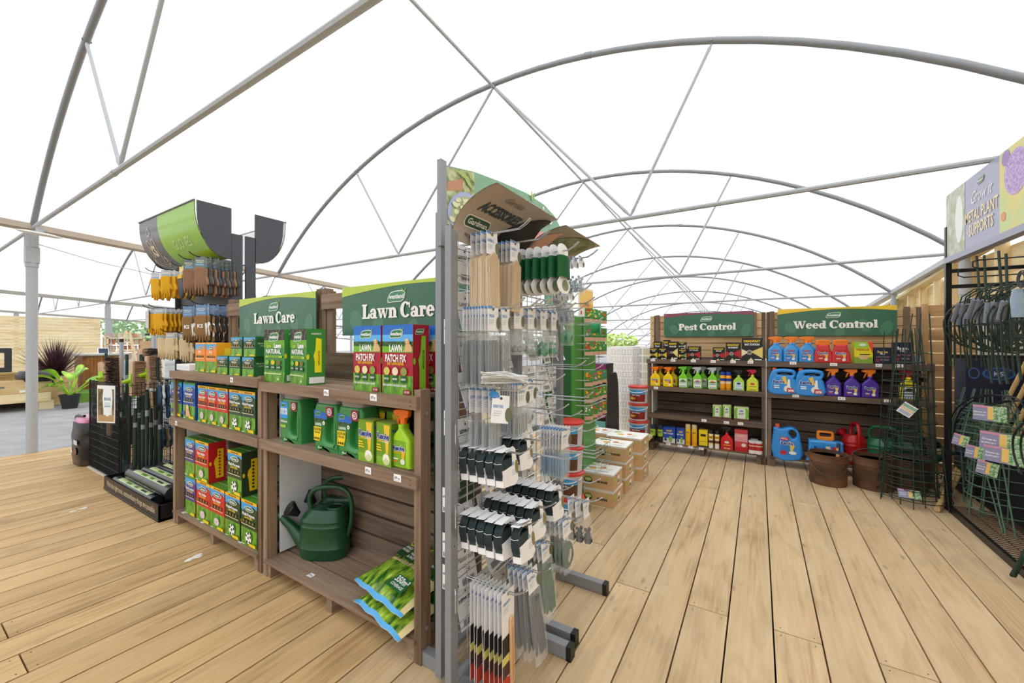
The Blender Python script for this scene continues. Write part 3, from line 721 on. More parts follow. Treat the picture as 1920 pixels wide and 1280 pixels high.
# ---- second unit, top shelf
def safelawn(f, w, h):
    f.rect(0, h * .78, w, h, two_tone('photo_garden', '#1e2418', '#5d5246', (50, 50, 50), 3, .45, .6)); f.rect(0, h * .66, w, h * .8, C('#6aa62a')); f.rect(0, 0, w, h * .2, GRASS); f.up()
    leaf_emblem(f, w * .5, h * .86, w * .5); f.text('Safe', w * .28, h * .655, h * .075, C('#a9d43a'), w * .4, .02); f.text('Lawn', w * .7, h * .655, h * .085, WHITE, w * .45, .05)
    f.text('NATURAL', w * .5, h * .545, h * .085, WHITE, w * .72, .03); f.rect(w * .1, h * .465, w * .92, h * .505, C('#a5cf2c')); f.up(); f.text('NATURAL LAWN FEED', w * .5, h * .472, h * .026, C('#2f6a2a'), w * .7)
    for i, c in enumerate(('#7ab32c', '#e0c01c', '#7a6a2c')): f.disc(w * (.2 + .28 * i), h * .375, w * .1, C(c), h * .045); f.rect(w * (.1 + .28 * i), h * .24, w * (.3 + .28 * i), h * .32, C('#1f5a2c')); f.up(); f.text('LAWN', w * (.2 + .28 * i), h * .27, h * .028, WHITE, w * .16); f.k -= 1
    f.up(); f.rect(w * .06, h * .15, w * .9, h * .17, C('#cfe3b0')); f.text('80', w * .75, h * .04, h * .04, WHITE)
def safe_side(f, d, h):
    f.rect(0, 0, d, h, C('#3a8a38')); f.up(); f.poly([(d * .42, h * .22), (d * .8, h * .22), (d * .8, h * .82), (d * .5, h * .84), (d * .46, h * .62), (d * .36, h * .52), (d * .42, h * .42)], C('#f2ea20')); f.disc(d * .06, h * .5, d * .08, C('#e3dc20'), h * .05)
    f.up(); f.text('APPLICATOR', d * .7, h * .48, d * .1, C('#5a5a20'), h * .3, .02, ang=PI / 2); f.rect(d * .12, h * .03, d * .95, h * .14, C('#f0f0ec')); f.text('westland', d * .5, h * .9, h * .035, WHITE, d * .6)
b = label_box('feed_carton', 'tall green natural lawn feed box, next to the small dark green cartons', wp(494, 533), .31, .1, '#3a8a38', safelawn, safe_side); b.location = (sx(514, Yb), Yb, 1.163)
b2 = dup(b, (sx(561, Yb) - .01, Yb + .0, 1.163), math.radians(-9), 'tall green natural lawn feed box turned to show its yellow cut-out side')
def patch(f, w, h):
    f.rect(0, h * .6, w, h, SKYD); f.rect(0, h * .72, w, h * .86, C('#5fb0ea')); f.rect(0, h * .68, w, h * .76, HY2); f.rect(0, h * .6, w, h * .69, C('#6db52c')); f.rect(0, h * .27, w, h * .6, C('#a8182c', .38)); f.rect(0, 0, w, h * .27, GRASS); f.up()
    leaf_emblem(f, w * .48, h * .87, w * .44, C('#2e7a44')); f.text('LAWN', w * .47, h * .615, h * .1, WHITE, w * .42, .03)
    f.poly(smooth_loop([(w * .68, h * .615), (w * .76, h * .64), (w * .78, h * .72), (w * .92, h * .73), (w * .99, h * .66), (w * .98, h * .615)], 2), DOG); f.disc(w * .83, h * .765, w * .07, C('#e6c794'), h * .035); f.up(); f.disc(w * .89, h * .75, w * .035, C('#c09058'), h * .03); f.disc(w * .79, h * .76, w * .014, BLK)
    f.text('PATCH FIX', w * .47, h * .47, h * .105, WHITE, w * .68, .03); f.text('FAST LAWN REPAIR', w * .47, h * .42, h * .042, C('#f0c01c'), w * .54, .02)
    for i, c in enumerate(('#cfc35c', '#e8dcb8', '#8a9a4a')): f.disc(w * (.18 + .28 * i), h * .33, w * .1, C(c), h * .06); f.rect(w * (.09 + .28 * i), h * .17, w * (.27 + .28 * i), h * .265, C('#1f5a2c'))
    f.up()
    for i, t in enumerate(('PATCH', 'REPAIRS', 'NEW')): f.text(t, w * (.18 + .28 * i), h * .205, h * .03, WHITE, w * .15)
    f.text('FIXES LAWN PATCHES QUICKLY & EASILY', w * .46, h * .115, h * .03, WHITE, w * .78); f.rect(w * .74, h * .01, w * .96, h * .075, C('#9c1826')); f.up(); f.text('33 50', w * .85, h * .03, h * .03, WHITE, w * .18)
def patch_side(f, d, h):
    f.rect(0, 0, d, h, C('#a8182c', .38)); f.up(); leaf_emblem(f, d * .4, h * .9, d * .55, C('#2e7a44')); f.poly([(d * .35, 0), (d * .75, 0), (d * .75, h * .84), (d * .48, h * .84), (d * .42, h * .6), (d * .28, h * .5), (d * .35, h * .38)], C('#8fc42c')); f.disc(d * .04, h * .48, d * .08, C('#8fc42c'), h * .05); f.up()
    f.text('APPLICATOR', d * .66, h * .5, d * .12, C('#2c3a1c'), h * .28, .02, ang=PI / 2)
b = label_box('repair_carton', 'red and blue lawn patch box beside the bare stretch of shelf', wp(662, 714), .315, .1, '#a8182c', patch, patch_side); b.location = (sx(688, Yb - .01), Yb - .01, 1.163)
x2 = sx(745, Yb - .01)
dup(b, (x2, Yb - .01, 1.163), 0, 'red and blue lawn patch box showing its green applicator side')
dup(b, (x2 + .02, Yb + .14, 1.163), 0, 'red and blue lawn patch box standing behind the front pair, by the post')
dup(b, (x2 - .2, Yb + .14, 1.163), 0, 'red and blue lawn patch box hidden behind the front pair')
# ---- resolva cartons
def resolva(f, w, h):
    f.rect(0, 0, w, h, C('#6f9a20', .38)); f.rect(0, h * .0, w, h * .2, C('#86b82c')); f.poly([(w * .5, h * .96), (w * .9, h * .96), (w * .8, h * .3), (w * .66, h * .3)], C('#f0c22a')); f.up()
    f.disc(w * .68, h * .16, w * .24, C('#d9e2a0'), h * .14); f.up(); f.poly([(w * .45, h * .1), (w * .7, h * .2), (w * .95, h * .12), (w * .8, h * .28), (w * .5, h * .26)], C('#f4f6e8')); f.up()
    f.text('Resolva', w * .5, h * .62, h * .15, WHITE, w * .86, .09); f.up(); f.text('Resolva', w * .5, h * .62, h * .15, C('#1c2f8a'), w * .82, .03)
    f.text('LAWN', w * .3, h * .55, h * .05, YEL, w * .4, .03); f.text('WEEDKILLER', w * .68, h * .55, h * .04, WHITE, w * .4, .01)
    for i in range(3): f.rect(w * .06, h * (.34 + .06 * i), w * (.44 - .05 * i), h * (.37 + .06 * i), YEL)
def resolva_side(f, d, h): f.rect(0, 0, d, h, C('#587a1c')); f.up(); f.text('Resolva', d * .5, h * .8, h * .07, C('#1c2f8a'), d * .8, .03)
b = label_box('weedkiller_carton', 'lime lawn weedkiller carton next to the tall green bottles', wp(670, 700), .2, .07, '#6f9a20', resolva, resolva_side, lambda f, w, d: f.rect(0, 0, w, d, C('#a9bb5c'))); b.location = (sx(686, Yb), Yb + .0, .82)
dup(b, (sx(719.5, Yb), Yb, .82), math.radians(-5), 'lime lawn weedkiller carton next to the spray bottle')
dup(b, (sx(711, Yb + .12), Yb + .12, .845), 0, 'lime weedkiller carton in the back row, above the first front carton')
dup(b, (sx(733, Yb + .12) + .01, Yb + .12, .845), 0, 'lime weedkiller carton in the back row, behind the spray bottle')
m = MB(); m.box(-.13, .13, 0, .09, 0, .0245, C('#6a5a48')); solo(m, 'wooden_batten', 'low wooden batten under the back row of cartons', 'batten', (sx(722, Yb + .12), Yb + .118, .8204))
# ================================================================ bottles
def trigger_head(parent, z, col, s=1.0, flip=1):
    m = MB(); c = C(col, .35)
    m.lathe([(.016 * s, z - .004), (.017 * s, z + .018 * s), (.013 * s, z + .024 * s)], c, 14)
    out = [(-.056, .046), (-.054, .062), (-.035, .069), (.03, .071), (.043, .06), (.036, .036), (.02, .03), (.016, .018), (-.014, .018), (-.018, .036), (-.04, .04)]
    v, f = puff(smooth_loop([(x * s * flip, q * s) for x, q in out][:: (1 if flip > 0 else -1)], 2), (), .013 * s, .004 * s, 1, key=('trg', s, flip)); m.puff((v, f), c, Matrix.Translation((0, 0, z)))
    m.tube([(-.054 * s * flip, 0, z + .054 * s), (-.064 * s * flip, 0, z + .054 * s)], .007 * s, c, 8)
    o = m.build('spray_head', parent)
    m = MB(); m.tube([(-.02 * s * flip, 0, z + .036 * s), (-.034 * s * flip, 0, z + .02 * s), (-.036 * s * flip, 0, z + .002 * s), (-.046 * s * flip, 0, z - .014 * s)], [.006 * s, .007 * s, .006 * s, .004 * s], c, 6); m.build('trigger', o)
    return o
BOT = [(-.05, .0), (.05, .0), (.056, .02), (.056, .11), (.052, .135), (.03, .165), (.016, .185), (.015, .205), (-.015, .205), (-.016, .185), (-.03, .165), (-.052, .135), (-.056, .11), (-.056, .02)]
BOT = [(x * 1.14 if z < .17 else x, z) for x, z in BOT]
def spray_bottle(label, body, head, draw, flip=1, s=1.0, outline=None, hd=.027, loc=(0, 0, 0), lab='#3aa0d8'):
    r = thing('spray_bottle', label, 'spray bottle', loc)
    m = MB(); o = [(x * s, z * s) for x, z in (outline or BOT)]
    m.puff(puff(smooth_loop(o, 3), (), hd * s, .014 * s, 3, key=('bot', s, id(outline))), C(body, .28, 0, .5))
    zt = max(q[1] for q in o)
    f = Face(m, (-.062 * s, -hd * s, 0), (1, 0, 0), (0, 0, 1)); draw(f, .124 * s, .14 * s); m.build('bottle', r)
    trigger_head(r, zt - .002, head, s, flip); return r
def lab_resolva(bg, accent, sub='WEEDKILLER', inset=.16, spark=True, top=None):
    def fn(f, w, h):
        if bg: f.poly(rrect(w * inset, h * .1, w * (1 - inset), h * .93, w * .1), C(bg, .35)); f.up()
        if top: f.rect(w * .28, h * .84, w * .72, h * .92, C(top)); f.up()
        f.poly([(w * .6, h * .62), (w * .82, h * .64), (w * .74, h * .25), (w * .66, h * .25)], C(accent)); f.disc(w * .68, h * .24, w * .12, C('#e8ecd8'), h * .1, 9); f.up()
        f.text('Resolva', w * .48, h * .6, h * .17, WHITE, w * .66, .1); f.up(); f.text('Resolva', w * .48, h * .6, h * .17, C('#1c2f8a'), w * .62, .03)
        f.text(sub, w * .42, h * .5, h * .06, C(accent), w * .4); f.rect(w * .2, h * .3, w * .46, h * .34, WHITE); f.rect(w * .2, h * .22, w * .42, h * .26, C('#f07a1e'))
    return fn
spray_bottle('lime spray bottle with orange head beside the lime cartons', '#a6d82c', '#f07018', lab_resolva('#7cb02a', '#f0b81e'), loc=(sx(755.5, Yb + .03), Yb + .035, .82), s=.98)
# green spreader bottles with a recessed grip
def spreader(label, x, blue=False):
    r = thing('spreader_bottle', label, 'bottle', (x, Yb + .06, .82)); m = MB(); c = C('#3a8a46', .3, 0, .5)
    W_, H_ = .2, .255
    out = smooth_loop([(-.09, 0), (.09, 0), (.098, .02), (.098, .2), (.088, .24), (.07, .255), (-.07, .255), (-.088, .24), (-.098, .2), (-.098, .02)], 3)
    hole = smooth_loop([(.0, .05), (.062, .05), (.07, .08), (.07, .15), (.055, .185), (.03, .19), (.005, .17), (-.008, .12), (-.012, .08)], 3)
    m.puff(puff(out, [hole], .055, .02, 3, key='spread'), c)
    m.box(-.05, .085, -.012, .02, .03, .2, c); m.build('bottle', r)
    m = MB(); m.sel([(0, 0, .252, .086, .052, 4), (0, 0, .285, .09, .054, 4), (0, 0, .297, .088, .052, 4)], C('#8f8a84', .4), 24); m.build('lid', r)
    m = MB(); f = Face(m, (-.094, -.0556, 0), (1, 0, 0), (0, 0, 1)); w, h = .188, .25
    if blue:
        f.poly(rrect(w * .02, h * .55, w * .42, h * .93, .004), C('#2f9be6')); f.up(); f.text('FEEDER', w * .22, h * .72, h * .065, WHITE, w * .38, .04); f.text('FOR LIFE', w * .22, h * .64, h * .065, WHITE, w * .38, .04); leaf_emblem(f, w * .2, h * .85, w * .22, C('#2e7a44'), False)
        f.text('SafeLawn', w * .24, h * .46, h * .055, WHITE, w * .36, .02); f.rect(w * .04, h * .34, w * .34, h * .4, C('#9cc83a'))
    else:
        f.poly([(w * .01, h * .64), (w * .01, h * .86), (w * .64, h * .8), (w * .6, h * .68), (w * .4, h * .64)], SKYD); f.poly([(w * .01, h * .58), (w * .01, h * .68), (w * .58, h * .68), (w * .4, h * .6)], HY2); f.up()
        leaf_emblem(f, w * .2, h * .78, w * .24, C('#2e7a44'), False); f.text('LAWN', w * .22, h * .53, h * .06, WHITE, w * .3, .02)
        f.poly([(w * .02, h * .2), (w * .02, h * .5), (w * .38, h * .5), (w * .36, h * .36), (w * .3, h * .2)], YEL); f.up(); f.text('ALL IN ONE', w * .2, h * .42, h * .06, C('#2f6a2a'), w * .32, .02); f.text('WEED & FEED', w * .19, h * .36, h * .04, C('#2f6a2a'), w * .26)
        for i in range(3): f.disc(w * (.08 + .09 * i), h * .25, w * .035, C('#4a4a1c'))
        f.disc(w * .5, h * .6, w * .055, WHITE); f.up(); f.disc(w * .5, h * .6, w * .02, BLK, n=6)
    f.up(); f.poly(rrect(w * .62, h * .75, w * .92, h * .96, .005), C('#8c1c34')); f.up(); f.ring(w * .77, h * .855, w * .1, w * .075, WHITE); f.disc(w * .77, h * .855, w * .045, WHITE); f.up(); f.disc(w * .78, h * .86, w * .022, C('#8c1c34')); f.text('80m\u00b2', w * .35, h * .05, h * .05, C('#cfe8c8'), w * .2)
    m.build('printed_label', r); return r
spreader('green spreader bottle with sky blue label, standing alone', sx(541, Yb + .0), True)
spreader('green spreader bottle with yellow label, nearer the blue labelled one', sx(607, Yb))
spreader('green spreader bottle with yellow label, against the lime cartons', sx(652, Yb) + .005)
# ---- watering cans
def watering_can(label, loc, rz, mark=True, col='#164a2d', rose='#16181a'):
    c = C(col, .3, 0, .5, .04, 5); r = thing('watering_can', label, 'watering can', loc, rz); m = MB()
    secs = [(0, 0, 0, .15, .088, 2.6), (0, 0, .012, .162, .098, 2.6), (0, 0, .07, .168, .102, 2.5), (0, 0, .075, .172, .106, 2.5), (0, 0, .085, .168, .102, 2.5), (0, 0, .2, .160, .098, 2.4), (0, 0, .206, .164, .101, 2.4), (0, 0, .214, .158, .097, 2.4), (0, 0, .235, .157, .096, 2.4), (0, 0, .24, .160, .099, 2.4), (0, 0, .25, .154, .095, 2.4), (.01, 0, .285, .14, .086, 2.3), (.02, 0, .31, .115, .07, 2.2)]
    m.sel(secs, c, 36, (True, True))
    m.sel([(.075, 0, .298, .062, .052, 2), (.075, 0, .318, .058, .048, 2), (.075, 0, .318, .048, .04, 2), (.075, 0, .3125, .046, .038, 2)], c, 20, (False, False))
    m.sel([(.075, 0, .3128, .047, .039, 2), (.075, 0, .3132, .046, .038, 2)], BLK, 20)
    m.build('body', r)
    m = MB(); pts = smooth_loop([(-.1, 0, .295), (-.11, 0, .37), (-.06, 0, .425), (.05, 0, .44), (.14, 0, .425), (.185, 0, .36), (.19, 0, .25), (.17, 0, .16), (.145, 0, .12)], 4, False); m.tube(pts, .0155, c, 12); m.build('handle', r)
    m = MB(); p0 = Vector((-.12, 0, .1)); p1 = Vector((-.4, 0, .29)); m.tube([(-.1, 0, .04), (-.17, 0, .1), (-.25, 0, .185), (-.33, 0, .245), (-.42, 0, .3)], [.06, .048, .03, .021, .017], c, 14, caps=False)
    m.tube([(-.41, 0, .294), (-.425, 0, .303)], [.02, .02], c, 14, caps=False); m.build('spout', r)
    m = MB(); bk = C(rose, .3); q = [(-.17, -.03, .27), (-.19, -.045, .29), (-.215, -.06, .315)]; m.tube(q, [.018, .03, .05], bk, 18); m.tube([q[-1], (-.222, -.066, .322)], [.052, .046], bk, 18); m.build('rose', r)
    return r
watering_can('dark green watering can in front, with the big side handle', (-2.25, YF + .215, .105), math.radians(28)).scale = (.88, .88, .94)
watering_can('dark green watering can behind the other one on the bottom shelf', (-2.31, YF + .345, .105), math.radians(24)).scale = (.88, .5, .96)
# ---- bags of lawn feed
def feed_bag(label, loc, rot, seed):
    r = random.Random(seed); m = MB(); nx, ny = 14, 24; wd, ht = .39, .42
    L1 = []; L2 = []
    for j in range(ny + 1):
        for i in range(nx + 1):
            u = i / nx; v = j / ny; e = min(u, 1 - u) * 2; g = min(v, 1 - v) * 2
            th = .045 * (e ** .45) * (min(1, g * 1.5) ** .5) + .0015
            x = (u - .5) * wd * (1 - .06 * math.sin(PI * v)); y = (v - .5) * ht; wv = .006 * math.sin(u * 19 + seed) * (1 - g) + .005 * math.sin(v * 13 + u * 7 + seed) * e
            L1.append((x, y, th + wv)); L2.append((x, y, -th * .6 + wv))
    q = lambda i, j: j * (nx + 1) + i
    tp = [(q(i, j), q(i + 1, j), q(i + 1, j + 1), q(i, j + 1)) for j in range(ny) for i in range(nx)]
    blue = [t for k, t in enumerate(tp) if k // nx in (0, ny - 1)]; rest = [t for k, t in enumerate(tp) if k // nx not in (0, ny - 1)]
    FG = two_tone('bag_grass', '#1f5a1c', '#a8c83c', (45, 14, 20), 3, .38, .66, .25, '#dfe6a8'); CREAM = C('#e8d79a', .25)
    band = [t for t in rest if (tp.index(t) // nx) in (11, 21)]; rest = [t for t in rest if t not in band]
    edge = [t for t in rest if (tp.index(t) % nx) in (nx - 1,)]; rest = [t for t in rest if t not in edge]
    for fs, mt in ((blue, C('#4fa6dd', .2)), (band, CREAM), (rest, FG), (edge, CREAM)):
        m.add(L1, fs, mt)
    m.add(L2, [tuple(reversed(t)) for t in tp], C('#e3d6a0', .25))
    rim = [q(i, 0) for i in range(nx + 1)] + [q(nx, j) for j in range(1, ny + 1)] + [q(i, ny) for i in range(nx - 1, -1, -1)] + [q(0, j) for j in range(ny - 1, 0, -1)]
    n = len(L1); m.add(L1 + L2, [(rim[k], rim[(k + 1) % len(rim)], rim[(k + 1) % len(rim)] + n, rim[k] + n) for k in range(len(rim))], C('#dfe6ea', .3))
    f = Face(m, (0, 0, .052), (1, 0, 0), (0, 1, 0)); f.k = 2
    DG = C('#1f4a24', .3)
    for i, t in enumerate(('AND|NOURISH', 'KILLS|WEEDS|& FAST', 'KILLS|MOSS|FAST', 'THICKER|LAWN')):
        a = -.105 + .07 * i; f.poly(rrect(a - .03, .0 - .005, a + .03, .075, .006), DG); f.up()
        for jx, wd_ in enumerate(t.split('|')): f.text(wd_, a, .055 - .022 * jx, .016, WHITE, .052, .02)
        f.disc(a, .105, .026, C('#d8cf62')); f.up(); f.disc(a, .105, .021, C('#5a7a24')); f.k -= 2
    f.up(); f.poly([(.02, -.165), (.02, -.085), (.12, -.085), (.135, -.165)], C('#2c6a3c', .3)); f.up(); f.text('350m\u00b2', .075, -.125, .034, WHITE, .09, .03); f.text('COVERAGE', .075, -.15, .016, WHITE, .085, .02)
    f.text('SWITCH TO OUR BEST FORMULA', .0, -.03, .017, C('#4a3a20'), .26, .02); f.text('ALL IN ONE', .0, .16, .028, C('#2c2a1c'), .2, .03)
    o = solo(m, 'feed_bag', label, 'bag', loc); o.rotation_euler = rot; return o
feed_bag('crinkled green lawn feed bag on top of the other bag', (-1.49, YF + .2, .235), (math.radians(9), math.radians(3), math.radians(-8)), 2)
feed_bag('crinkled green lawn feed bag underneath, sagging over the shelf edge', (-1.46, YF + .17, .148), (math.radians(4), math.radians(1), math.radians(-10)), 5)
# ================================================================ glove stand
SX0, SX1 = -5.2, -3.96; SY = 1.76
r = thing('glove_stand', 'dark slatted double sided stand with curved lime and grey header', 'display stand', ((SX0 + SX1) / 2, SY, 0)); HW = (SX1 - SX0) / 2
m = MB(); m.box(-HW, HW - .05, -.02, .02, .1, 2.1, BLK); m.build('back_panel', r)
for y0 in (-.05, .06):
    m = MB(); m.box(HW - .02, HW, y0, y0 + .085, 0, 2.36, SLATE); m.build('upright', r)
    m = MB(); m.box(-HW, -HW + .02, y0, y0 + .085, 0, 2.2, SLATE); m.build('upright', r)
m = MB(); m.box(-HW, HW, -.34, .34, .0, .06, BLK); m.build('base', r)
for sg in (-1, 1):
    # end cap
    m = MB(); y0 = -.055 if sg < 0 else .14; OF = 0 if sg < 0 else .09; cap = [(y0, 2.58), (sg * .31 + OF, 2.58)]
    for k in range(9):
        t = k / 8 * PI / 2; cap.append((y0 + sg * (.255 * math.cos(t) ** .8 if k < 8 else 0), 2.5 - .37 * math.sin(t)))
    pts = cap if sg < 0 else cap[::-1]
    m.prism(pts, HW - .012, HW, SLATE, 'yz'); m.build('end_cap', r); m = MB(); m.prism(pts, -HW, -HW + .012, SLATE, 'yz'); m.build('end_cap', r)
    m = MB(); rows = []
    for k in range(13):
        t = k / 12 * PI / 2; rows.append((sg * (.07 + .26 * math.cos(t)) + OF, 2.52 - .385 * math.sin(t)))
    rows = [(sg * .33 + OF, 2.57)] + rows
    splitx = -HW + 2 * HW * .36
    def strip(a, b, mt, off=0.0):
        n = len(rows); vs = []
        for (y_, z_) in rows: vs += [(a, y_ + sg * off, z_ - off), (b, y_ + sg * off, z_ - off)]
        m.add(vs, [(2 * i, 2 * i + 1, 2 * i + 3, 2 * i + 2) for i in range(n - 1)], mt)
    strip(-HW - .01, splitx, C('#57595f', .22, 0, .6)); strip(splitx, HW, C('#8cbf26', .2, 0, .6)); strip(-HW, HW, C('#e9ece6', .4), -.006)
    m.tube([(-HW - .01, sg * .33 + OF, 2.575), (HW, sg * .33 + OF, 2.575)], .009, C('#6a6d72'), 6)
    pn = m.build('header_panel', r)
    if sg < 0:
        m = MB()
        # words follow the curve: map (a along x, s along arc) on to rows
        acc = [0]; 
        for i in range(1, len(rows)): acc.append(acc[-1] + math.dist(rows[i], rows[i - 1]))
        def onc(a, s_):
            s_ = max(0, min(acc[-1] - 1e-4, s_)); i = max(k for k in range(len(acc) - 1) if acc[k] <= s_); t = (s_ - acc[i]) / (acc[i + 1] - acc[i])
            y_ = rows[i][0] + (rows[i + 1][0] - rows[i][0]) * t; z_ = rows[i][1] + (rows[i + 1][1] - rows[i][1]) * t
            d = Vector((0, rows[i + 1][0] - rows[i][0], rows[i + 1][1] - rows[i][1])).normalized(); nrm = Vector((1, 0, 0)).cross(d)
            if nrm.y > 0: nrm = -nrm
            return Vector((a, y_, z_)) + nrm * .003
        def ctext(t, a, s_, h, mt, wmax=None, bold=.01):
            v, f, wd = text2d(t, bold); sxx = h if not wmax or wd * h <= wmax else wmax / wd
            m.add([onc(a + (x - wd / 2) * sxx, s_ - y * h) for x, y in v], f, mt)
        def cline(pts, wd, mt):
            for (a0, s0), (a1, s1) in zip(pts[:-1], pts[1:]):
                d = Vector((a1 - a0, s1 - s0)).normalized(); n = Vector((-d.y, d.x)) * wd / 2
                m.add([onc(a0 - n.x, s0 - n.y), onc(a1 - n.x, s1 - n.y), onc(a1 + n.x, s1 + n.y), onc(a0 + n.x, s0 + n.y)], [(0, 1, 2, 3)], mt)
        TAN = C('#e2cdb6', .4); cx = -HW + .2
        ctext('GLOVES', .22, .34, .085, C('#c9e09a', .4), .36)
        ctext('KS', cx + .0, .345, .1, TAN, .12, .05)
        for pl in ([(cx - .085, .19), (cx - .085, .34), (cx - .06, .40), (cx, .45), (cx + .06, .40), (cx + .085, .34), (cx + .085, .19)], [(cx - .085, .19), (cx - .03, .2), (cx, .27), (cx + .03, .2), (cx + .085, .19)],
                   [(cx - .13, .36), (cx - .1, .42), (cx - .05, .46), (cx, .475), (cx + .05, .46), (cx + .1, .42), (cx + .13, .36)], [(cx - .15, .40), (cx - .11, .37), (cx - .13, .43), (cx - .08, .45)], [(cx + .15, .40), (cx + .11, .37), (cx + .13, .43), (cx + .08, .45)],
                   [(cx - .03, .15), (cx - .035, .12), (cx, .09), (cx + .035, .12), (cx + .03, .15), (cx - .03, .15)], [(cx, .09), (cx, .06)]):
            cline(smooth_loop(pl, 3, False), .008, TAN)
        ctext('Kent & Stowe', cx, .56, .05, TAN, .25)
        m.build('header_lettering', pn)
# rear board with emblem beyond the lawn care sign
m = MB(); p0 = W(476, 520, y=2.5); p1 = W(568, 520, y=2.5); H2 = 1.93
out = [(0, 1.2), (p1.x - p0.x, 1.2), (p1.x - p0.x, 1.87)] + [(p1.x - p0.x - .03, 1.91)] + [(.24, 1.95), (.12, 1.93), (.04, 1.86), (0, 1.74)]
m.prism(out, 0, .01, C('#80808e', .4), 'xz'); f = Face(m, (0, 0, 0), (1, 0, 0), (0, 0, 1)); f.k = 2
cx = (p1.x - p0.x) * .53; z0 = 1.63
for a, b, c, d in ((cx - .09, z0, cx - .08, z0 + .2), (cx + .08, z0, cx + .09, z0 + .2)): f.rect(a, b, c, d, WHITE)
f.poly([(cx - .09, z0 + .2), (cx, z0 + .12), (cx, z0 + .14), (cx - .07, z0 + .2)], WHITE); f.poly([(cx + .09, z0 + .2), (cx, z0 + .12), (cx, z0 + .14), (cx + .07, z0 + .2)], WHITE); f.text('K', cx - .02, z0 + .03, .08, WHITE)
f.ring(cx, z0 + .22, .035, .025, WHITE); f.disc(cx, z0 + .265, .008, WHITE)
for a in (-.03, 0, .03): f.disc(cx + a, z0 + .18, .007, WHITE)
solo(m, 'tool_board', 'grey violet board with round corner and white crest, behind the lime green sign', 'sign', (p0.x, 2.5, 0))
# ---- gloves
GL = [(-.035, 0), (.035, 0), (.037, -.06), (.05, -.08), (.062, -.115), (.052, -.13), (.04, -.112), (.038, -.13), (.036, -.185), (.026, -.19), (.021, -.15), (.018, -.2), (.008, -.205), (.003, -.155), (-.001, -.2), (-.011, -.198), (-.015, -.152), (-.02, -.18), (-.031, -.178), (-.036, -.12), (-.038, -.06)]
def glove(label, col, card, cardcol, cuff=None, stripe=None, logo=None, sc_=1.0, palm=None):
    r = thing('glove_pair', label, 'gloves'); m = MB()
    d = puff(smooth_loop([(x * sc_, z * sc_ - card) for x, z in GL], 3), (), .011, .01, 2, key=('gl', sc_, card))
    m.puff(d, C(col, .7), Matrix.Translation((0, .012, 0)))
    if logo: f = Face(m, (0, -.0005, -card - .1), (1, 0, 0), (0, 0, 1)); f.k = 3; f.text(logo, .0, 0, .03, WHITE, .04, .03)
    if palm: m.puff(d, C(palm, .8), Matrix.Translation((0.006, .036, .004)))
    m.build('glove', r)
    if cuff:
        q = MB(); q.box(-.037 * sc_, .037 * sc_, -.004, .03, -card - .03, -card + .004, C(cuff, .7)); q.build('cuff', r)
    if stripe:
        q = MB(); q.tube([(.03, .01, -card - .05), (.042, .01, -card - .09), (.036, .01, -card - .17)], [.008, .012, .006], C(stripe, .7), 6); q.build('glove_side', r)
    q = MB(); q.box(-.036, .036, .01, .0112, -card - .01, .01, C(cardcol, .35)); f = Face(q, (-.036, .01, -card), (1, 0, 0), (0, 0, 1)); f.rect(.006, card * .2, .066, card * .35, C('#58b04a' if cardcol[1] in '89' else '#7fb0d8')); f.up(); f.text('KENT&STOWE', .036, card * .6, .011, WHITE, .055); f.text('GLOVES', .036, card * .45, .008, WHITE, .04)
    q.build('hang_card', r); return r
def hook_black(y0, x, z, ln, par):
    q = MB(); q.tube([(x, 0, z), (x, -ln, z), (x, -ln - .03, z + .012), (x, -ln - .05, z + .03)], .004, BLK, 5); q.build('hook', par)
stand = bpy.data.objects['glove_stand']; cxs = (SX0 + SX1) / 2
def glove_col(proto, px_, zt, n, y_front, dy, what, rz=0.0, hl=None, jit=.05):
    """one prong of gloves one behind the other; the front one at y_front"""
    x = sx(px_, y_front)
    for i in range(n):
        o = proto if proto['label'] == '' else dup(proto, (0, 0, 0))
        o.location = (x + rnd.uniform(-.008, .008), y_front + dy * i, zt - rnd.uniform(0, .014)); o.rotation_euler = (0, 0, (rz if i == 0 else .12) + rnd.uniform(-jit, jit) * (2 if i == 0 else 3)); o['label'] = what + (', frontmost' if i == 0 else ', %s back' % ORD[i])
        o['label'] = o['label'].replace(' ,', ',')
        o['group'] = what.split(',')[0]
    hook_black(0, x - cxs, zt + .004, (SY - y_front) + .02, stand)
G1 = glove('', '#e3ab14', .05, '#c9cdd2', sc_=1.0); 
for (px_, n, lb) in ((290, 3, 'yellow leather gloves, top row end prong'), (310, 5, 'yellow leather gloves, top row inner prong')): glove_col(G1, px_, 2.07, n, 1.47, .045, lb, .75)
G2 = glove('', '#55585c', .075, '#e9cf6a', cuff='#e7bf3a', palm='#e2c04a'); glove_col(G2, 338, 2.08, 2, 1.5, .05, 'black and yellow gloves, top row between yellow and brown pairs')
G3 = glove('', '#8f6a50', .085, '#6f7f74', palm='#4a4a4a', sc_=1.1)
for k, (px_, n) in enumerate(((353, 3), (373, 9))): glove_col(G3, px_, 2.11, n, 1.47, .03, 'brown leather gloves with green card, %s prong of top row' % ORD[k], .85)
G4 = glove('', '#e0a512', .04, '#c0c8d0')
for k, px_ in enumerate((285, 296)): glove_col(G4, px_, 1.72, 7, 1.46, .036, 'yellow leather gloves, %s prong of the middle row' % ORD[k], .7)
G5 = glove('', '#8c6a3e', .085, '#6f8fb5', stripe='#f2f2ee', logo='KS', palm='#2a2c30', sc_=1.1)
for k, (px_, n) in enumerate(((350, 3), (376, 8))): glove_col(G5, px_, 1.71, n, 1.47, .034, 'brown gloves with white edge and blue card, %s prong' % ORD[k], .85)
G6 = glove('', '#d8c29a', .045, '#c4c4bc')
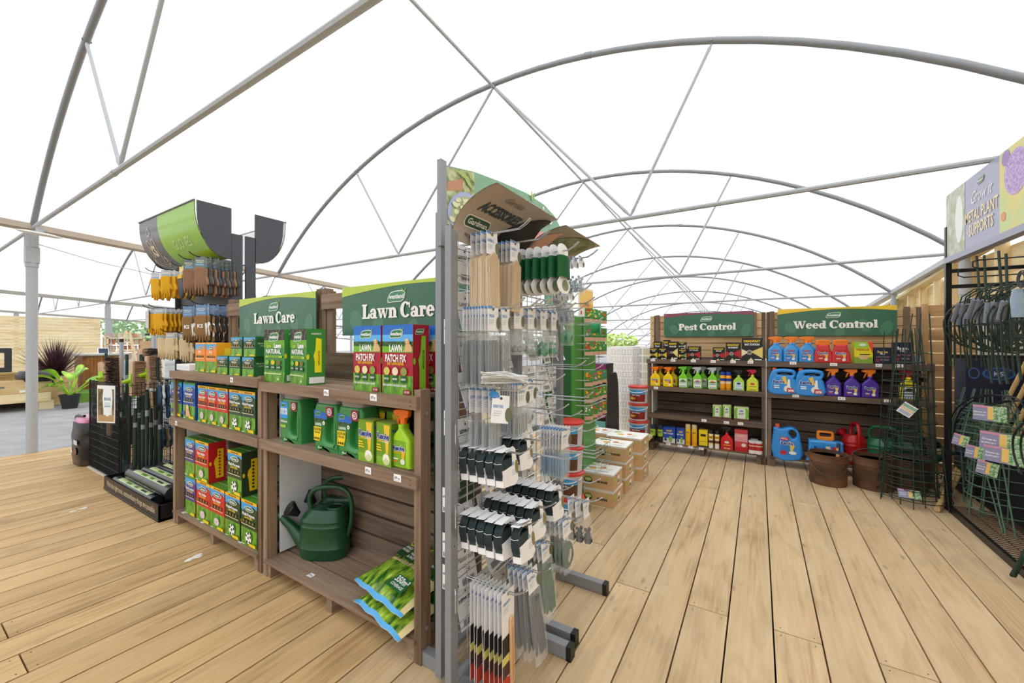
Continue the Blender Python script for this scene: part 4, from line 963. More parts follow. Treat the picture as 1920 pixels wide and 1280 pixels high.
for k, (px_, n) in enumerate(((302, 3), (318, 7), (345, 5))): glove_col(G6, px_, 1.49 - .02 * (k > 1), n, 1.5, .035, 'cream hide gloves, %s prong of the lower row' % ORD[k], .8)
G7 = glove('', '#31506e', .06, '#22262a', palm='#e8e8e8')
glove_col(G7, 297, 1.0, 2, 1.62, .06, 'blue patterned gloves with white fingers, above the tray'); glove_col(glove('', '#8a7a58', .05, '#2c2f22', palm='#2f4a66'), 296, .56, 2, 1.6, .06, 'tan and blue gloves hanging lowest, just above the tray')
glove_col(G7, 312, .86, 2, 1.7, .06, 'blue patterned gloves beside the wooden post')
m = MB(); p = W(273, 590, y=1.44); f = Face(m, (0, 0, 0), (1, 0, 0), (0, 0, 1)); m.box(0, .08, 0, .002, -.13, .04, C('#c9cdd4')); m.box(-.005, 0, 0, .003, -.14, .04, BLK); m.box(.08, .086, 0, .003, -.14, .04, BLK)
solo(m, 'price_holder', 'grey ticket holder with black edges under the yellow gloves', 'price holder', (p.x, 1.44, p.z))
# ---- low black tray with film rolls
r = thing('floor_tray', 'low black tray on the boards with gold lettering along its front', 'tray', (-5.29, 1.2, 0)); L = 1.335
m = MB(); m.box(0, L, 0, .012, 0, .13, BLKM); m.box(0, L, .5, .512, 0, .13, BLKM); m.box(0, .012, 0, .5, 0, .13, BLKM); m.box(L - .012, L, 0, .5, 0, .13, BLKM); m.box(0, L, 0, .5, 0, .02, BLKM); m.box(-.004, L + .004, -.006, 0, .012, .022, C('#2c2d30', .2)); m.build('tray_body', r)
m = MB(); f = Face(m, (0, -.0005, 0), (1, 0, 0), (0, 0, 1)); f.text('With the right tools, extraordinary things are possible', L * .5, .055, .05, C('#d9c6a8'), L * .88, .005); m.build('gold_lettering', r)
rr = None; k_ = 0
for ly, (xa, zz, ys_) in enumerate(((-5.2, .073, (1.27, 1.38, 1.49, 1.6)), (-5.02, .165, (1.325, 1.435, 1.545)))):
    for i, yy in enumerate(ys_):
        lb = 'clear wrapped ground sheet roll in the %s layer of the tray, %s from the front' % (('lower', 'upper')[ly], ORD[i])
        if rr is None:
            rr = thing('film_roll', lb, 'roll', (xa, yy, zz)); m = MB(); m.tube([(0, 0, 0), (.95, 0, .0)], .0515, C('#26282b', .2), 18); m.tube([(-.0006, 0, 0), (-.001, 0, 0)], .02, C('#8d8f92'), 10); m.build('roll', rr)
            m = MB()
            for a0, a1, c, xs in ((60, 105, '#c3d49a', (.12, .85)), (105, 150, '#e4e6e2', (.12, .85)), (68, 92, '#5f8a34', (.3, .42)), (68, 92, '#5f8a34', (.5, .58)), (112, 135, '#d06a6a', (.2, .28)), (70, 90, '#2c3a24', (.66, .78))):
                vs = []; R_ = .0522 if xs[0] == .12 else .0527
                for k in range(6):
                    t = math.radians(a0 + (a1 - a0) * k / 5); vs += [(xs[0], -R_ * math.cos(t), R_ * math.sin(t)), (xs[1], -R_ * math.cos(t), R_ * math.sin(t))]
                m.add(vs, [(2 * k, 2 * k + 1, 2 * k + 3, 2 * k + 2) for k in range(5)], C(c, .25))
            m.build('wrap_label', rr)
        else: dup(rr, (xa + .02 * (i % 2), yy, zz), label=lb)
# ---- broom basket
bx0, bx1, by0, by1, bh = -6.37, -5.40, 1.33, 1.87, .98
r = thing('wire_basket', 'tall black wire mesh basket full of brooms', 'basket', ((bx0 + bx1) / 2, (by0 + by1) / 2, 0)); hx, hy = (bx1 - bx0) / 2, (by1 - by0) / 2
for (a, b) in (((-hx, -hy), (hx, -hy)), ((hx, -hy), (hx, hy)), ((hx, hy), (-hx, hy)), ((-hx, hy), (-hx, -hy))):
    m = MB(); a = Vector((*a, 0)); b = Vector((*b, 0)); n = round((b - a).length / .033)
    for i in range(n + 1):
        p = a.lerp(b, i / n); m.tube([p + Vector((0, 0, .02)), p + Vector((0, 0, bh))], .003 if i % n else .006, BLK, 4)
    z = .02
    while z < bh + .01: m.tube([a + Vector((0, 0, z)), b + Vector((0, 0, z))], .0028, BLK, 4); z += .0783
    m.build('mesh_side', r)
m = MB(); m.box(-hx, hx, -hy, hy, 0.012, .02, BLK); m.box(-hx - .02, hx + .02, -hy - .02, hy + .02, 0, .012, C('#cfc6b6')); m.build('base', r)
m = MB(); m.box(0, .24, -.004, 0, -.33, 0, WHITE); f = Face(m, (0, -.004, -.33), (1, 0, 0), (0, 0, 1)); f.rect(.012, .012, .085, .30, two_tone('photo_brush', '#5e5236', '#8a7a50', (20, 20, 20))); f.rect(.2, .012, .228, .30, two_tone('photo_brush', '#5e5236', '#8a7a50')); f.rect(.012, .012, .228, .07, C('#b9976c')); f.up(); f.poly(smooth_loop([(.085, .31), (.2, .31), (.2, .12), (.14, .055), (.085, .12)], 2), C('#eef2f6')); f.up(); f.text('BRUSHES', .142, .2, .025, C('#4a7aa0'), .09); f.text('KENT & STOWE', .142, .14, .012, C('#4a7aa0'), .08)
for k in range(3): f.rect(.105, .175 - .012 * k, .18, .179 - .012 * k, C('#a8bccb'))
o = solo(m, 'hanging_notice', 'white brush notice hanging on the near face of the wire basket', 'notice', (W(183, 712, y=by0 - .19).x, by0 - .19, .985)); o.rotation_euler = (math.radians(3), math.radians(3), .6); o.scale = (.66, 1, 1.06); o.location.z = 1.0
BRI = two_tone('coir_bristle', '#2e1f17', '#5f4534', (260, 260, 40), 2, .35, .65, .9); BRP = two_tone('pale_bristle', '#8a6a50', '#b8967a', (260, 260, 40), 2, .35, .65, .9); BW = wood('broom_wood', '#d2b394', '#c2a081', '#a17f60', 'z', knots=False)
def broom(label, loc, rot, ln, bris, sock=True, hd=.3, face='-y'):
    r = thing('broom', label, 'broom', loc); r.rotation_euler = rot
    m = MB(); m.puff(puff(rrect(-.03, 0, .03, hd, .015, 3), (), .011, .004, 1, key=('bh', hd)), BW); m.build('head', r)
    m = MB(); rr_ = random.Random(int(hd * 1000) + int(loc[0] * 100)); nb = 26
    for i in range(nb):
        for j in range(3):
            zz = hd * (i + .5) / nb; xx = -.022 + .022 * j; l = .1 * rr_.uniform(.85, 1.1); m.tube([(xx, .01, zz), (xx + rr_.uniform(-.012, .012), .01 + l * .5, zz + rr_.uniform(-.006, .006)), (xx * 1.6 + rr_.uniform(-.02, .02), .01 + l, zz + rr_.uniform(-.012, .012))], [.0075, .009, .003], bris, 5)
    m.build('bristles', r)
    if sock:
        m = MB(); g = C('#a8d22c', .35); m.tube([(0, -.011, hd * .45), (0, -.075, hd * .4)], [.024, .019], g, 12); m.tube([(0, -.0752, hd * .4), (0, -.0756, hd * .4)], [.012, .012], C('#4f6a14'), 12); m.sel([(0, -.016, hd * .25, .018, .004, 3), (0, -.018, hd * .45, .026, .006, 3), (0, -.016, hd * .65, .018, .004, 3)], g, 12); m.build('socket', r)
    m = MB(); m.tube([(0, .0, -ln), (0, .0, .04)], .012, GREENW, 8) if not sock else m.tube([(0, -.012, -ln), (0, -.012, -.01)], .012, GREENW, 8); m.build('handle', r)
    return r
cxb, cyb = (bx0 + bx1) / 2, (by0 + by1) / 2
def at(px_, py_, y): p = W(px_, py_, y=y); return (p.x, y, p.z)
def spin(rz, tilt=0, lean=0): return (math.radians(lean), math.radians(tilt), math.radians(rz))
broom('broom with reddish bristles and lime socket, nearest the notice corner', at(192, 728, 1.42), spin(48, -2), .8, BRP)
broom('broom with thick dark brown bristles towards the viewer', at(222, 742, 1.44), spin(215, 2), .7, BRI, False, .42)
broom('broom with pale wooden head and lime socket, in the middle of the basket', at(247, 742, 1.45), spin(8, 2), .7, BRP, True, .36)
broom('broom with leaning pale head and lime socket, towards the gloves', at(279, 728, 1.57), spin(6, -7), .7, BRP, True, .34)
broom('broom with tall pale head standing highest at the back', at(262, 700, 1.78), spin(20, 0), .7, BRP, False, .3)
broom('broom with black bristles at the glove side of the basket', at(299, 720, 1.74), spin(190, 3), .7, two_tone('black_bristle', '#1b1816', '#38302b', (260, 260, 40)), False, .4)
broom('broom pushed low into the basket with its socket showing', at(283, 775, 1.72), spin(12, -4), .6, BRI, True, .24)
DB = two_tone('black_bristle', '#1b1816', '#38302b', (260, 260, 40))
bb = broom('black bristled broom head deep inside the basket, first of a bunch', at(238, 830, 1.6), spin(200, 3), .5, DB, False, .3)
for k, (px_, py_, yy, a) in enumerate(((205, 820, 1.42, 20), (262, 830, 1.56, 160), (283, 820, 1.66, 230), (222, 860, 1.5, 190), (250, 870, 1.55, 10), (275, 868, 1.65, 200), (295, 840, 1.75, 170), (240, 780, 1.75, 185), (190, 850, 1.45, 30), (205, 870, 1.5, 200))):
    o = dup(bb, at(px_, py_, yy), label='black bristled broom head deep inside the basket, %s of a bunch' % ORD[k + 1]); o.rotation_euler = spin(a, 2 * (k % 3 - 1))
hp = None
for i, (px_, py_, t) in enumerate(((199, 662, 0), (237, 664, 1), (262, 664, 2), (270, 668, -2), (297, 670, -1), (230, 668, 0), (187, 700, 1), (208, 690, -1), (216, 735, 0), (243, 720, 1), (226, 745, -2), (275, 735, 1), (262, 745, -1), (292, 760, 0), (176, 760, 1), (182, 740, -1), (200, 750, 0), (212, 765, 1), (221, 770, -1), (234, 760, 0), (253, 765, 1), (268, 770, 0), (284, 765, -1), (300, 770, 0))):
    p = W(px_, py_, y=(1.6 + .04 * (i % 3)) if i < 6 else 1.42 + .045 * (i % 5)); lb = 'dark green tool handle in the wire basket, %s shaft in the crowd' % ORD[i]
    if hp is None:
        hp = thing('garden_tool', lb, 'tool handle', (p.x, p.y, .03)); m = MB(); m.tube([(0, 0, 0), (0, 0, 1.2)], .0155, GREENW, 8); m.build('shaft', hp); m = MB(); m.tube([(0, 0, .88), (0, 0, .96)], .0162, C('#8f9698', .4), 8); m.build('foil_sticker', hp); hp.rotation_euler = (0, math.radians(t), 0); hp.scale = (1, 1, (p.z - .03) / 1.2)
    else: o = dup(hp, (p.x, p.y, .03), label=lb); o.rotation_euler = (0, math.radians(t), 0); o.scale = (1, 1, (p.z - .03) / 1.2)
m = MB(); p = W(228, 635, y=1.66); m.tube([(0, 0, -.75), (0, 0, -.04)], .021, C('#a7adb6', .4, .3), 10); m.tube([(0, 0, -.04), (0, 0, 0)], .0215, BLK, 10); solo(m, 'garden_tool', 'silver grey tool handle with black tip rising above the brooms', 'tool handle', (p.x, 1.66, p.z))
m = MB(); p = W(289, 625, y=1.8); m.tube([(0, 0, -.8), (0, 0, 0)], .024, C('#b4b9c0', .4, .3), 10); solo(m, 'garden_tool', 'thicker plain grey pole rising beside the gloves', 'tool handle', (p.x, 1.8, p.z))
# ---- bag of bark with pink top
r = thing('compost_bag', 'black plastic bag with pink top standing against the wire basket', 'bag', (-6.68, 1.36, 0)); m = MB()
secs = []
for k in range(9):
    z = .46 * k / 8; s_ = 1 - .1 * abs(k / 8 - .45) * 2; secs.append((.006 * math.sin(k * 2.1), .004 * math.cos(k * 1.7), z, .155 * s_ * (1 + .03 * math.sin(k * 3)), .1 * s_, 3))
m.sel(secs, two_tone('black_bag_print', '#1a191a', '#4a352e', (9, 9, 9), 4, .5, .68, .3), 24); f = Face(m, (-.11, -.098, .1), (1, 0, 0), (0, 0, 1)); f.k = 4
f.rect(.12, .13, .165, .18, C('#d9d9dc')); f.rect(.17, .13, .215, .18, C('#d9d9dc')); f.poly([(.03, .03), (.06, .1), (.09, .03)], C('#e6e2dc')); f.disc(.16, .06, .04, C('#7a4a34')); m.build('sack', r)
m = MB(); m.sel([(0, 0, .462, .135, .08, 3), (.01, 0, .50, .14, .07, 2.5), (.02, 0, .52, .12, .05, 2.5)], C('#d08ab0', .3), 20); m.build('pink_top', r)
m = MB(); m.tube([(-.15, -.04, .45), (-.1, -.05, .51), (0, -.06, .535), (.12, -.05, .54)], .013, C('#1a1a1c', .25), 8); m.build('carry_strap', r); r.scale = (1.45, 1.1, 1.05); r.location.x = -6.63
# ================================================================ beyond the basket: left background
def gz(px_, py_): return W(px_, py_, z=-.08)
p = W(74, 431, x=-7.5); r = thing('ceiling_lamp', 'round white disc lamp fixed under the gutter above the near post', 'lamp', (p.x, p.y, p.z - .045), 0)
m = MB(); m.lathe([(.001, .018), (.12, .016), (.185, .004), (.19, -.006), (.15, -.02), (.001, -.026)], C('#eceae8', .3), 28); m.build('disc', r); r.rotation_euler = (math.radians(-4), math.radians(8), 0)
m = MB(); m.box(-.03, .03, -.03, .03, .01, .075, GALVL); m.build('bracket', r)
# raised planter bed
NT = wood('new_timber_x', '#d9bd8c', '#ccac79', '#ad8b5a', 'x', 24, var=.05); NTY = wood('new_timber_y', '#d9bd8c', '#ccac79', '#ad8b5a', 'y', 24, var=.05)
XF = -13.4; ye = W(105, 700, x=XF).y
def zx(px_, py_, x): return W(px_, py_, x=x).z
zt, zb, zl = zx(105, 709, XF), zx(105, 733, XF), zx(100, 750, XF)
r = thing('raised_planter', 'new timber raised planter tray on a low timber frame seen past the near post', 'planter', (XF, ye, -.08)); zt += .08; zb += .08; zl += .08
m = MB(); m.box(-.05, 0, -3.2, 0, zb, zt, NTY); m.box(-3.6, -3.55, -3.2, 0, zb, zt, NTY); m.box(-3.55, -.05, -.05, 0, zb, zt, NT); m.box(-3.55, -.05, -3.2, -3.15, zb, zt, NT); m.box(-3.55, -.05, -3.15, -.05, zb, zb + .03, NT); m.build('tray', r)
m = MB(); m.box(-.1, .03, -3.3, -.08, zl, zb - .005, YW); m.box(-3.5, -3.37, -3.3, -.08, zl, zb - .005, YW); m.build('frame', r)
for yy in (-2.8, -.25):
    for xx in (-.12, -3.4): m = MB(); m.box(xx, xx + .12, yy, yy + .22, 0, zl, YZ); m.build('leg', r)
m = MB(); m.box(.001, .006, -.95, -.72, zb + .13, zb + .17, C('#7a746a', .6)); m.build('size_sticker', r); m = MB(); m.box(.001, .006, -.52, -.42, zb + .02, zb + .07, WHITE); m.build('price_label', r)
r = thing('tool_bag', 'black covered bundle lying over the edge of the timber planter', 'bag', (XF - .3, W(72, 700, x=XF).y, zt - .08 - .05), PI / 2)
m = MB(); m.sel([(0, 0, 0, .26, .35, 3), (.02, 0, .07, .29, .4, 3), (0, 0, .14, .28, .38, 2.6), (-.03, 0, .22, .2, .28, 2.3)], C('#202226', .4), 24); m.build('cover', r)
m = MB(); m.tube([(.2, -.34, .03), (.21, -.36, -.05), (.2, -.34, -.12)], [.012, .02, .024], C('#2a2022', .5), 8); m.build('strap', r)
v, f = puff(rrect(0, 0, 1.1, .62, .02, 2), [rrect(.12, .12, .98, .5, .01, 1)[::-1]], .03, .004, 1); m = MB(); m.puff((v, f), C('#33373d', .5)); pf = W(22, 700, x=-16.5)
solo(m, 'black_frame', 'black rectangular frame standing at the left edge before the timber wall', 'frame', (-16.5, pf.y - 1.1, zx(22, 697, -16.5)), PI / 2)
m = MB(); m.box(-.5, .5, -1.3, 0, 0, zx(22, 697, -16.5) + .079, wood('old_planks', '#c0aa70', '#a8935c', '#8a7648', 'y', 18)); solo(m, 'timber_crate', 'low greyish timber crate carrying the black frame', 'crate', (-16.5, pf.y + .05, -.08))
# dark red spiky plant
pc = W(104, 700, x=-14.9); r = thing('cordyline', 'big dark purple spiky plant in a timber planter before the pale wall', 'plant', (-14.9, pc.y, .1)); LF = two_tone('purple_leaf', '#3a2228', '#5f4046', (5, 5, 5), 3, .35, .65, .5, '#8a6a6c')
m = MB(); rc = random.Random(11)
for i in range(520):
    az = rc.uniform(0, 2 * PI); el = math.radians(rc.choice((rc.uniform(-5, 60), rc.uniform(35, 88)))); ln = rc.uniform(.75, 1.15); wd = rc.uniform(.009, .018)
    d = Vector((math.cos(az) * math.cos(el), math.sin(az) * math.cos(el), math.sin(el))); side = d.cross(Vector((0, 0, 1))).normalized() if el < 1.5 else Vector((1, 0, 0)); vs = []
    for k in range(5):
        t = k / 4; c = d * ln * t + Vector((0, 0, .42 - .2 * t * t * (1.3 - math.sin(el)))); q = side * wd * ((1 - t) ** .6) * (.5 + t if t < .4 else 1); vs += [c - q, c + q]
    m.add(vs, [(2 * k, 2 * k + 1, 2 * k + 3, 2 * k + 2) for k in range(4)], LF)
m.build('leaves', r); m = MB(); m.tube([(0, 0, .0), (0, 0, .55)], .06, C('#4a3a30')); m.build('stem', r)
XP2 = -14.0; y0 = W(104, 700, x=XP2).y; y1 = W(146, 700, x=XP2).y; zt = zx(120, 705, XP2) + .08
r = thing('timber_planter', 'square timber planter of stacked boards under the purple plant', 'planter', (XP2, y0 - .3, -.08)); m = MB(); D_ = y1 - y0 + .3
for k in range(4):
    a, b = zt * k / 4 + .005, zt * (k + 1) / 4; m.box(-.05, 0, 0, D_, a, b, NTY); m.box(-1.7, -1.65, 0, D_, a, b, NTY); m.box(-1.65, -.05, 0, .05, a, b, NT); m.box(-1.65, -.05, D_ - .05, D_, a, b, NT)
m.build('boards', r); m = MB(); m.box(-1.65, -.05, .05, D_ - .05, zt - .2, zt - .06, C('#3a2e24', .9)); m.build('soil', r)
g = W(131, 765, z=-.08); r = thing('potted_plant', 'bright green broad leaved plant in a black pot on the ground', 'plant', tuple(g)); m = MB(); m.lathe([(.12, 0), (.165, .28), (.175, .28), (.175, .31), (.155, .31), (.15, .28)], C('#26282b', .5), 22, caps=(True, False)); m.build('pot', r); m = MB(); m.lathe([(.001, .28), (.15, .28)], C('#2b2118', .9), 16); m.build('soil', r)
LG = two_tone('bright_leaf', '#6fb321', '#b5dc3f', (6, 6, 6), 3, .4, .6, .35, '#dcec7a'); m = MB()
for i, (az, el, ln, wd) in enumerate(((170, 62, .65, .13), (260, 50, .7, .13), (80, 70, .7, .12), (90, 38, .7, .12), (110, 25, .85, .11), (230, 60, .6, .13), (100, 75, .75, .12), (-90, 35, .5, .09), (-60, 50, .5, .12), (-80, 62, .75, .13))):
    az = math.radians(az); el = math.radians(el); d = Vector((math.cos(az) * math.cos(el), math.sin(az) * math.cos(el), math.sin(el))); s_ = Vector((-math.sin(az), math.cos(az), .25)).normalized(); b0 = Vector((0, 0, .35)); m.tube([b0 - Vector((0, 0, .07)), b0 + d * ln * .5], .012, LG, 5); vs = []
    for k in range(9):
        t = k / 8; c = b0 + d * ln * (.45 + .75 * t) + Vector((0, 0, -.3 * t * t)); q = s_ * wd * math.sin(PI * min(.99, t * .93 + .05)) ** .8; vs += [c - q + Vector((0, 0, .03)), c, c + q + Vector((0, 0, .03))]
    m.add(vs, [x for k in range(8) for x in ((3 * k, 3 * k + 1, 3 * k + 4, 3 * k + 3), (3 * k + 1, 3 * k + 2, 3 * k + 5, 3 * k + 4))], LG)
m.build('leaves', r)
# counter with till
XC_ = -15.4; y0 = W(155, 700, x=XC_).y; y1 = W(232, 700, x=XC_).y; h = zx(160, 664, XC_) + .08; L = y1 - y0
r = thing('counter', 'brown timber clad counter with pale worktop behind the brooms', 'counter', (XC_, y0, -.08)); m = MB(); RC = wood('red_cladding', '#a8703c', '#96602f', '#744722', 'z', 20)
for k in range(12): m.box(-.03, 0, k * L / 12, (k + .95) * L / 12, .05, h - .04, RC)
m.box(-.8, -.03, 0, L, .05, h - .04, RC); m.build('cladding', r); m = MB(); m.box(-.85, .06, -.06, L + .1, h - .04, h, C('#bcbdbb', .4)); m.build('worktop', r)
r2 = thing('tablet', 'white framed tablet till standing on the counter', 'tablet', (XC_ - .1, W(186, 700, x=XC_).y, h - .08), PI / 2); m = MB(); m.box(0, .22, 0, .02, 0, .17, WHITE); m.build('case', r2); m = MB(); m.box(.015, .205, -.002, 0, .02, .155, C('#2c3c58', .2)); m.build('screen', r2); r2.rotation_euler = (math.radians(-15), 0, PI / 2)
p = W(146, 735, z=-.08); m = MB(); m.box(-1.2, 0, 0, 2.2, 0, .22, C('#6f9a3a', .8)); solo(m, 'turf_display', 'low block covered with artificial green grass behind the potted plant', 'display', (-14.1, W(147, 700, x=-14.1).y, -.08))
# shelving with pots and the step ladder, bright light put into their pale colours
XS = -16.6; y0 = W(200, 650, x=XS).y; y1 = W(272, 650, x=XS).y; L = y1 - y0; zb_ = -.08
r = thing('pot_shelf', 'brightly lit pale open timber shelving with clay pots beyond the brooms', 'shelf unit', (XS, y0, zb_)); PL = wood('white_pine', '#f2dfbf', '#e8d0a8', '#d4b888', 'y', 24, var=.04); PLZ = wood('bright_lit_pine_z', '#f2dfbf', '#e8d0a8', '#d4b888', 'z', 24, var=.04)
lv = [zx(235, q, XS) + .08 for q in (674, 659, 645, 633)]
for z in lv: m = MB(); m.box(-.4, 0, 0, L, z - .02, z, PL); m.build('shelf', r)
for yy in (0, L - .04):
    for xx in (-.4, -.04): m = MB(); m.box(xx, xx + .04, yy, yy + .04, 0, lv[-1] + .05, PLZ); m.build('upright', r)
PC = ['#c98a70', '#d8a898', '#b9a8a4', '#cfc2bc', '#b26a52', '#d9c4b8', '#c7a6a0']; PN = ('clay', 'pale pink', 'mauve grey', 'cream', 'brick red', 'sand', 'dusty rose')
for j, z in enumerate(lv):
    for i in range(7):
        m = MB(); hh = ((lv[j + 1] - z) if j < 3 else .17) * .8; rr_ = min(L / 17, hh * .5); m.lathe([(rr_ * .6, 0), (rr_ * (.8 if (i + j) % 2 else 1.05), hh * .5), (rr_ * .9, hh * .9), (rr_, hh * .9), (rr_, hh)], C(PC[(i * 3 + j * 2) % 7], .7), 14)
        solo(m, 'flower_pot', '%s pot on the %s shelf of the pale shelving, %s along' % (PN[(i * 3 + j * 2) % 7], ('lowest', 'second', 'third', 'top')[j], ORD[i]), 'pot', (XS - .16, y0 + L * (i + .55) / 7.1, z + zb_), group='pots on the pale shelving')
XL = -16.2; yl = W(240, 650, x=XL).y; r = thing('step_ladder', 'brightly lit pale timber A-frame ladder shelf in front of the pots', 'ladder', (XL, yl, -.08)); zt2 = zx(240, 620, XL) + .08; pa = W(216, 676, x=XL); pb = W(254, 676, x=XL)
for p_, s_ in ((pa, -1), (pb, 1)): k = (p_.y - yl) / (zt2 - p_.z - .08) * zt2; m = MB(); m.bar((0, s_ * .02, zt2), (0, k, .0), .07, .05, PLZ, (1, 0, 0)); m.build('leg', r)
for k in (.35, .6): m = MB(); q0 = (pa.y - yl) * k * 1.1; q1 = (pb.y - yl) * k * 1.1; m.bar((0.045, q0, zt2 - (zt2 - pa.z) * k), (.045, q1, zt2 - (zt2 - pa.z) * k), .03, .05, PL); m.build('step', r)
XK = -12.5; y0 = W(270, 650, x=XK).y; z0 = zx(275, 672, XK); m = MB(); m.box(-.25, 0, 0, .3, 0, .42, C('#c4a07a', .8)); solo(m, 'cardboard_box', 'brown carton standing high beside the grey pole', 'box', (XK, y0, z0))
m = MB(); m.box(-.35, .05, -.05, .38, 0, z0 + .079, C('#e4e0d8', .8)); solo(m, 'plinth', 'pale plinth carrying the brown carton', 'plinth', (XK, y0, -.08))
# greenery outside
def foliage(nm, lab, cx, cy, cz, rx, ry, rz_, n, cols, seed, lf=.12):
    rr_ = random.Random(seed); m = MB(); mt = two_tone('leaf_' + cols[0].lstrip('#'), cols[0], cols[1], (2, 2, 2), 3, .4, .6, .6)
    for i in range(n):
        a = rr_.uniform(0, 2 * PI); b = math.acos(rr_.uniform(-1, 1)); q = rr_.uniform(.6, 1.0); c = Vector((rx * q * math.sin(b) * math.cos(a), ry * q * math.sin(b) * math.sin(a), rz_ * q * math.cos(b)))
        u = Vector((rr_.uniform(-1, 1), rr_.uniform(-1, 1), rr_.uniform(-1, 1))).normalized() * lf; v = u.orthogonal().normalized() * lf * .5
        m.add([c - u, c + v, c + u, c - v], [(0, 1, 2, 3)], mt)
    r = thing(nm, lab, 'tree', (cx, cy, -.08)); o = m.build('crown', r, loc=(0, 0, cz + .08)); m = MB(); m.tube([(0, 0, 0), (0, 0, cz)], .12, C('#5a4a3a', .8), 8); m.build('trunk', r); return r
foliage('tree', 'hazy pale green tree beyond the end of the left timber wall', -33.5, 9.6, 2.6, 3.2, 2.6, 1.5, 900, ['#9cc48a', '#c8e0b8'], 1, .2)  # leaf greens lightened to carry backlight and haze
foliage('tree', 'hazy light green tree seen under the yellow gloves', -31.5, 12.5, 2.7, 2.6, 2.4, 1.5, 800, ['#a8cc96', '#d2e6c4'], 2, .17)  # backlight and haze mixed into this leaf colour too
# ================================================================ wire racks
def rack(name, label, x, ys, top, side, foot_len, lean=0.0, base_back=.0):
    r = thing(name, label, 'display rack', (x, ys[0], 0)); Y = [y - ys[0] for y in ys]
    for i, y in enumerate(Y):
        m = MB(); m.box(-.015, .015, y - .02, y + .02, .03, top, RACK)
        if i == 0:
            m.add([(.0152, y - .003, .62), (.0152, y + .003, .62), (.0152, y + .003, .626), (.0152, y - .003, .626)], [(0, 1, 2, 3)], BLK)
        m.build('upright', r)
    for a, b in zip(Y[:-1], Y[1:]):
        m = MB(); z = .16
        while z < top - .03:
            m.tube([(.0, a + .02, z), (.0, b - .02, z)], .0024, CHROME, 4)
            m.tube([(.0, a + .02, z + .03), (.0, b - .02, z + .03)], .0024, CHROME, 4); z += .105
        n = 5
        for i in range(1, n): yy = a + (b - a) * i / n; m.tube([(0, yy, .12), (0, yy, top - .02)], .0024, CHROME, 4)
        m.build('wire_grid', r)
        m = MB(); m.tube([(0, a, .1), (0, b, .1)], .016, RACK, 8); m.tube([(0, a, top - .02), (0, b, top - .02)], .012, RACK, 8); m.build('cross_bar', r)
    return r
XB = -1.0; YBK = [1.18, 1.67, 2.16]
rb = rack('wire_rack', 'tall grey wire rack hung with pegs, ties and labels', XB, YBK, 1.842, 1, .3)
def foot(par, x0, x1, y):
    m = MB(); m.box(x0, x1 - .02, y - .02, y + .02, .004, .06, RACK); o = m.build('foot', par); m = MB(); m.box(x1 - .02, x1 + .004, y - .022, y + .022, 0, .063, BLK); m.build('end_cap', o)
foot(rb, -.02, .30, .46); foot(rb, -.02, .285, .545); foot(rb, -.02, .285, .985); foot(rb, -.05, .28, 0.0)
XA = -1.112; ra = rack('wire_rack', 'plain grey wire rack with seed cards standing behind the peg rack', XA, [1.25, 1.80, 2.35], 1.93, 1, .3)
foot(ra, -.17, .235, .04)
# clip on the near upright
m = MB()
for z in (1.72, 1.66): m.tube([(.0, .02, z), (.0, .06, z), (.03, .075, z - .005)], .003, CHROME, 5)
m.build('hook_end', rb)
# curved headers
def hood(par_label, y0, y1, x, z, rad, words, under, nm, over='#c7bdb0', tall=.33):
    n = 12; m = MB(); L = y1 - y0; rows = [(rad * (1 - math.cos(math.radians(7.0 * k))), tall * math.sin(math.radians(7.0 * k))) for k in range(n + 1)]
    vs = []
    for (dx, dz_) in rows: vs += [(dx, 0, dz_), (dx, L, dz_)]
    m.add(vs, [(2 * i, 2 * i + 1, 2 * i + 3, 2 * i + 2) for i in range(n)], C(under, .35))
    m.add([(a - .003, b, c + .003) for a, b, c in vs], [(2 * i, 2 * i + 1, 2 * i + 3, 2 * i + 2) for i in range(n)], C(over, .4))
    r = solo(m, nm, par_label, 'header', (x, y0, z)); return r, rows, L
def curved_print(mb, rows, lift=.002):
    acc = [0]
    for i in range(1, len(rows)): acc.append(acc[-1] + math.dist(rows[i], rows[i - 1]))
    def onc(a, s_):   # a along y, s_ along the arc from the inner edge
        s_ = max(0, min(acc[-1] - 1e-4, s_)); i = max(k for k in range(len(acc) - 1) if acc[k] <= s_); t = (s_ - acc[i]) / (acc[i + 1] - acc[i])
        x = rows[i][0] + (rows[i + 1][0] - rows[i][0]) * t; z = rows[i][1] + (rows[i + 1][1] - rows[i][1]) * t
        d = Vector((rows[i + 1][0] - rows[i][0], 0, rows[i + 1][1] - rows[i][1])).normalized(); n = Vector((d.z, 0, -d.x)); return Vector((x, a, z)) + n * lift
    return onc, acc[-1]
h1, rows, L = hood('curved grey header with white oval brand badge above the peg rack', 1.17, 1.665, -.99, 1.79, .235, '', '#b3aaa0', 'curved_header', tall=.17)
m = MB(); onc, S = curved_print(m, rows)
def cprint(t, a, s_, h, mt, wmax, bold=.02, shear=.2):
    v, f, wd = text2d(t, bold); sxx = min(h, wmax / wd); m.add([onc(a + (x - wd / 2) * sxx + y * h * shear, s_ + y * h) for x, y in v], f, mt)
NV = C('#3c4a58', .4); cprint('ACCESSORIES', .2, S * .5, .05, NV, .27, .05); cprint('Garden', .2, S * .78, .035, C('#8f8a84', .5), .13)
def cpoly(pts, mt): m.add([onc(a, s_) for a, s_ in pts], [tuple(range(len(pts)))], mt)
pb = rrect(.04, S * .22, .2, S * .40, .018, 3); cpoly(pb, WHITE); 
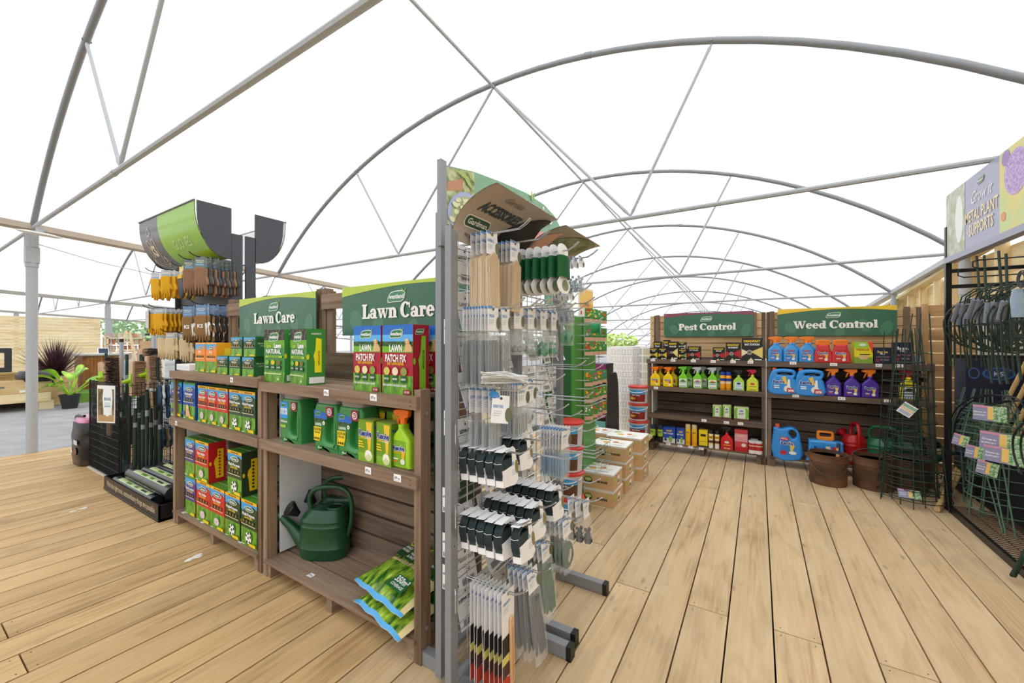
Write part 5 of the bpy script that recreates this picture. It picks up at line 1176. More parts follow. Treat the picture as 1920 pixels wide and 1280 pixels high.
onc, S = curved_print(m, rows, .003); pb = rrect(.044, S * .235, .196, S * .385, .016, 3); cpoly(pb, C('#3a5a48', .4)); onc, S = curved_print(m, rows, .004); cprint('Gardman', .12, S * .275, .024, WHITE, .13, .02, 0)
cprint('for gardeners', .12, S * .1, .014, NV, .12)
cpoly(smooth_loop([(.27, S * .08), (.33, S * .5), (.49, S * .9), (.49, S * .02)], 3), C('#2e2a28', .4))
m.build('header_print', h1)
h2, rows2, L2 = hood('curved grey header with green plant photo, beyond the badge header', 1.69, 2.16, -.99, 1.78, .27, '', '#b3aaa0', 'curved_header', over='#a9a298', tall=.155)
m = MB(); onc, S = curved_print(m, rows2); cpoly(smooth_loop([(.1, S * .5), (.25, S * .95), (.45, S * .9), (.4, S * .45)], 3), two_tone('photo_hedge', '#6f7f58', '#9aa080', (20, 20, 20))); cpoly(smooth_loop([(0.0, 0), (.02, S * .6), (.1, S * .8), (.06, S * .2), (.04, 0)], 3), C('#e8b8a8', .4)); m.build('header_print', h2)
# bean board on the seed rack: outline measured on its own plane
def onx(px_, py_, x): p = W(px_, py_, x=x); return (p.y, p.z)
XP = -1.1; out = [onx(829, 308, XP), onx(833, 452, XP), onx(1058, 452, XP), onx(1052, 428, XP), onx(1040, 405, XP), onx(1021, 384, XP), onx(988, 362, XP), onx(940, 341, XP), onx(890, 322, XP)]
m = MB(); m.prism(out[::-1], -.004, .0, C('#7fae8c', .4), 'yz'); f = Face(m, (0, 0, 0), (0, 1, 0), (0, 0, 1)); f.k = 2
Q = lambda a, b: onx(a, b, XP)
f.poly([Q(836, 312), Q(836, 448), Q(889, 448), Q(889, 324)], two_tone('photo_beans', '#7e8f5c', '#c9cfa0', (22, 22, 22), 3, .4, .6)); f.poly([Q(889, 372), Q(889, 448), Q(1056, 448), Q(1030, 440), Q(960, 410)], C('#e2978a', .4)); f.up()
f.poly([Q(838, 340), Q(838, 357), Q(866, 358), Q(868, 335)], C('#c08a68')); f.poly([Q(838, 420), Q(838, 448), Q(884, 448), Q(884, 430)], C('#5c5a5e')); f.up()
ce = [Q(868 + 30 * math.cos(t * PI / 10), 397 + 37 * math.sin(t * PI / 10)) for t in range(20)]; ce = [(min(a, Q(889, 400)[0]), b) for a, b in ce]; f.poly(ce, C('#a9b6dc')); f.up()
ce = [Q(869 + 24 * math.cos(t * PI / 10), 397 + 29 * math.sin(t * PI / 10)) for t in range(20)]; ce = [(min(a, Q(889, 400)[0]), b) for a, b in ce]; f.poly(ce, C('#aeb58a')); f.up()
rb_ = random.Random(3)
for i in range(26):
    a, b = 846 + rb_.uniform(0, 38), 374 + rb_.uniform(0, 44); y_, z_ = Q(a, b); f.poly([(y_ + .02 * math.cos(t + i) , z_ + .012 * math.sin(t)) for t in [k * PI / 4 for k in range(8)]], C('#e3e3b4')); f.k += .05
for (a, b), (c, d) in (((862, 322), (888, 362)), ((850, 318), (880, 338)), ((872, 318), (889, 345))):
    y0_, z0_ = Q(a, b); y1_, z1_ = Q(c, d); dd = Vector((y1_ - y0_, z1_ - z0_)).normalized(); n_ = Vector((-dd.y, dd.x)) * .012; f.poly([(y0_, z0_), ((y0_ + y1_) / 2 + n_.x, (z0_ + z1_) / 2 + n_.y), (y1_, z1_), ((y0_ + y1_) / 2 - n_.x, (z0_ + z1_) / 2 - n_.y)], C('#a9bf6a'))
a0, b0 = Q(962, 385); a1, b1 = Q(1050, 425); f.text('unwins', (a0 + Q(1048, 400)[0]) / 2, Q(1000, 403)[1], .085, WHITE, Q(1048, 400)[0] - a0, .03)
gy, gz_ = Q(996, 372); f.poly([(gy, gz_ - .02), (gy - .02, gz_ + .015), (gy - .012, gz_ + .05), (gy + .004, gz_ + .01)], C('#a9d06a')); f.poly([(gy + .004, gz_ - .02), (gy + .01, gz_ + .03), (gy + .03, gz_ + .04), (gy + .02, gz_)], C('#8fbf52'))
o = solo(m, 'seed_header', 'tall printed header with beans in a blue bowl and white lettering above the rack', 'header', (XP, 0, 0))
m = MB(); p = Q(829, 380); m.box(-.01, .012, p[0] - .02, p[0] + .014, 1.79, 2.14, RACK); m.build('side_channel', o)
# ---- hanging packs on the peg rack
TXB = C('#5f93c8', .5); KR = C('#2b2c30', .4)
def card_pack(name, label, cat, body, cw=.07, ch=.1, blue=True, photo='#6a6d52', thick=.0012, words='PEGS'):
    """card faces +x, origin at the punched hole"""
    r = thing(name, label, cat); m = MB(); m.box(-thick, 0, -cw / 2, cw / 2, -ch + .012, .012, CARD); f = Face(m, (0, -cw / 2, -ch + .012), (0, 1, 0), (0, 0, 1)); f.rect(cw * .75, ch * .06, cw, ch * .8, C('#e9e9ea')); f.up()
    f.disc(cw * .98, ch * .32, cw * .2, C(photo), ch * .26, 12) if photo else None
    if blue: f.rect(0, ch * .9, cw * .4, ch, C('#5b8fcb'))
    f.text(words, cw * .36, ch * .55, .011, TXB, cw * .6)
    for k in range(3): f.rect(cw * .1, ch * (.42 - .08 * k), cw * (.6 - .06 * k), ch * (.44 - .08 * k), C('#b9c4d0'))
    f.disc(cw * .5, ch - .012, .005, KR); m.build('hang_card', r); body(r, cw, ch); return r
def film(r, w_, z0, z1, t=.012):
    m = MB(); m.sel([(0, 0, z1, t * .35, w_ / 2, 3), (0, 0, (z0 + z1) / 2, t, w_ / 2 * 1.03, 3), (0, 0, z0, t * .6, w_ / 2 * .98, 3)], FILM, 14); m.build('clear_bag', r)
def b_pegs(col='#70767b', n=11, ln=.16, bag=None, r0=.0036):
    def fn(r, cw, ch):
        m = MB(); rr_ = random.Random(4)
        for i in range(n):
            y = -cw * .38 + cw * .76 * i / (n - 1); z1 = -ch - .03 + rr_.uniform(-.008, .008); m.tube([(rr_.uniform(-.003, .003), y, z1), (rr_.uniform(-.003, .003), y + rr_.uniform(-.004, .004), z1 - ln)], r0, C(col, .4, .3), 5)
        m.build('pegs', r); film(r, cw, -ch - ln - .05, -ch + .012)
    return fn
def b_wood(r, cw, ch):
    m = MB(); WL = wood('label_wood', '#e0cdb0', '#d3bc9a', '#b89c78', 'z', 60, knots=False)
    for i in range(4):
        x = -.014 + .007 * i; m.prism([(-cw * .45, -ch - .005), (-cw * .45, -ch - .2), (cw * .45, -ch - .2), (cw * .45, -ch - .005), (0, -ch + .02)], x, x + .0055, WL, 'yz')
    m.build('wooden_labels', r)
def b_blob(col, rz_=.03, dz_=.07, n=14, sz=.012):
    def fn(r, cw, ch):
        m = MB(); rr_ = random.Random(8)
        for i in range(n): m.sphere((rr_.uniform(-.008, .008), rr_.uniform(-cw * .38, cw * .38), -ch - dz_ + rr_.uniform(-rz_, rz_)), sz * rr_.uniform(.6, 1), C(col, .35), 4)
        m.build('contents', r); film(r, cw, -ch - dz_ - rz_ - .015, -ch + .012, .016)
    return fn
def b_ring(col, R_=.045, dz_=.07):
    def fn(r, cw, ch):
        m = MB()
        for k in range(7):
            q = R_ * (1 - .07 * k); m.tube([(.002 * (k - 3), q * math.cos(t * PI / 10), -ch - dz_ + q * math.sin(t * PI / 10)) for t in range(20)], .0035, C(col, .5), 5, closed=True)
        m.build('coil', r); film(r, max(cw, R_ * 2.1), -ch - dz_ - R_ - .01, -ch + .012, .014)
    return fn
def prong(y, z, ln=.28, par=rb, up=.03):
    yl = y - YBK[0]; m = MB()
    for s_ in (-.006, .006): m.tube([(.0, yl + s_, z), (ln - .05, yl + s_, z), (ln - .02, yl + s_, z + up * .5), (ln, yl + s_, z + up)], .0022, CHROME, 5)
    m.tube([(ln, yl - .006, z + up), (ln, yl + .006, z + up)], .0022, CHROME, 5); m.build('hook', par)
def hang(proto, y, z, n, xf, dx, what, tilt=0.0, ln=.28, sway=.03, group=None):
    prong(y, z + .002, ln)
    for i in range(n):
        o = proto if proto['label'] == '' else dup(proto, (0, 0, 0)); o.location = (xf - dx * i, y + rnd.uniform(-.003, .003), z - .004); o.rotation_euler = (rnd.uniform(-.02, .02), rnd.uniform(-sway, sway) + tilt, 0)
        o['label'] = what + (', frontmost' if i == 0 else ', %s back' % ORD[i]); o['group'] = group or what
P1 = card_pack('label_pack', '', 'plant labels', b_wood, .075, .09, words='LABELS'); hang(P1, 1.30, 1.826, 4, -.895, .025, 'pack of wooden plant labels nearest the upright')
hang(P1, 1.46, 1.822, 5, -.885, .023, 'pack of wooden plant labels on the second top hook')
# twine cards
def twine():
    r = thing('twine_card', '', 'twine'); m = MB(); o = [(-.04, 0), (-.034, .02), (-.02, .03), (0, .034), (.02, .03), (.034, .02), (.04, 0), (.032, -.02), (.03, -.1), (.05, -.125), (.034, -.155), (0, -.165), (-.034, -.155), (-.05, -.125), (-.03, -.1), (-.032, -.02)]
    v, f = puff(smooth_loop(o, 2), (), .0015, .0004, 0, key='tw'); m.puff((v, f), CARD, Matrix.Rotation(PI / 2, 4, 'Z')); fc = Face(m, (.0016, -.04, -.16), (0, 1, 0), (0, 0, 1)); fc.k = 1; fc.disc(.05, .03, .026, two_tone('photo_hedge', '#6f7f58', '#9aa080', (20, 20, 20)), .022); m.build('card', r)
    m = MB(); g = C('#1f6b42', .45)
    for k in range(15):
        z = -.022 - .0056 * k; m.tube([(.013 * math.cos(t * PI / 6), .038 * math.sin(t * PI / 6), z + .003 * math.cos(t * PI / 6 + .6)) for t in range(12)], .0034, g, 5, closed=True)
    m.build('green_wire', r); return r
TW = twine(); TW.scale = (1.3, 1.35, 1.12); hang(TW, 1.62, 1.80, 7, -.735, .04, 'green wire twine wound on a white card, on the third top hook', 0, .34)
P4 = card_pack('clip_pack', '', 'clips', b_blob('#9fb0bd', .035, .07, 16, .01), .065, .05, words='CLIPS'); hang(P4, 1.80, 1.80, 4, -.72, .03, 'clear pack of silvery clips at the end of the top row', 0, .36)
# second row
P5 = card_pack('peg_pack', '', 'tent pegs', b_pegs(), .072, .095); hang(P5, 1.27, 1.53, 9, -.87, .0145, 'pack of grey metal pegs nearest the upright', 0, .27)
P6 = card_pack('peg_pack', '', 'tent pegs', b_pegs('#9a9fa4', 4, .18), .06, .095); hang(P6, 1.37, 1.533, 3, -.875, .03, 'narrow pack of long steel pegs beside the grey peg packs')
hang(card_pack('clip_pack', '', 'clips', b_blob('#8b8d8c', .012, .075, 14, .009), .075, .1, words='CLIPS'), 1.49, 1.55, 3, -.885, .025, 'clear bag of silver clips in the second row')
hang(card_pack('clip_pack', '', 'clips', b_blob('#b9bdc0', .03, .06, 10, .011), .07, .1, words='HOOKS'), 1.61, 1.55, 3, -.885, .025, 'clear bag of pale wire hooks in the second row')
hang(card_pack('tie_pack', '', 'plant ties', b_blob('#2c8a5c', .03, .08, 16, .012), .07, .1, words='TIES'), 1.73, 1.55, 4, -.885, .025, 'clear bag of green plastic rings, fifth hook of the second row')
hang(card_pack('tie_pack', '', 'plant ties', b_blob('#3f9a70', .03, .08, 12, .01), .07, .1, words='TIES'), 1.85, 1.55, 3, -.885, .025, 'clear bag of green plastic rings, sixth hook of the second row')
hang(card_pack('hose_pack', '', 'hose pack', b_ring('#2f9a62', .03, .075), .07, .1, words='TUBE'), 1.98, 1.60, 2, -.855, .03, 'clear bag with a coiled green tube at the end of the second row')
hang(P4, 1.93, 1.66, 3, -.83, .03, 'clear pack of dark clips between the first and second rows')
# third row
SP = card_pack('staple_pack', '', 'staples', b_pegs('#9ca3a9', 12, .17, r0=.0028), .08, .1, words='STAPLES'); hang(SP, 1.28, 1.215, 4, -.87, .03, 'pack of long garden staples in the third row', .0)
o = card_pack('staple_pack', 'white garden staples card with round blue tag tilted outwards', 'staples', lambda r, a, b: None, .07, .105, words='GARDEN STAPLES'); o.location = (-.835, 1.275, 1.185); o.rotation_euler = (math.radians(-8), math.radians(-10), math.radians(-35))
m = MB(); m.add([(.001, -.03 + .02 * math.cos(t * PI / 6), .012 + .014 * math.sin(t * PI / 6)) for t in range(12)], [tuple(range(12))], C('#2f86c4')); m.build('round_tag', o)
# bundle of ties lying across the hooks
m = MB(); rt = random.Random(9)
for i in range(46):
    a = W(905 + rt.uniform(-4, 6), 708 + rt.uniform(-11, 11), x=-.86 + rt.uniform(-.02, .02)); b = W(985 + rt.uniform(-8, 5), 711 + rt.uniform(-6, 5), x=-.80 + rt.uniform(-.02, .02)); c = (a + b) / 2 + Vector((0, 0, rt.uniform(-.004, .012))); m.tube([a, c, b], .0022, C('#dfe2e2', .3), 4)
solo(m, 'wire_bundle', 'bundle of pale plastic coated wires lying across the hooks below the grey pegs', 'wire')
P7 = card_pack('staple_pack', '', 'staples', b_pegs('#a3aaae', 9, .07, r0=.003), .085, .1, words='STAPLES'); hang(P7, 1.45, 1.225, 9, -.84, .013, 'short pack of wire staples beside the white bundle', 0, .3)
hang(card_pack('staple_pack', '', 'staples', b_ring('#b4babd', .028, .06), .07, .1, words='RINGS'), 1.56, 1.23, 2, -.86, .03, 'clear bag with a looped pale wire in the third row', 0, .3)
# rolls of tie in white sleeves
def tie_roll(label=''):
    r = thing('tie_roll', label, 'garden tie'); m = MB(); out = [(-.05, -.115), (-.05, -.01), (-.038, .012), (.03, .02), (.045, .008), (.05, -.03), (.062, -.05), (.05, -.075), (.056, -.11), (.03, -.125), (-.03, -.118)]
    hole = smooth_loop([(-.048, -.058), (-.046, -.01), (-.02, .002), (.01, -.002), (.02, -.03), (.0, -.058)], 2)
    m.prism([( -.05, -.115), (-.05, -.055), (-.028, -.055), (.02, -.05), (.02, .0), (-.02, .006), (-.03, .014), (.03, .02), (.045, .008), (.05, -.03), (.062, -.05), (.05, -.075), (.056, -.11), (.03, -.125), (-.03, -.118)], -.002, .0, CARD, 'yz')
    m.box(-.036, 0, -.0505, -.0495, -.115, -.055, CARD); m.box(-.036, 0, -.045, .03, .011, .013, CARD); m.box(-.036, -.034, -.0505, .05, -.115, -.055, CARD)
    f = Face(m, (0, -.05, -.12), (0, 1, 0), (0, 0, 1)); f.text('TIE', .07, .07, .012, TXB, .03); f.disc(.097, .06, .012, C('#8a7f4a'), .026); 
    for k in range(3): f.rect(.06, .035 + .008 * k, .088, .037 + .008 * k, C('#9db9d4'))
    m.build('sleeve', r)
    m = MB(); K = C('#27363a', .5)
    for k in range(6): m.tube([(-.032 + .0055 * k, -.012 + .043 * math.cos(t * PI / 8), -.052 + .055 * math.sin(t * PI / 8)) for t in range(16)], .0036, K, 5, closed=True)
    m.box(-.033, -.003, -.0525, .02, -.09, -.02, K)
    m.tube([(-.036, -.0535, -.028), (-.02, -.0585, -.03), (-.002, -.0535, -.028)], .0012, C('#d8dcdc'), 4)
    m.build('roll', r); return r
TR = tie_roll(); hang(TR, 1.275, .985, 5, -.80, .041, 'black tie roll in white sleeve, near hook of the upper group', -.1, .3, .02); hang(TR, 1.45, .995, 4, -.835, .041, 'black tie roll in white sleeve, far hook of the upper group', -.1, .3, .02)
hang(TR, 1.29, .72, 1, -.735, .041, 'black tie roll in white sleeve standing apart at the front of the lower group', -.1, .32, .02)
hang(TR, 1.265, .725, 5, -.795, .04, 'black tie roll in white sleeve, nearest row of the lower group', -.1, .3, .02); hang(TR, 1.43, .735, 6, -.76, .04, 'black tie roll in white sleeve, middle row of the lower group', -.1, .32, .02); hang(TR, 1.60, .75, 6, -.755, .04, 'black tie roll in white sleeve, farthest row of the lower group', -.1, .32, .02)
hang(card_pack('label_pack', '', 'plant labels', b_pegs('#8fb8d8', 10, .09, r0=.003), .1, .1, words='LABELS'), 1.80, .975, 8, -.80, .016, 'clear pack of pale blue plant labels', 0, .36)
# lowest row
def b_thermo(r, cw, ch):
    m = MB(); WD = C('#d9b487', .5); f = Face(m, (0.0005, -cw / 2, 0), (0, 1, 0), (0, 0, 1))
    m.box(-.0012, 0, -cw / 2, cw / 2, -.36, -ch + .012, C('#f0eff0')); f.rect(0, -.22, cw * .6, -.15, C('#1a1716')); f.rect(0, -.25, cw * .6, -.22, C('#d8cf6a')); f.rect(0, -.30, cw * .6, -.25, C('#4a2e26')); f.poly([(0, -.36), (cw, -.36), (cw, -.33), (cw * .3, -.3), (0, -.3)], C('#c2381f')); f.up()
    m.puff(puff(rrect(-.013, -.345, .013, -.09, .012, 4), (), .004, .0015, 1, key='thm'), WD, Matrix.Translation((.006, cw * .18, 0)) @ Matrix.Rotation(PI / 2, 4, 'Z')); f2 = Face(m, (.0105, cw * .18, 0), (0, 1, 0), (0, 0, 1)); f2.rect(-.001, -.33, .001, -.13, C('#b03028'))
    for k in range(16): f2.rect(-.007, -.31 + .0125 * k, -.003, -.309 + .0125 * k, KR); f2.rect(.003, -.31 + .0125 * k, .007, -.309 + .0125 * k, KR)
    m.build('thermometer', r)
hang(card_pack('thermometer_pack', '', 'thermometer', b_thermo, .085, .1, photo=None, blue=False, words='THERMOMETER'), 1.27, .46, 9, -.80, .0185, 'wooden thermometer on a red and black card', 0, .28, .015)
def b_mesh(col, ln, top=.0):
    def fn(r, cw, ch):
        m = MB(); rr_ = random.Random(2); mt = C(col, .6)
        for i in range(24):
            y = rr_.uniform(-cw * .42, cw * .42); m.tube([(rr_.uniform(-.006, .006), y * .6, -ch - .01), (rr_.uniform(-.007, .007), y, -ch - ln * .5), (rr_.uniform(-.007, .007), y * 1.05, -ch - ln)], .003, mt, 4)
        m.build('netting', r); film(r, cw * 1.15, -ch - ln - .03, -ch + .01, .013)
    return fn
hang(card_pack('netting_pack', '', 'netting', b_mesh('#4f5256', .22), .085, .085, words='NETTING'), 1.42, .475, 5, -.78, .022, 'pack of charcoal netting beside the thermometers', -.12, .3)
hang(card_pack('stake_pack', '', 'plant ties', b_mesh('#3d6e52', .2), .085, .085, words='STAKES'), 1.56, .53, 5, -.79, .022, 'pack of thin green ties with beige card edges', -.12, .3)
hang(card_pack('ring_pack', '', 'plant rings', b_ring('#3c5a48', .055, .075), .1, .085, words='PLANT RINGS'), 1.68, .60, 5, -.74, .022, 'clear pack with a big dark green coil', -.06, .34)
hang(card_pack('ring_pack', '', 'plant rings', b_blob('#2e3236', .035, .08, 20, .012), .08, .085, words='CLIPS'), 1.86, .62, 3, -.72, .04, 'clear pack of black plastic clips near the far foot', -.06, .36)
for y_, z_ in ((1.8, 1.28), (1.95, 1.28), (2.05, 1.25), (1.9, 1.12), (2.05, 1.08), (1.7, .86), (1.95, .86), (2.05, .8), (2.0, .66), (1.35, .6), (1.5, .62), (2.05, 1.5), (1.6, 1.1), (1.75, 1.05)): prong(y_, z_, .3)
for y_, z_ in ((1.19, 1.0), (1.19, .68), (1.19, .36)):
    m = MB(); m.tube([(.018, .0, z_), (.03, -.012, z_ + .02), (.03, -.012, z_ + .09), (.018, .0, z_ + .1)], .003, CHROME, 5); m.build('end_clip', rb)
# ---- white seed cards on the rack behind
sc0 = None; words = ['unwins', 'unwins', 'Nasturtium', 'unwins', 'Courgette', 'Cucumber', 'Lavender', 'unwins']
def seed_card(i, label):
    m = MB(); m.box(0, .0012, -.055, .055, -.16, 0, CARD); f = Face(m, (.0012, -.055, -.16), (0, 1, 0), (0, 0, 1)); w_ = words[i % 8]
    f.text(w_, .055, .1, .022, KR, .09, .03 if w_ == 'unwins' else 0, shear=0 if w_ == 'unwins' else .3); f.rect(.035, .085, .075, .0865, C('#9a9a9a')); f.rect(.035, .075, .07, .0765, C('#9a9a9a'))
    if w_ != 'unwins': f.text('79', .055, .05, .02, KR, .03, 0, shear=.3)
    for k in range(14): f.rect(.02 + .005 * k, .01, .0225 + .005 * k, .035, KR)
    f.poly([(.05, .13), (.057, .145), (.06, .13)], KR); return solo(m, 'seed_card', label, 'card')
k = 0; rows_z = (1.80, 1.62, 1.44, 1.26, 1.08, .90, .72, .54, .38)
for zi, z in enumerate(rows_z):
    for yi, y in enumerate((1.33, 1.47, 1.60, 1.73, 1.88, 2.03, 2.18)):
        if (zi + yi) % 7 == 5: continue
        o = seed_card(k, 'white seed card on the rear rack, %s row from the top, %s along' % (ORD[zi], ORD[yi])); o.location = (XA + .05, y + .0, z + rnd.uniform(-.015, .015)); o.rotation_euler = (0, math.radians(rnd.uniform(-28, -8)), math.radians(rnd.uniform(-8, 8))); o['group'] = 'white seed cards'; k += 1
        m = MB(); m.tube([(.0, y - 1.25, z - .01), (.1, y - 1.25, z - .01), (.11, y - 1.25, z + .012)], .002, CHROME, 4); 
        if k % 2: m.build('hook', ra)
# barcoded cards hanging on the side towards the shelf
for i, (px_, py_) in enumerate(((841, 598), (841, 770), (838, 915), (838, 1000), (838, 1060))):
    m = MB(); p = W(px_, py_, y=1.235); m.box(-.024, .014, 0, .001, -.1, .0, CARD); f = Face(m, (-.024, 0, -.1), (1, 0, 0), (0, 0, 1)); f.text('unwins', .02, .06, .012, KR, .034)
    for q in range(7): f.rect(.005 + .004 * q, .005, .007 + .004 * q, .022, KR)
    solo(m, 'seed_card', 'narrow white card between the two grey uprights, %s from the top' % ORD[i], 'card', (p.x, 1.235, p.z))
# ================================================================ goods on the two far units
Yf = YR + .01
def put(o, px_, z, lb=None, yo=0.0, rz=0.0):
    o.location = (sx(px_, Yf + yo), Yf + yo, z); o.rotation_euler = (0, 0, rz)
    if lb: o['label'] = lb
    return o
def zy(py_, px_, y=None): return W(px_, py_, y=y or Yf).z
def wd_(a, b): return sx(b, Yf) - sx(a, Yf)
KB = C('#191816', .35)
def deadfast(accent, accent2=None, title='RAT BAIT', tri=True):
    def fn(f, w, h):
        f.rect(0, 0, w, h, KB); f.up(); A = C(accent)
        f.poly([(0, h * .2), (0, h * .52), (w * .35, h * .38)], A if not accent2 else C(accent2)); f.poly([(w, h * .12), (w, h * .62), (w * .45, h * .4)], A); f.up()
        f.text('DEADFAST', w * .5, h * .82, h * .1, C('#e8c62a'), w * .8, .04); f.text(title, w * .5, h * .68, h * .085, WHITE, w * .7, .03)
        f.disc(w * .38, h * .38, w * .13, WHITE); f.up(); f.disc(w * .38, h * .38, w * .11, C('#2a2622')); f.up(); f.ring(w * .38, h * .38, w * .07, w * .05, C('#d8c9a0'))
        f.poly([(w * .3, 0), (w * .45, h * .14), (w * .6, 0)], C('#e8dcb0')); f.rect(w * .62, h * .04, w * .95, h * .09, WHITE)
    return fn
def dark_side(f, d, h): f.rect(d * .1, h * .2, d * .9, h * .3, C('#8a8478'))
def cart(px0, px1, ytop, z, lb, col, front, yo=0.0, d=.09, name='carton', cat='box', side=dark_side, base_py=None):
    h = zy(ytop, (px0 + px1) / 2, Yf + yo) - z
    return put(label_box(name, lb, wd_(px0, px1) - .004, h, d, col, front, side), (px0 + px1) / 2, z, yo=yo)
Z1, Z2, Z3, Z4 = 1.18, .83, .475, .118
cart(1218, 1233, 652, Z1, 'small black and yellow carton at the post end of the top shelf', '#191816', deadfast('#d8b82a', None, 'TRAP'))
cart(1234.5, 1250.5, 652, Z1, 'small black and yellow carton, second along the top shelf', '#191816', deadfast('#d8b82a', None, 'TRAP'))
cart(1225, 1240, 640, Z1, 'black carton peeping over the two small yellow ones', '#191816', deadfast('#d8d2c0', None, 'TRAP'), .14)
cart(1243, 1256, 637, Z1, 'tall black carton in the back row with pale picture', '#191816', deadfast('#c8c8c0', None, 'TRAP'), .14)
cart(1252, 1271, 640, Z1, 'tall black carton with maroon panel and cream triangle', '#2a1a1c', deadfast('#e0cf8a', '#5a2a34', 'MOUSE'))
cart(1272.5, 1288, 654, Z1, 'black bait carton with yellow stripe in the lower of two tiers', '#191816', deadfast('#8a8a40', '#d8b82a', 'BAIT'))
cart(1272.5, 1286, 641, zy(654, 1280) + .001, 'black carton with pale picture, upper of two tiers', '#191816', deadfast('#a8b0a0', None, 'BAIT'))
cart(1289, 1313, 649, Z1, 'black carton with a broad red band on the top shelf', '#191816', deadfast('#b02028', '#b02028', 'RAT KILLER'), d=.12)
cart(1336, 1359, 651, Z1, 'small black and red carton right of the empty gap', '#191816', deadfast('#b02028', '#b02028', 'MOUSE'))
cart(1360.5, 1389, 642, Z1, 'middle sized black and red carton beside the largest one', '#191816', deadfast('#b02028', '#b02028', 'RODENT'))
cart(1390, 1430, 633.5, Z1, 'largest black and cream bait station carton on the top shelf', '#191816', deadfast('#e3cf7a', '#e8dcb0', 'BAIT STATION'), d=.14)
# sprays, second shelf
def simple_lab(cols, words='', wc='#1c2f8a', inset=.14, round_=False):
    def fn(f, w, h):
        f.poly(rrect(w * inset, h * .08, w * (1 - inset), h * .85, w * .12), C(cols[0], .35)); f.up()
        f.disc(w * .5, h * .68, w * .2, C(cols[1]), h * .1); f.up(); f.rect(w * .2, h * .42, w * .8, h * .47, C(cols[2])); 
        if words: f.text(words, w * .5, h * .55, h * .14, C(wc), w * .62, .04)
        for i in range(4): f.poly([(w * (.25 + .14 * i), h * .12), (w * (.3 + .14 * i), h * .26), (w * (.35 + .14 * i), h * .12)], C(cols[3]))
    return fn
s1 = spray_bottle('bright yellow spray bottle with orange head, at the post', '#f4d21a', '#f08018', lab_resolva(None, '#c8302a', 'BUG KILLER'), s=.92); put(s1, 1229, Z2)
s2 = dup(s1, (0, 0, Z2), label='bright yellow spray bottle with orange head, second in the front row'); put(s2, 1253, Z2)
put(dup(s1, (0, 0, Z2)), 1238, Z2, 'bright yellow spray bottle behind the front pair, post side', .13); put(dup(s1, (0, 0, Z2)), 1262, Z2, 'bright yellow spray bottle behind the front pair, green bottle side', .13)
OUTG = [(-.046, 0), (.05, 0), (.054, .02), (.054, .12), (.035, .16), (.016, .19), (.015, .205), (-.015, .205), (-.02, .18), (-.048, .145), (-.058, .125), (-.05, .1)]
for k, (px_, cols, hd_, lb) in enumerate(((1281, ('#e9f2e4', '#4f9a3a', '#7fb0a0', '#1c3a8a'), '#6cc832', 'with green head and pale label'), (1308, ('#e9f2e4', '#d88aa0', '#3f6ab0', '#1c3a8a'), '#b9c2c6', 'with grey head and pink label'), (1336, ('#e9f2e4', '#f0a030', '#3f6ab0', '#1c3a8a'), '#b9c2c6', 'with grey head and orange label'))):
    b = spray_bottle('lime green spray bottle %s, front row' % lb, '#7fd22e', hd_, simple_lab(cols, 'westland', '#2a5a3a'), s=.96, outline=OUTG); put(b, px_, Z2); put(dup(b, (0, 0, Z2)), px_ + 10, Z2, 'lime green spray bottle %s, back row' % lb, .13)
def aerosol(label, h, r_, body, cap, bands, lc=None):
    r = thing('aerosol_can', label, 'aerosol can'); m = MB(); m.lathe([(r_ * .95, 0), (r_, .004), (r_, h * .8), (r_ * .85, h * .83)], C(body, .3, .1), 20)
    for z0, z1, c in bands: m.lathe([(r_ * 1.006, h * z0), (r_ * 1.006, h * z1)], C(c, .35), 20, caps=(False, False))
    f = Face(m, (-r_, -r_ * 1.0, 0), (1, 0, 0), (0, 0, 1)); f.k = 2; f.text('KILLER', r_, h * .6, h * .06, C(lc or '#22252c'), r_ * 1.1, .03); m.build('can', r)
    m = MB(); m.lathe([(r_ * .96, h * .805), (r_ * .98, h * .82), (r_ * .96, h * .97), (r_ * .85, h)], C(cap, .35), 20); m.build('cap', r); return r
a = aerosol('', .215, .03, '#f0a51e', '#1c3a9a', ((.5, .64, '#1c4aa8'), (.36, .46, '#e8d8c0'), (.05, .1, '#b8701a'))); put(a, 1355, Z2, 'orange and blue aerosol can next to the lime sprays'); put(dup(a, (0, 0, Z2)), 1366, Z2, 'orange and blue aerosol can next to the pale bottle')
b = spray_bottle('lime bottle with dark pump and pale blue label', '#a8d84a', '#1c1e1c', simple_lab(('#cfe6ee', '#2a3a4a', '#9ac0d0', '#3a5a6a')), s=.88); put(b, 1385, Z2)
b = spray_bottle('yellow and green spray bottle with dark red head', '#c8dc3a', '#b81c34', simple_lab(('#e8d83a', '#b05a3a', '#6a9a2a', '#3a6a2a')), s=.92); put(b, 1411, Z2)
# cartons, third shelf
gf = lambda f, w, h: (f.rect(0, 0, w, h, C('#cfe0a0')), f.up(), f.disc(w * .15, h * .55, w * .16, C('#7ab83a'), h * .4), f.disc(w * .85, h * .55, w * .16, C('#7ab83a'), h * .4), f.rect(0, 0, w, h * .16, C('#6a4038')), f.up(), f.poly(rrect(w * .22, h * .2, w * .78, h * .85, w * .1), C('#e2e8da')), f.up(), f.text('ANT', w * .5, h * .45, h * .14, C('#5a6a4a'), w * .4, .03), f.disc(w * .5, h * .72, w * .16, C('#6f8ac0'), h * .06))
for (a_, b_, lb) in ((1336, 1353, 'pale green gel carton, first of the matching pair on the empty shelf'), (1354.5, 1371, 'pale green gel carton, second of the matching pair on the empty shelf'), (1376, 1404, 'wider pale green carton alone on the bare shelf')):
    cart(a_, b_, 759.5 if a_ < 1370 else 763, Z3, lb, '#c4d890', gf, yo=0 if a_ < 1370 else .0)
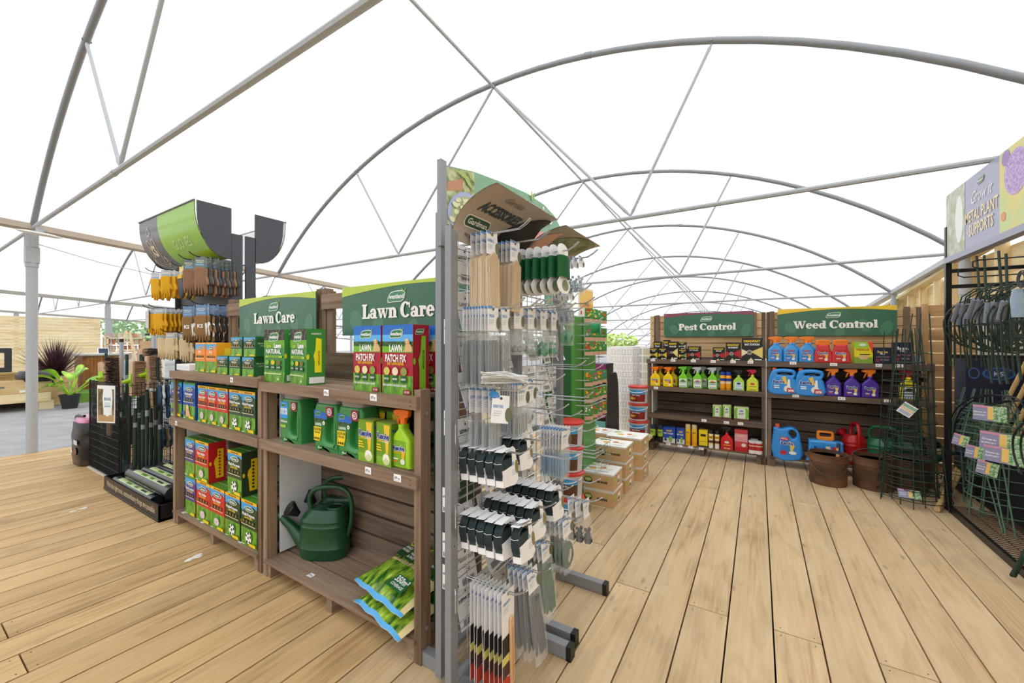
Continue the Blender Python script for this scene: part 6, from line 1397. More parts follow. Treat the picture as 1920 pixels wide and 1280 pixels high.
# bottom shelf
a = aerosol('', .21, .032, '#20241f', '#22304a', ((.35, .76, '#a4cc2a'), (.5, .62, '#e0e8e8'))); put(a, 1224, Z4, 'green and black aerosol can at the post on the lowest shelf'); put(dup(a, (0, 0, Z4)), 1238, Z4, 'green and black aerosol can beside the blue carton')
bl = lambda f, w, h: (f.rect(0, 0, w, h, C('#2450b8')), f.rect(0, 0, w, h * .3, C('#dfe4ea')), f.up(), f.text('WASP', w * .5, h * .72, h * .12, C('#e8c830'), w * .5, .04), f.text('NEST KILLER', w * .45, h * .56, h * .09, WHITE, w * .8, .03), f.disc(w * .62, h * .25, w * .16, C('#8ab84a'), h * .2), f.disc(w * .2, h * .2, w * .12, C('#3a4a6a'), h * .1))
cart(1243, 1266, 801, Z4, 'larger blue and white carton on the lowest shelf', '#2450b8', bl, d=.12); cart(1268, 1284, 803, Z4, 'smaller blue carton next to the yellow aerosol cans', '#2450b8', bl)
a = aerosol('', .26, .031, '#f0b41c', '#d8c090', ((.55, .8, '#f2c22a'), (.08, .2, '#e89a1a'))); put(a, 1290, Z4, 'tall yellow aerosol can beside the blue carton'); put(dup(a, (0, 0, Z4)), 1302, Z4, 'tall yellow aerosol can beside the yellow carton')
cart(1310, 1327, 806, Z4, 'yellow carton with hand drawn lid on the lowest shelf', '#f0d020', lambda f, w, h: (f.rect(0, 0, w, h, C('#f0d420')), f.up(), f.rect(w * .2, h * .62, w * .8, h * .76, C('#2a2a20')), f.rect(w * .1, h * .3, w * .9, h * .34, C('#b0982a')), f.rect(0, 0, w, h * .08, C('#3a3424'))))
a = aerosol('', .215, .026, '#f0e0b0', '#28241e', ((.55, .7, '#e8b020'), (.3, .45, '#6a3a2a'), (.04, .2, '#e8e8e8'))); put(a, 1333, Z4, 'slim cream aerosol can with black cap, first of two'); put(dup(a, (0, 0, Z4)), 1344.5, Z4, 'slim cream aerosol can with black cap, second of two')
b = spray_bottle('red spray bottle with black head on the lowest shelf', '#d01c24', '#1c1a1c', simple_lab(('#c41822', '#e8d8d0', '#e8c040', '#f0e0c0')), s=1.0); put(b, 1363, Z4)
cart(1377, 1402, 805, Z4, 'red and pink ant killer carton beside the red spray', '#a81c28', lambda f, w, h: (f.rect(0, 0, w, h, C('#c8404a')), f.rect(0, h * .45, w, h * .8, C('#d898a0')), f.rect(0, 0, w, h * .2, C('#c01820')), f.up(), f.text('HOME', w * .5, h * .66, h * .09, C('#e8d8b0'), w * .5, .03), f.disc(w * .7, h * .3, w * .18, C('#e8e0d8'), h * .08)), d=.12)
def tub(label, col='#b82a2c'):
    r = thing('powder_tub', label, 'tub'); m = MB(); m.lathe([(.036, 0), (.04, .004), (.04, .12)], C(col, .4), 20); m.lathe([(.0404, .0), (.0404, .04)], C('#e6e0dc'), 20, caps=(False, False)); m.lathe([(.0404, .085), (.0404, .095)], C('#e8d8b0'), 20, caps=(False, False)); m.build('tub', r); m = MB(); m.lathe([(.042, .12), (.042, .14), (.038, .145)], C('#d8d4d4', .4), 20); m.build('lid', r); return r
t = tub('red and white powder tub nearest the pink carton'); put(t, 1411, Z4); put(dup(t, (0, 0, Z4)), 1422, Z4, 'red and white powder tub nearest the post'); put(dup(t, (0, 0, Z4)), 1414, Z4, 'red and white powder tub behind the front two', .1)
# second far unit
bt = spray_bottle('', '#3f9fe6', '#f08018', lab_resolva('#2f86d8', '#f0c23a', 'WEEDKILLER', .12, top='#c84a4a'), s=1.02)
for k, px_ in enumerate((1453, 1482.5, 1512)): put(bt if k == 0 else dup(bt, (0, 0, 0)), px_, Z1, 'blue spray bottle with orange head, %s from the shelf post' % ORD[k])
for k, px_ in enumerate((1458, 1488, 1518)): put(dup(bt, (0, 0, 0)), px_, Z1, 'blue spray bottle in the back row, %s from the shelf post' % ORD[k], .13)
WB0 = [(-.062, 0), (.062, 0), (.068, .02), (.066, .1), (.056, .13), (.046, .175), (.044, .19), (-.044, .19), (-.046, .175), (-.056, .13), (-.066, .1), (-.068, .02)]
WB = [(x * 1.14, z) for x, z in WB0]
def wide_head(r, z):
    m = MB(); c = C('#f08018', .35); m.puff(puff(smooth_loop([(-.058, .0), (.05, .0), (.058, .03), (.05, .055), (-.05, .055), (-.066, .03)], 2), (), .02, .006, 1, key='wh'), c, Matrix.Translation((0, 0, z))); 
    for k in range(6): m.bar((-.04 + .016 * k, -.0205, z + .012), (-.032 + .016 * k, -.0205, z + .045), .004, .003, C('#d86a10'), (0, 1, 0))
    m.build('spray_head', r)
rd = thing('spray_bottle', 'wide red spray bottle with big orange head, next to the blue ones', 'spray bottle'); m = MB(); m.puff(puff(smooth_loop(WB, 3), (), .032, .014, 3, key='wb'), C('#d22a30', .28, 0, .5)); f = Face(m, (-.066, -.0322, 0), (1, 0, 0), (0, 0, 1)); lab_resolva('#c4242c', '#f0b83a', 'WEEDKILLER', .1)(f, .132, .15); m.build('bottle', rd); wide_head(rd, .188)
put(rd, 1543, Z1); put(dup(rd, (0, 0, 0)), 1576, Z1, 'wide red spray bottle with big orange head, next to the yellow cartons')
yf_ = lambda f, w, h: (f.rect(0, 0, w, h, C('#e6d820')), f.rect(0, h * .72, w, h, C('#9ccf3a')), f.poly([(w * .7, h), (w, h), (w, h * .45)], C('#e84a2a')), f.rect(0, 0, w, h * .3, C('#8aa83a')), f.up(), f.disc(w * .45, h * .87, w * .2, C('#e8e8e0'), h * .06), f.text('WEEDKILLER', w * .45, h * .6, h * .1, C('#b8601a'), w * .75, .03), f.disc(w * .5, h * .3, w * .28, C('#d8b87a'), h * .12), f.rect(w * .3, h * .4, w * .85, h * .44, KB))
cart(1601, 1637, 641, Z1, 'yellow and green weedkiller carton with red corner', '#d8cc20', yf_, d=.1); cart(1598, 1632, 642, Z1, 'yellow weedkiller carton behind the front one', '#d8cc20', yf_, .12)
def navy(h2):
    return lambda f, w, h: (f.rect(0, 0, w, h, C('#1c2238')), f.up(), f.text('Resolva', w * .5, h * .66, h * .14, C(h2), w * .6, .04), f.text('PRO', w * .5, h * .56, h * .08, WHITE, w * .3, .03), f.text('XTRA TOUGH', w * .5, h * .38, h * .07, C('#c88a90'), w * .8, .02), f.rect(w * .1, h * .1, w * .3, h * .3, C('#8a3040')), f.rect(w * .36, h * .2, w * .85, h * .3, C('#7a6a70')))
cart(1638, 1672, 651, Z1, 'navy carton with gold lettering on the top shelf', '#1c2238', navy('#d8c060')); cart(1675, 1711, 641.5, Z1, 'taller navy carton with white lettering behind the wire frames', '#1c2238', navy('#e8e8e8')); cart(1712, 1728, 668, Z1, 'low grey carton at the wall end of the top shelf', '#7a7e88', lambda f, w, h: f.rect(w * .1, h * .2, w * .9, h * .5, C('#9aa0aa')))
# big blue carry packs
def jug(label, w, h, body, cap, hole=None, hd=.05, draw=None, out=None, capx=-.3, name='liquid_container'):
    r = thing(name, label, 'container'); m = MB(); o = out or [(-w / 2, 0), (w / 2, 0), (w * .49, h * .5), (w * .43, h * .62), (w * .5, h * .8), (w * .42, h * .95), (w * .1, h), (-w * .2, h * .98), (-w * .36, h * .93), (-w * .44, h * .8), (-w * .5, h * .6)]
    holes = [smooth_loop(hole, 3)] if hole else []
    m.puff(puff(smooth_loop(o, 3), holes, hd, .02, 3, key=('jug', label[:14], w)), C(body, .28, 0, .5))
    if draw: draw(Face(m, (-w / 2, -hd - .0002, 0), (1, 0, 0), (0, 0, 1)), w, h)
    m.build('body', r); m = MB(); m.lathe([(w * .09, h * .92), (w * .09, h * 1.01), (w * .08, h * 1.03)], C(cap, .4), 16, (w * capx, 0)); m.build('cap', r); return r
def j5(f, w, h):
    f.ring(w * .55, h * .05, w * .5, w * .49, C('#7fc0f0'), h * .75, h * .74, 60, 170); f.poly([(w * .46, h * .65), (w * .6, h * .72), (w * .68, h * .4), (w * .58, h * .38)], C('#f0c23a')); f.up()
    f.text('Resolva', w * .36, h * .42, h * .12, WHITE, w * .44, .1); f.up(); f.text('Resolva', w * .36, h * .42, h * .12, C('#1c2f8a'), w * .42, .03); f.disc(w * .68, h * .2, w * .14, C('#e8e8dc')); f.poly([(w * .66, h * .3), (w * .69, h * .58), (w * .76, h * .58), (w * .78, h * .3)], WHITE); f.up()
    f.poly([(w * .64, h * .06), (w * .66, h * .24), (w * .9, h * .22), (w * .94, h * .05)], C('#c02838')); f.up(); f.text('20%', w * .8, h * .09, h * .09, WHITE, w * .22, .04)
    for k in range(2): f.rect(w * .18, h * (.22 + .07 * k), w * .38, h * (.26 + .07 * k), WHITE)
hl5 = [(.0, .205), (.08, .205), (.088, .215), (.08, .228), (0, .232), (-.04, .226), (-.042, .21)]
g5 = jug('big blue carry container with long grip, at the shelf post', .25, .275, '#2f8fe0', '#e8641c', hl5, .05, j5); put(g5, 1467, Z2); put(dup(g5, (0, 0, 0)), 1517.5, Z2, 'big blue carry container with long grip, beside the purple bottles')
pb = spray_bottle('', '#4a2a9a', '#f08018', lab_resolva(None, '#f0c84a', 'PATH'), s=1.06)
for k, px_ in enumerate((1562, 1597, 1631)): put(pb if k == 0 else dup(pb, (0, 0, 0)), px_, Z2, 'purple spray bottle with orange head, %s from the blue containers' % ORD[k])
yb = spray_bottle('yellow bottle with dark red cap seen through the wire frames', '#eede20', '#a01c30', simple_lab(('#e8e8d8', '#2a2a2a', '#4a8ac0', '#3a7ac0'), 'WEEDOL', '#2a3a2a'), s=1.08); put(yb, 1703, Z2)
# lowest shelf of that unit
def jr(f, w, h):
    f.rect(w * .26, h * .12, w * .62, h * .66, C('#2a7ed0')); f.up(); f.rect(w * .26, h * .56, w * .56, h * .66, C('#c82a34')); f.rect(w * .26, h * .12, w * .48, h * .24, C('#c82a34')); f.poly([(w * .6, h * .55), (w * .78, h * .42), (w * .68, h * .2), (w * .62, h * .25)], C('#f0cf4a')); f.disc(w * .7, h * .19, w * .14, WHITE, h * .05); f.up()
    f.text('REFILL', w * .4, h * .59, h * .05, WHITE, w * .24); f.text('Resolva', w * .5, h * .43, h * .1, WHITE, w * .48, .1); f.up(); f.text('Resolva', w * .5, h * .43, h * .1, C('#1c2f8a'), w * .44, .03)
ZB = .112; hh = zy(798, 1475) - ZB
rj = jug('blue refill can with round handle on the lowest shelf', .255, hh, '#2f8fe0', '#e0603a', [(.055, hh * .62), (.085, hh * .7), (.08, hh * .84), (.04, hh * .88), (.02, hh * .78)], .06, jr, [(-.127, 0), (.127, 0), (.125, hh * .6), (.105, hh * .85), (.05, hh * .97), (-.02, hh * .93), (-.05, hh * .9), (-.115, hh * .93), (-.125, hh * .85)], -.34); put(rj, 1475, ZB, yo=.03)
def jp(f, w, h):
    f.rect(w * .14, h * .22, w * .92, h * .78, C('#2f86d8')); f.up(); f.poly([(w * .48, h * .76), (w * .62, h * .78), (w * .66, h * .3), (w * .6, h * .3)], C('#f0e6c0')); f.rect(w * .68, h * .2, w * .84, h * .78, C('#c8303c')); f.disc(w * .3, h * .3, w * .14, C('#8fc03a'), h * .1); f.up(); f.text('Resolva', w * .36, h * .56, h * .16, C('#1c2f8a'), w * .4, .04); f.text('KILLS', w * .76, h * .4, h * .1, WHITE, w * .13)
ps = jug('blue pump sprayer pack with orange carry handle behind the rusty bucket', .29, .24, '#3c9ce4', '#f08a2a', None, .07, jp, [(-.145, 0), (.145, 0), (.148, .05), (.145, .2), (.12, .235), (-.12, .235), (-.145, .2), (-.148, .05)], 0.0, 'pump_sprayer'); put(ps, 1547, ZB, yo=.02)
m = MB(); v, f_ = puff(rrect(-.075, 0, .075, .1, .025, 3), [rrect(-.05, .04, .05, .08, .015, 2)[::-1]], .025, .008, 1); m.puff((v, f_), C('#f08a2a', .4), Matrix.Translation((0, 0, .235))); m.build('carry_handle', ps); m = MB(); m.tube([(-.13, -.08, .05), (-.13, -.08, -.03)], [.018, .01], C('#f08a2a', .4), 10); m.build('nozzle', ps)
cx_ = watering_can('red watering can standing end on, on the lowest shelf', (sx(1601, Yf + .14), Yf + .13, ZB), math.radians(-78), col='#c01c22', rose='#a8141c'); cx_.scale = (.62, 1.05, .98)
watering_can('green watering can with thick handle, behind the second rusty bucket', (sx(1650, Yf + .12), Yf + .12, ZB), math.radians(-28), col='#2a7a52').scale = (.8, .9, .95)
watering_can('dark green watering can furthest towards the black stand', (sx(1705, Yf + .2), Yf + .22, ZB), math.radians(150), col='#1c4a36').scale = (.9, .9, .9)
m = MB(); m.tube([(0, 0, 0), (.005, 0, .24)], .016, C('#3a4a6a'), 8); 
for k in range(3): m.tube([(.001, 0, .05 + .06 * k), (.002, 0, .075 + .06 * k)], .0168, C('#e8a060'), 8)
solo(m, 'spray_lance', 'thin blue and orange lance standing in the rusty bucket', 'lance', (W(1571, 850, y=5.0).x, 5.0, .17))
# ---- rusty buckets
RU = two_tone('rust_metal', '#4a3424', '#7a5236', (5, 5, 8), 5, .35, .65, .75, '#8a6a4c', .2)
def bucket(label, px_, py_, w_, ln=.0):
    g = W(px_, py_, z=0); r = thing('metal_bucket', label, 'bucket', (g.x, g.y + .13, 0)); m = MB(); q = w_
    m.lathe([(q * .96, 0), (q * .97, .01), (q * .99, .22), (q * 1.02, .225), (q * .995, .235), (q, .29), (q * 1.02, .3), (q * .97, .3), (q * .95, .22), (q * .93, .02), (.001, .015)], RU, 32); m.build('shell', r)
    m = MB(); m.lathe([(.001, .265), (q * .95, .265)], C('#30343c', .2), 24); m.build('contents', r)
    m = MB(); m.tube([(q * 1.02 * math.cos(t), q * .5 * math.sin(t) * 1 - (.12 if ln else .02), .27 + (-.2 * math.sin(t) if ln else .06 * math.sin(t))) for t in [PI * k / 16 for k in range(17)]] if False else [(-q * 1.02 * math.cos(t), -(q * 1.12) * math.sin(t) if ln else q * .3 * math.sin(t), .27 - (.16 * math.sin(t) if ln else -.09 * math.sin(t))) for t in [PI * k / 16 for k in range(17)]], .006, C('#5a4a3e', .5, .4), 6); m.build('bail_handle', r)
    for s_ in (-1, 1): m = MB(); m.bar((s_ * q * 1.0, -.02, .26), (s_ * q * 1.04, .02, .26), .05, .03, RU); m.build('ear', r)
    return r
bucket('rusty metal bucket with its wire handle hanging down the front', 1556, 912, .155, 1)
bucket('rusty metal bucket with raised handle, beside the wire frames', 1643, 921, .155, 0)
bucket('rusty metal bucket inside the group of green wire frames', 1706, 924, .16, 0)
# ---- slatted panel and wall end behind
m = MB(); z = 0
r = thing('slatted_panel', 'pale slatted timber panel filling the corner behind the wire frames', 'panel', (1.47, 5.9, 0)); m = MB()
for k in range(14): m.box(0, .78, 0, .025, .02 + .127 * k, .135 + .127 * k, wood('warm_slat', '#d8b284', '#c8a070', '#a67c50', 'x', 26, var=.05))
m.build('slats', r)
for xx in (0, .73): m = MB(); m.box(xx, xx + .05, -.03, 0, 0, 1.8, wood('warm_slat_z', '#d8b284', '#c8a070', '#a67c50', 'z', 26, var=.05)); m.build('batten', r)
# ---- cardboard boxes
KRB = two_tone('kraft_card', '#c7a074', '#d2ad82', (4, 4, 4), 3, .4, .6, .7)
def kraft(label, x1, y0, z, w=.335, d=.27, h=.143, rz=0.0):
    r = thing('cardboard_box', label, 'box', (x1 - w / 2, y0, z), rz); m = MB(); m.box(-w / 2, w / 2, 0, d, 0, h - .004, KRB); f = Face(m, (-w / 2, 0, 0), (1, 0, 0), (0, 0, 1))
    f.rect(0, 0, w, .006, C('#d8d6d0')); f.rect(0, h - .016, w, h - .004, C('#d8d6d0')); f.rect(.03, .006, .045, h - .02, C('#2f5a3a')); f.disc(.115, h * .52, .036, C('#3a2e1c'), .03); f.up(); f.disc(.115, h * .55, .03, C('#8fb02a'), .02); f.up(); f.text('GARDEN', .115, h * .5, .014, WHITE, .05, .03); f.text('BEN BROOKES', .24, h * .42, .017, C('#4a3a28'), .09, .06); f.disc(w - .05, h * .7, .012, C('#a8c04a'))
    s_ = Face(m, (w / 2, 0, 0), (0, 1, 0), (0, 0, 1)); s_.rect(0, 0, d, .006, C('#d8d6d0')); s_.rect(0, h - .016, d, h - .004, C('#d8d6d0')); s_.rect(.12, .03, .19, .1, C('#eceae4')); s_.rect(.03, .06, .07, .11, C('#a8c04a')); s_.up()
    for k in range(6): s_.rect(.13 + .008 * k, .04, .134 + .008 * k, .07, KR)
    m.build('carton', r); m = MB(); m.box(-w / 2 - .002, w / 2 + .002, -.002, d + .002, h - .004, h - .001, C('#efece6', .5)); t = Face(m, (-w / 2, 0, h - .001), (1, 0, 0), (0, 1, 0)); t.disc(.12, .12, .035, C('#e0a84a')); t.disc(.2, .16, .03, C('#c8763a')); t.rect(.2, .05, .28, .06, C('#5a6ac0')); t.poly([(.02, .2), (.07, .24), (.12, .23), (.05, .17)], C('#8fb02a')); t.disc(.26, .13, .025, C('#d8d0c0')); m.build('printed_top', r); return r
for k in range(2): kraft('kraft cardboard box with printed top, %s box of the nearest stack' % ('bottom', 'top')[k], -1.03, 3.28, .1445 * k, rz=math.radians(1.5 * k))
for k in range(3): kraft('kraft cardboard box, %s box of the stack of three behind the nearest' % ('bottom', 'middle', 'top')[k], -1.035, 3.66, .1445 * k, rz=math.radians(k - 1))
for k in range(3): kraft('kraft cardboard box, %s box of the stack beside the white tubs' % ('bottom', 'middle', 'top')[k], -.99, 4.06, .1445 * k, w=.36, d=.3)
kraft('kraft cardboard box half hidden beside the green stand', -1.34, 4.12, .29, w=.3); kraft('kraft cardboard box under the half hidden one', -1.34, 4.12, .145, w=.3); kraft('kraft cardboard box lowest beside the green stand', -1.34, 4.12, 0, w=.3)
kraft('kraft cardboard box edge showing between the tubs and the nearest stack', -1.385, 3.3, 0, w=.28, d=.3, h=.3)
# ---- red lidded tubs
def feed_tub(label, x, y, z, lab='#8a2a24', sc_=1.0, white_handle=False):
    r = thing('feed_tub', label, 'tub', (x, y, z)); m = MB(); m.lathe([(.085, 0), (.09, .005), (.1, .16), (.104, .165), (.1, .17)], C('#c9cfd6', .4), 28); 
    vs = []
    for k in range(13):
        t = math.radians(-150 + 120 * k / 12); rr_ = lambda z_: .0905 + .01 * z_ / .16
        vs += [(rr_(.02) * math.cos(t), rr_(.02) * math.sin(t), .02), (rr_(.1) * math.cos(t), rr_(.1) * math.sin(t), .1), (rr_(.145) * math.cos(t), rr_(.145) * math.sin(t), .145)]
    m.add(vs, [(3 * k, 3 * k + 1, 3 * k + 4, 3 * k + 3) for k in range(12)], C(lab, .4)); m.add(vs, [(3 * k + 1, 3 * k + 2, 3 * k + 5, 3 * k + 4) for k in range(12)], C('#4aa0d8', .4)); f = Face(m, (-.06, -.099, 0), (1, 0, 0), (0, 0, 1)); f.k = 3; f.text('westland', .03, .118, .014, C('#1c4a30'), .05); f.text('Fish & Bone', .06, .085, .014, WHITE, .08, .03); f.text('8kg', .03, .045, .028, C('#f0c24a'), .05, .04)
    m.build('bucket', r); m = MB(); m.lathe([(.001, .17), (.1, .17), (.108, .165), (.11, .18), (.1, .186), (.001, .184)], C('#c83a32', .35), 28); m.build('lid', r)
    m = MB(); m.tube([(-.104 * math.cos(t), -.02 - .1 * math.sin(t), .15 - .03 * math.sin(t)) for t in [PI * k / 12 for k in range(13)]], .003, WHITE, 5); m.build('handle', r); r.scale = (sc_,) * 3; return r
for k in range(4): feed_tub('red lidded tub in the column behind the peg rack, %s from the floor' % ORD[k], -1.27, 2.93, .187 * k * 1.05, '#5a3a2a', 1.05)
zt0 = W(1196, 806, y=5.1).z
for k in range(3): feed_tub('red lidded plant food tub beside the far shelf unit, %s from the bottom' % ORD[k], W(1197, 700, y=5.15).x, 5.15, .2 + .187 * k * 1.16, '#8a2420', 1.16)
m = MB(); m.box(-.6, .3, -.2, .5, 0, .03, YX); 
r = thing('low_table', 'low timber table carrying the white tubs and the card spinner', 'table', (W(1197, 700, y=5.15).x, 5.15, 0)); m = MB(); m.box(-.62, .13, -.18, .75, .165, .199, YX); m.build('top', r)
for a_, b_ in ((-.6, -.16), (.05, -.16), (-.6, .68), (.05, .68)): m = MB(); m.box(a_, a_ + .06, b_, b_ + .06, 0, .165, YZ); m.build('leg', r)
# ---- greeting card spinner and white card wall
r = thing('card_spinner', 'white spinner of small square cards on the low table', 'card stand', (W(1172, 700, y=5.55).x, 5.55, .2)); m = MB(); q = 8; R_ = .2; WHT = C('#fbfaf9', .5)
m.lathe([(R_, .0), (R_, 1.14)], WHT, q, caps=(True, True)); m.lathe([(R_ + .03, 0), (R_ + .03, .02)], WHT, q)
m.build('column', r); rg = random.Random(6); EC = ['#b0b0b8', '#98a4bc', '#c0a498', '#a8b4a8', '#b8acc4']
for k in range(q):
    a0 = 2 * PI * k / q; a1 = 2 * PI * (k + 1) / q; p0 = Vector((R_ * math.cos(a0), R_ * math.sin(a0), 0)); p1 = Vector((R_ * math.cos(a1), R_ * math.sin(a1), 0))
    if ((p0 + p1) / 2).dot(CF) > .05: continue
    m = MB(); f = Face(m, p0, p1 - p0, (0, 0, 1)); wf = (p1 - p0).length
    for j in range(11):
        for i in range(2):
            a = .012 + i * wf / 2 + (.01 if j % 2 else 0); b = .03 + .1 * j; s_ = .05; c = C(rg.choice(EC)); f.k = 2; f.rect(a, b, a + s_, b + s_ * 1.35, c); f.up(); f.rect(a + .004, b + .004, a + s_ - .004, b + s_ * 1.35 - .004, C(rg.choice(['#fafafa', '#f2f4f8', '#f8f2ee', '#f4f8f2'])))
    m.build('card_face', r)
r = thing('card_board', 'tall pale board of greeting cards left of the spinner', 'card stand', (W(1138, 700, y=6.2).x, 6.2, 0)); m = MB(); m.box(0, .36, 0, .05, 0, 1.32, WHT); f = Face(m, (0, 0, 0), (1, 0, 0), (0, 0, 1)); f.k = 2
for j in range(10):
    for i in range(3): f.rect(.02 + .115 * i, .2 + .11 * j, .12 + .115 * i, .295 + .11 * j, C(rg.choice(['#f2f3f4', '#f4f2f0', '#eef2f5']))); 
m.build('panel', r)
r = thing('card_board', 'tall pale board of greeting cards between spinner and shelf', 'card stand', (W(1186, 700, y=6.2).x, 6.2, 0)); m = MB(); m.box(0, .3, 0, .05, 0, 1.34, WHT); f = Face(m, (0, 0, 0), (1, 0, 0), (0, 0, 1)); f.k = 2
for j in range(9):
    for i in range(2): f.rect(.02 + .14 * i, .25 + .12 * j, .14 + .14 * i, .345 + .12 * j, C(rg.choice(['#cfc8a8', '#e2dcc8', '#b8c0a8'])));
m.build('panel', r)
foliage('potted_tree', 'pale lime foliage showing above the card boards', W(1158, 640, y=9.0).x, 9.0, 1.42, .5, .4, .17, 260, ['#b4d860', '#d8ec9a'], 4, .06)
m = MB(); v, f_ = puff(smooth_loop([(-.06, 0), (.06, 0), (.06, .9), (0, 1.0), (-.06, .9)], 3), (), .012, .003, 1); m.puff((v, f_), C('#2e2823', .6)); m.bar((-.063, 0, 0), (-.063, 0, .9), .01, .02, C('#c09a68')); ob = solo(m, 'wooden_board', 'narrow dark board with pale edge leaning beside the green stand', 'board', (W(1141, 800, y=4.3).x, 4.45, .0)); ob.scale = (1, 1, 1.05)
m = MB(); m.box(-.1, .1, 0, .3, 0, 1.14, C('#1d1a1c', .5)); f = Face(m, (-.1, 0, 0), (1, 0, 0), (0, 0, 1)); f.rect(0, 1.06, .2, 1.14, C('#8a2a6a')); f.rect(0, .5, .2, .56, C('#b03a8a')); f.rect(0, .38, .2, .46, C('#7ac0b8')); f.rect(0, .58, .2, .66, C('#a0d0c0')); solo(m, 'seed_display', 'dark display with a purple top strip beyond the seed packets', 'display', (W(1120, 700, y=4.6).x, 4.6, 0))
# ---- green seed stand
r = thing('seed_stand', 'tall green card seed stand with rows of bright vegetable packets', 'seed stand', (-1.3, 3.1, 0)); GRN = C('#4f9440', .4); GRD = C('#2e6236', .4)
m = MB(); m.box(-.03, 0, 0, .17, 0, 1.62, GRN); m.box(-.03, 0, .18, .5, 0, 1.62, GRN); m.box(-.3, -.03, 0, .5, 0, 1.6, GRD); m.box(0.0, .004, .17, .18, 0, 1.62, GRD); m.build('column', r)
m = MB(); m.box(-.29, -.285, .03, .5, 1.6, 1.9, C('#4f9a6a', .4)); f = Face(m, (-.0, .1, 1.62), (0, 1, 0), (0, 0, 1)); m.box(-.01, 0, .1, .44, 1.62, 1.88, C('#efe8d8', .4)); f.k = 2; f.rect(.01, .12, .33, .24, C('#f0bf5a')); f.rect(.01, .08, .33, .12, C('#e8a02a')); f.up(); f.text('SPACE', .17, .1, .03, KR, .2); 
for k in range(3): f.rect(.03 + .1 * k, .02, .06 + .1 * k, .05, C(('#c83a3a', '#5a5ab0', '#e8b03a')[k]))
m.build('header_card', r)
VG = [('#b83a2a', '#d8c05a'), ('#9ab83a', '#e8d89a'), ('#e2e6dc', '#5a9a6a'), ('#e89a1e', '#c8541e'), ('#b84a6a', '#d8a0b0'), ('#e8641a', '#f0b030'), ('#7aa03a', '#3a7aa8'), ('#d8a81e', '#8a3a1e'), ('#c83c32', '#e88a5a')]
pk0 = {}
def packet(i, lab, loc):
    a, b = VG[i % 9]
    if i % 9 not in pk0:
        m = MB(); m.box(0, .003, -.04, .04, -.13, 0, C('#e8e4d4', .5)); f = Face(m, (.003, -.04, -.13), (0, 1, 0), (0, 0, 1)); f.rect(0, 0, .08, .035, C('#c8a088')); f.rect(0, .035, .08, .045, C('#2c7a3a')); f.rect(0, .045, .08, .13, C('#3f8a40')); f.up(); rr_ = random.Random(i)
        for k in range(9): f.disc(rr_.uniform(.012, .068), rr_.uniform(.058, .118), rr_.uniform(.008, .013), C(a if k % 2 else b), n=9); f.k += .1
        o = solo(m, 'seed_packet', lab, 'seed packet', loc); pk0[i % 9] = o
    else: o = dup(pk0[i % 9], loc, label=lab)
    o['group'] = 'seed packets on the green stand'; o.rotation_euler = (0, 0, -.8); o.scale = (.9, .9, .9); return o
CN = ['red', 'light green', 'white', 'orange', 'pink', 'amber', 'blue green', 'gold', 'scarlet']
i = 0
for row, z in enumerate((1.52, 1.365, 1.245, .99, .85, .71)):
    for c in range(4):
        packet(i, '%s seed packet on the green stand, %s row down, %s along' % (CN[i % 9], ORD[row], ORD[c]), (-1.3 + .1 + .0 * c, 3.16 + .12 * c, z + .16)); i += 1
    m = MB(); zz_ = z + .02 
    for q in (0, .07): m.tube([(0, .02, zz_ + q), (.11, .04, zz_ + q), (.115, .46, zz_ + q), (0, .48, zz_ + q)], .003, CHROME, 5)
    m.box(.09, .11, .04, .46, zz_ - .003, zz_ + .0, C('#b09a88')); m.build('wire_shelf', r)
for z in (.45, .32): 
    m = MB()
    for q in (0, .06): m.tube([(0, .02, z + q), (.16, .04, z + q), (.165, .46, z + q), (0, .48, z + q)], .003, CHROME, 5)
    for q in range(6): m.tube([(.0, .06 + .075 * q, z), (.16, .06 + .075 * q, z), (.16, .06 + .075 * q, z + .06)], .002, CHROME, 4)
    m.build('wire_shelf', r)
m = MB(); m.sel([(.0, 0, 0, .03, .03, 2), (.0, 0, .05, .03, .03, 2)], C('#2f9a5c'), 14); 
for z in (0, .05): m.lathe([(.045, z), (.045, z + .006)], C('#2f9a5c', .4), 18)
ob = solo(m, 'wire_reel', 'green reel of garden wire hanging beside the seed packets', 'reel', (-.99 + .16, 2.22, 1.48)); ob.rotation_euler = (0, PI / 2, .3)
# ================================================================ black stand with metal plant supports
XS_ = 1.35; YS1 = 4.76; YS0 = 3.05
st = thing('display_stand', 'black steel stand hung with green wire plant supports', 'display stand', (XS_, YS0, 0)); Ls = YS1 - YS0
for a in (0, Ls):
    for b in (0, .75):
        m = MB(); m.box(b - .018 if b else -.018, b + .018, a - .018, a + .018, 0, 2.36 if not b else 2.3, BLKM); m.build('upright', st)
for z in (2.11, 1.86, 1.60, 1.28, .98):
    m = MB(); m.bar((.75, 0, z), (.75, Ls, z), .03, .03, BLKM); m.build('cross_bar', st)
    if z > 1.1: m = MB(); m.bar((0.018, Ls, z if z != 2.11 else 1.99), (.75, Ls, z if z != 2.11 else 1.99), .02, .03, BLKM); m.build('side_bar', st)
m = MB(); m.box(-.012, .012, 0, Ls, .0, .05, BLKM); m.box(.74, .76, 0, Ls, .0, .05, BLKM)
for k in range(46): yy = Ls * k / 46; m.tube([(0, yy, .045), (.74, yy, .045)], .004, C('#5a4636', .6), 4)
for k in range(8): m.tube([(.1 * k, 0, .04), (.1 * k, Ls, .04)], .004, BLKM, 4)
m.build('mesh_base', st)
def onxs(a, b, x=XS_): p = W(a, b, x=x); return (p.y, p.z)
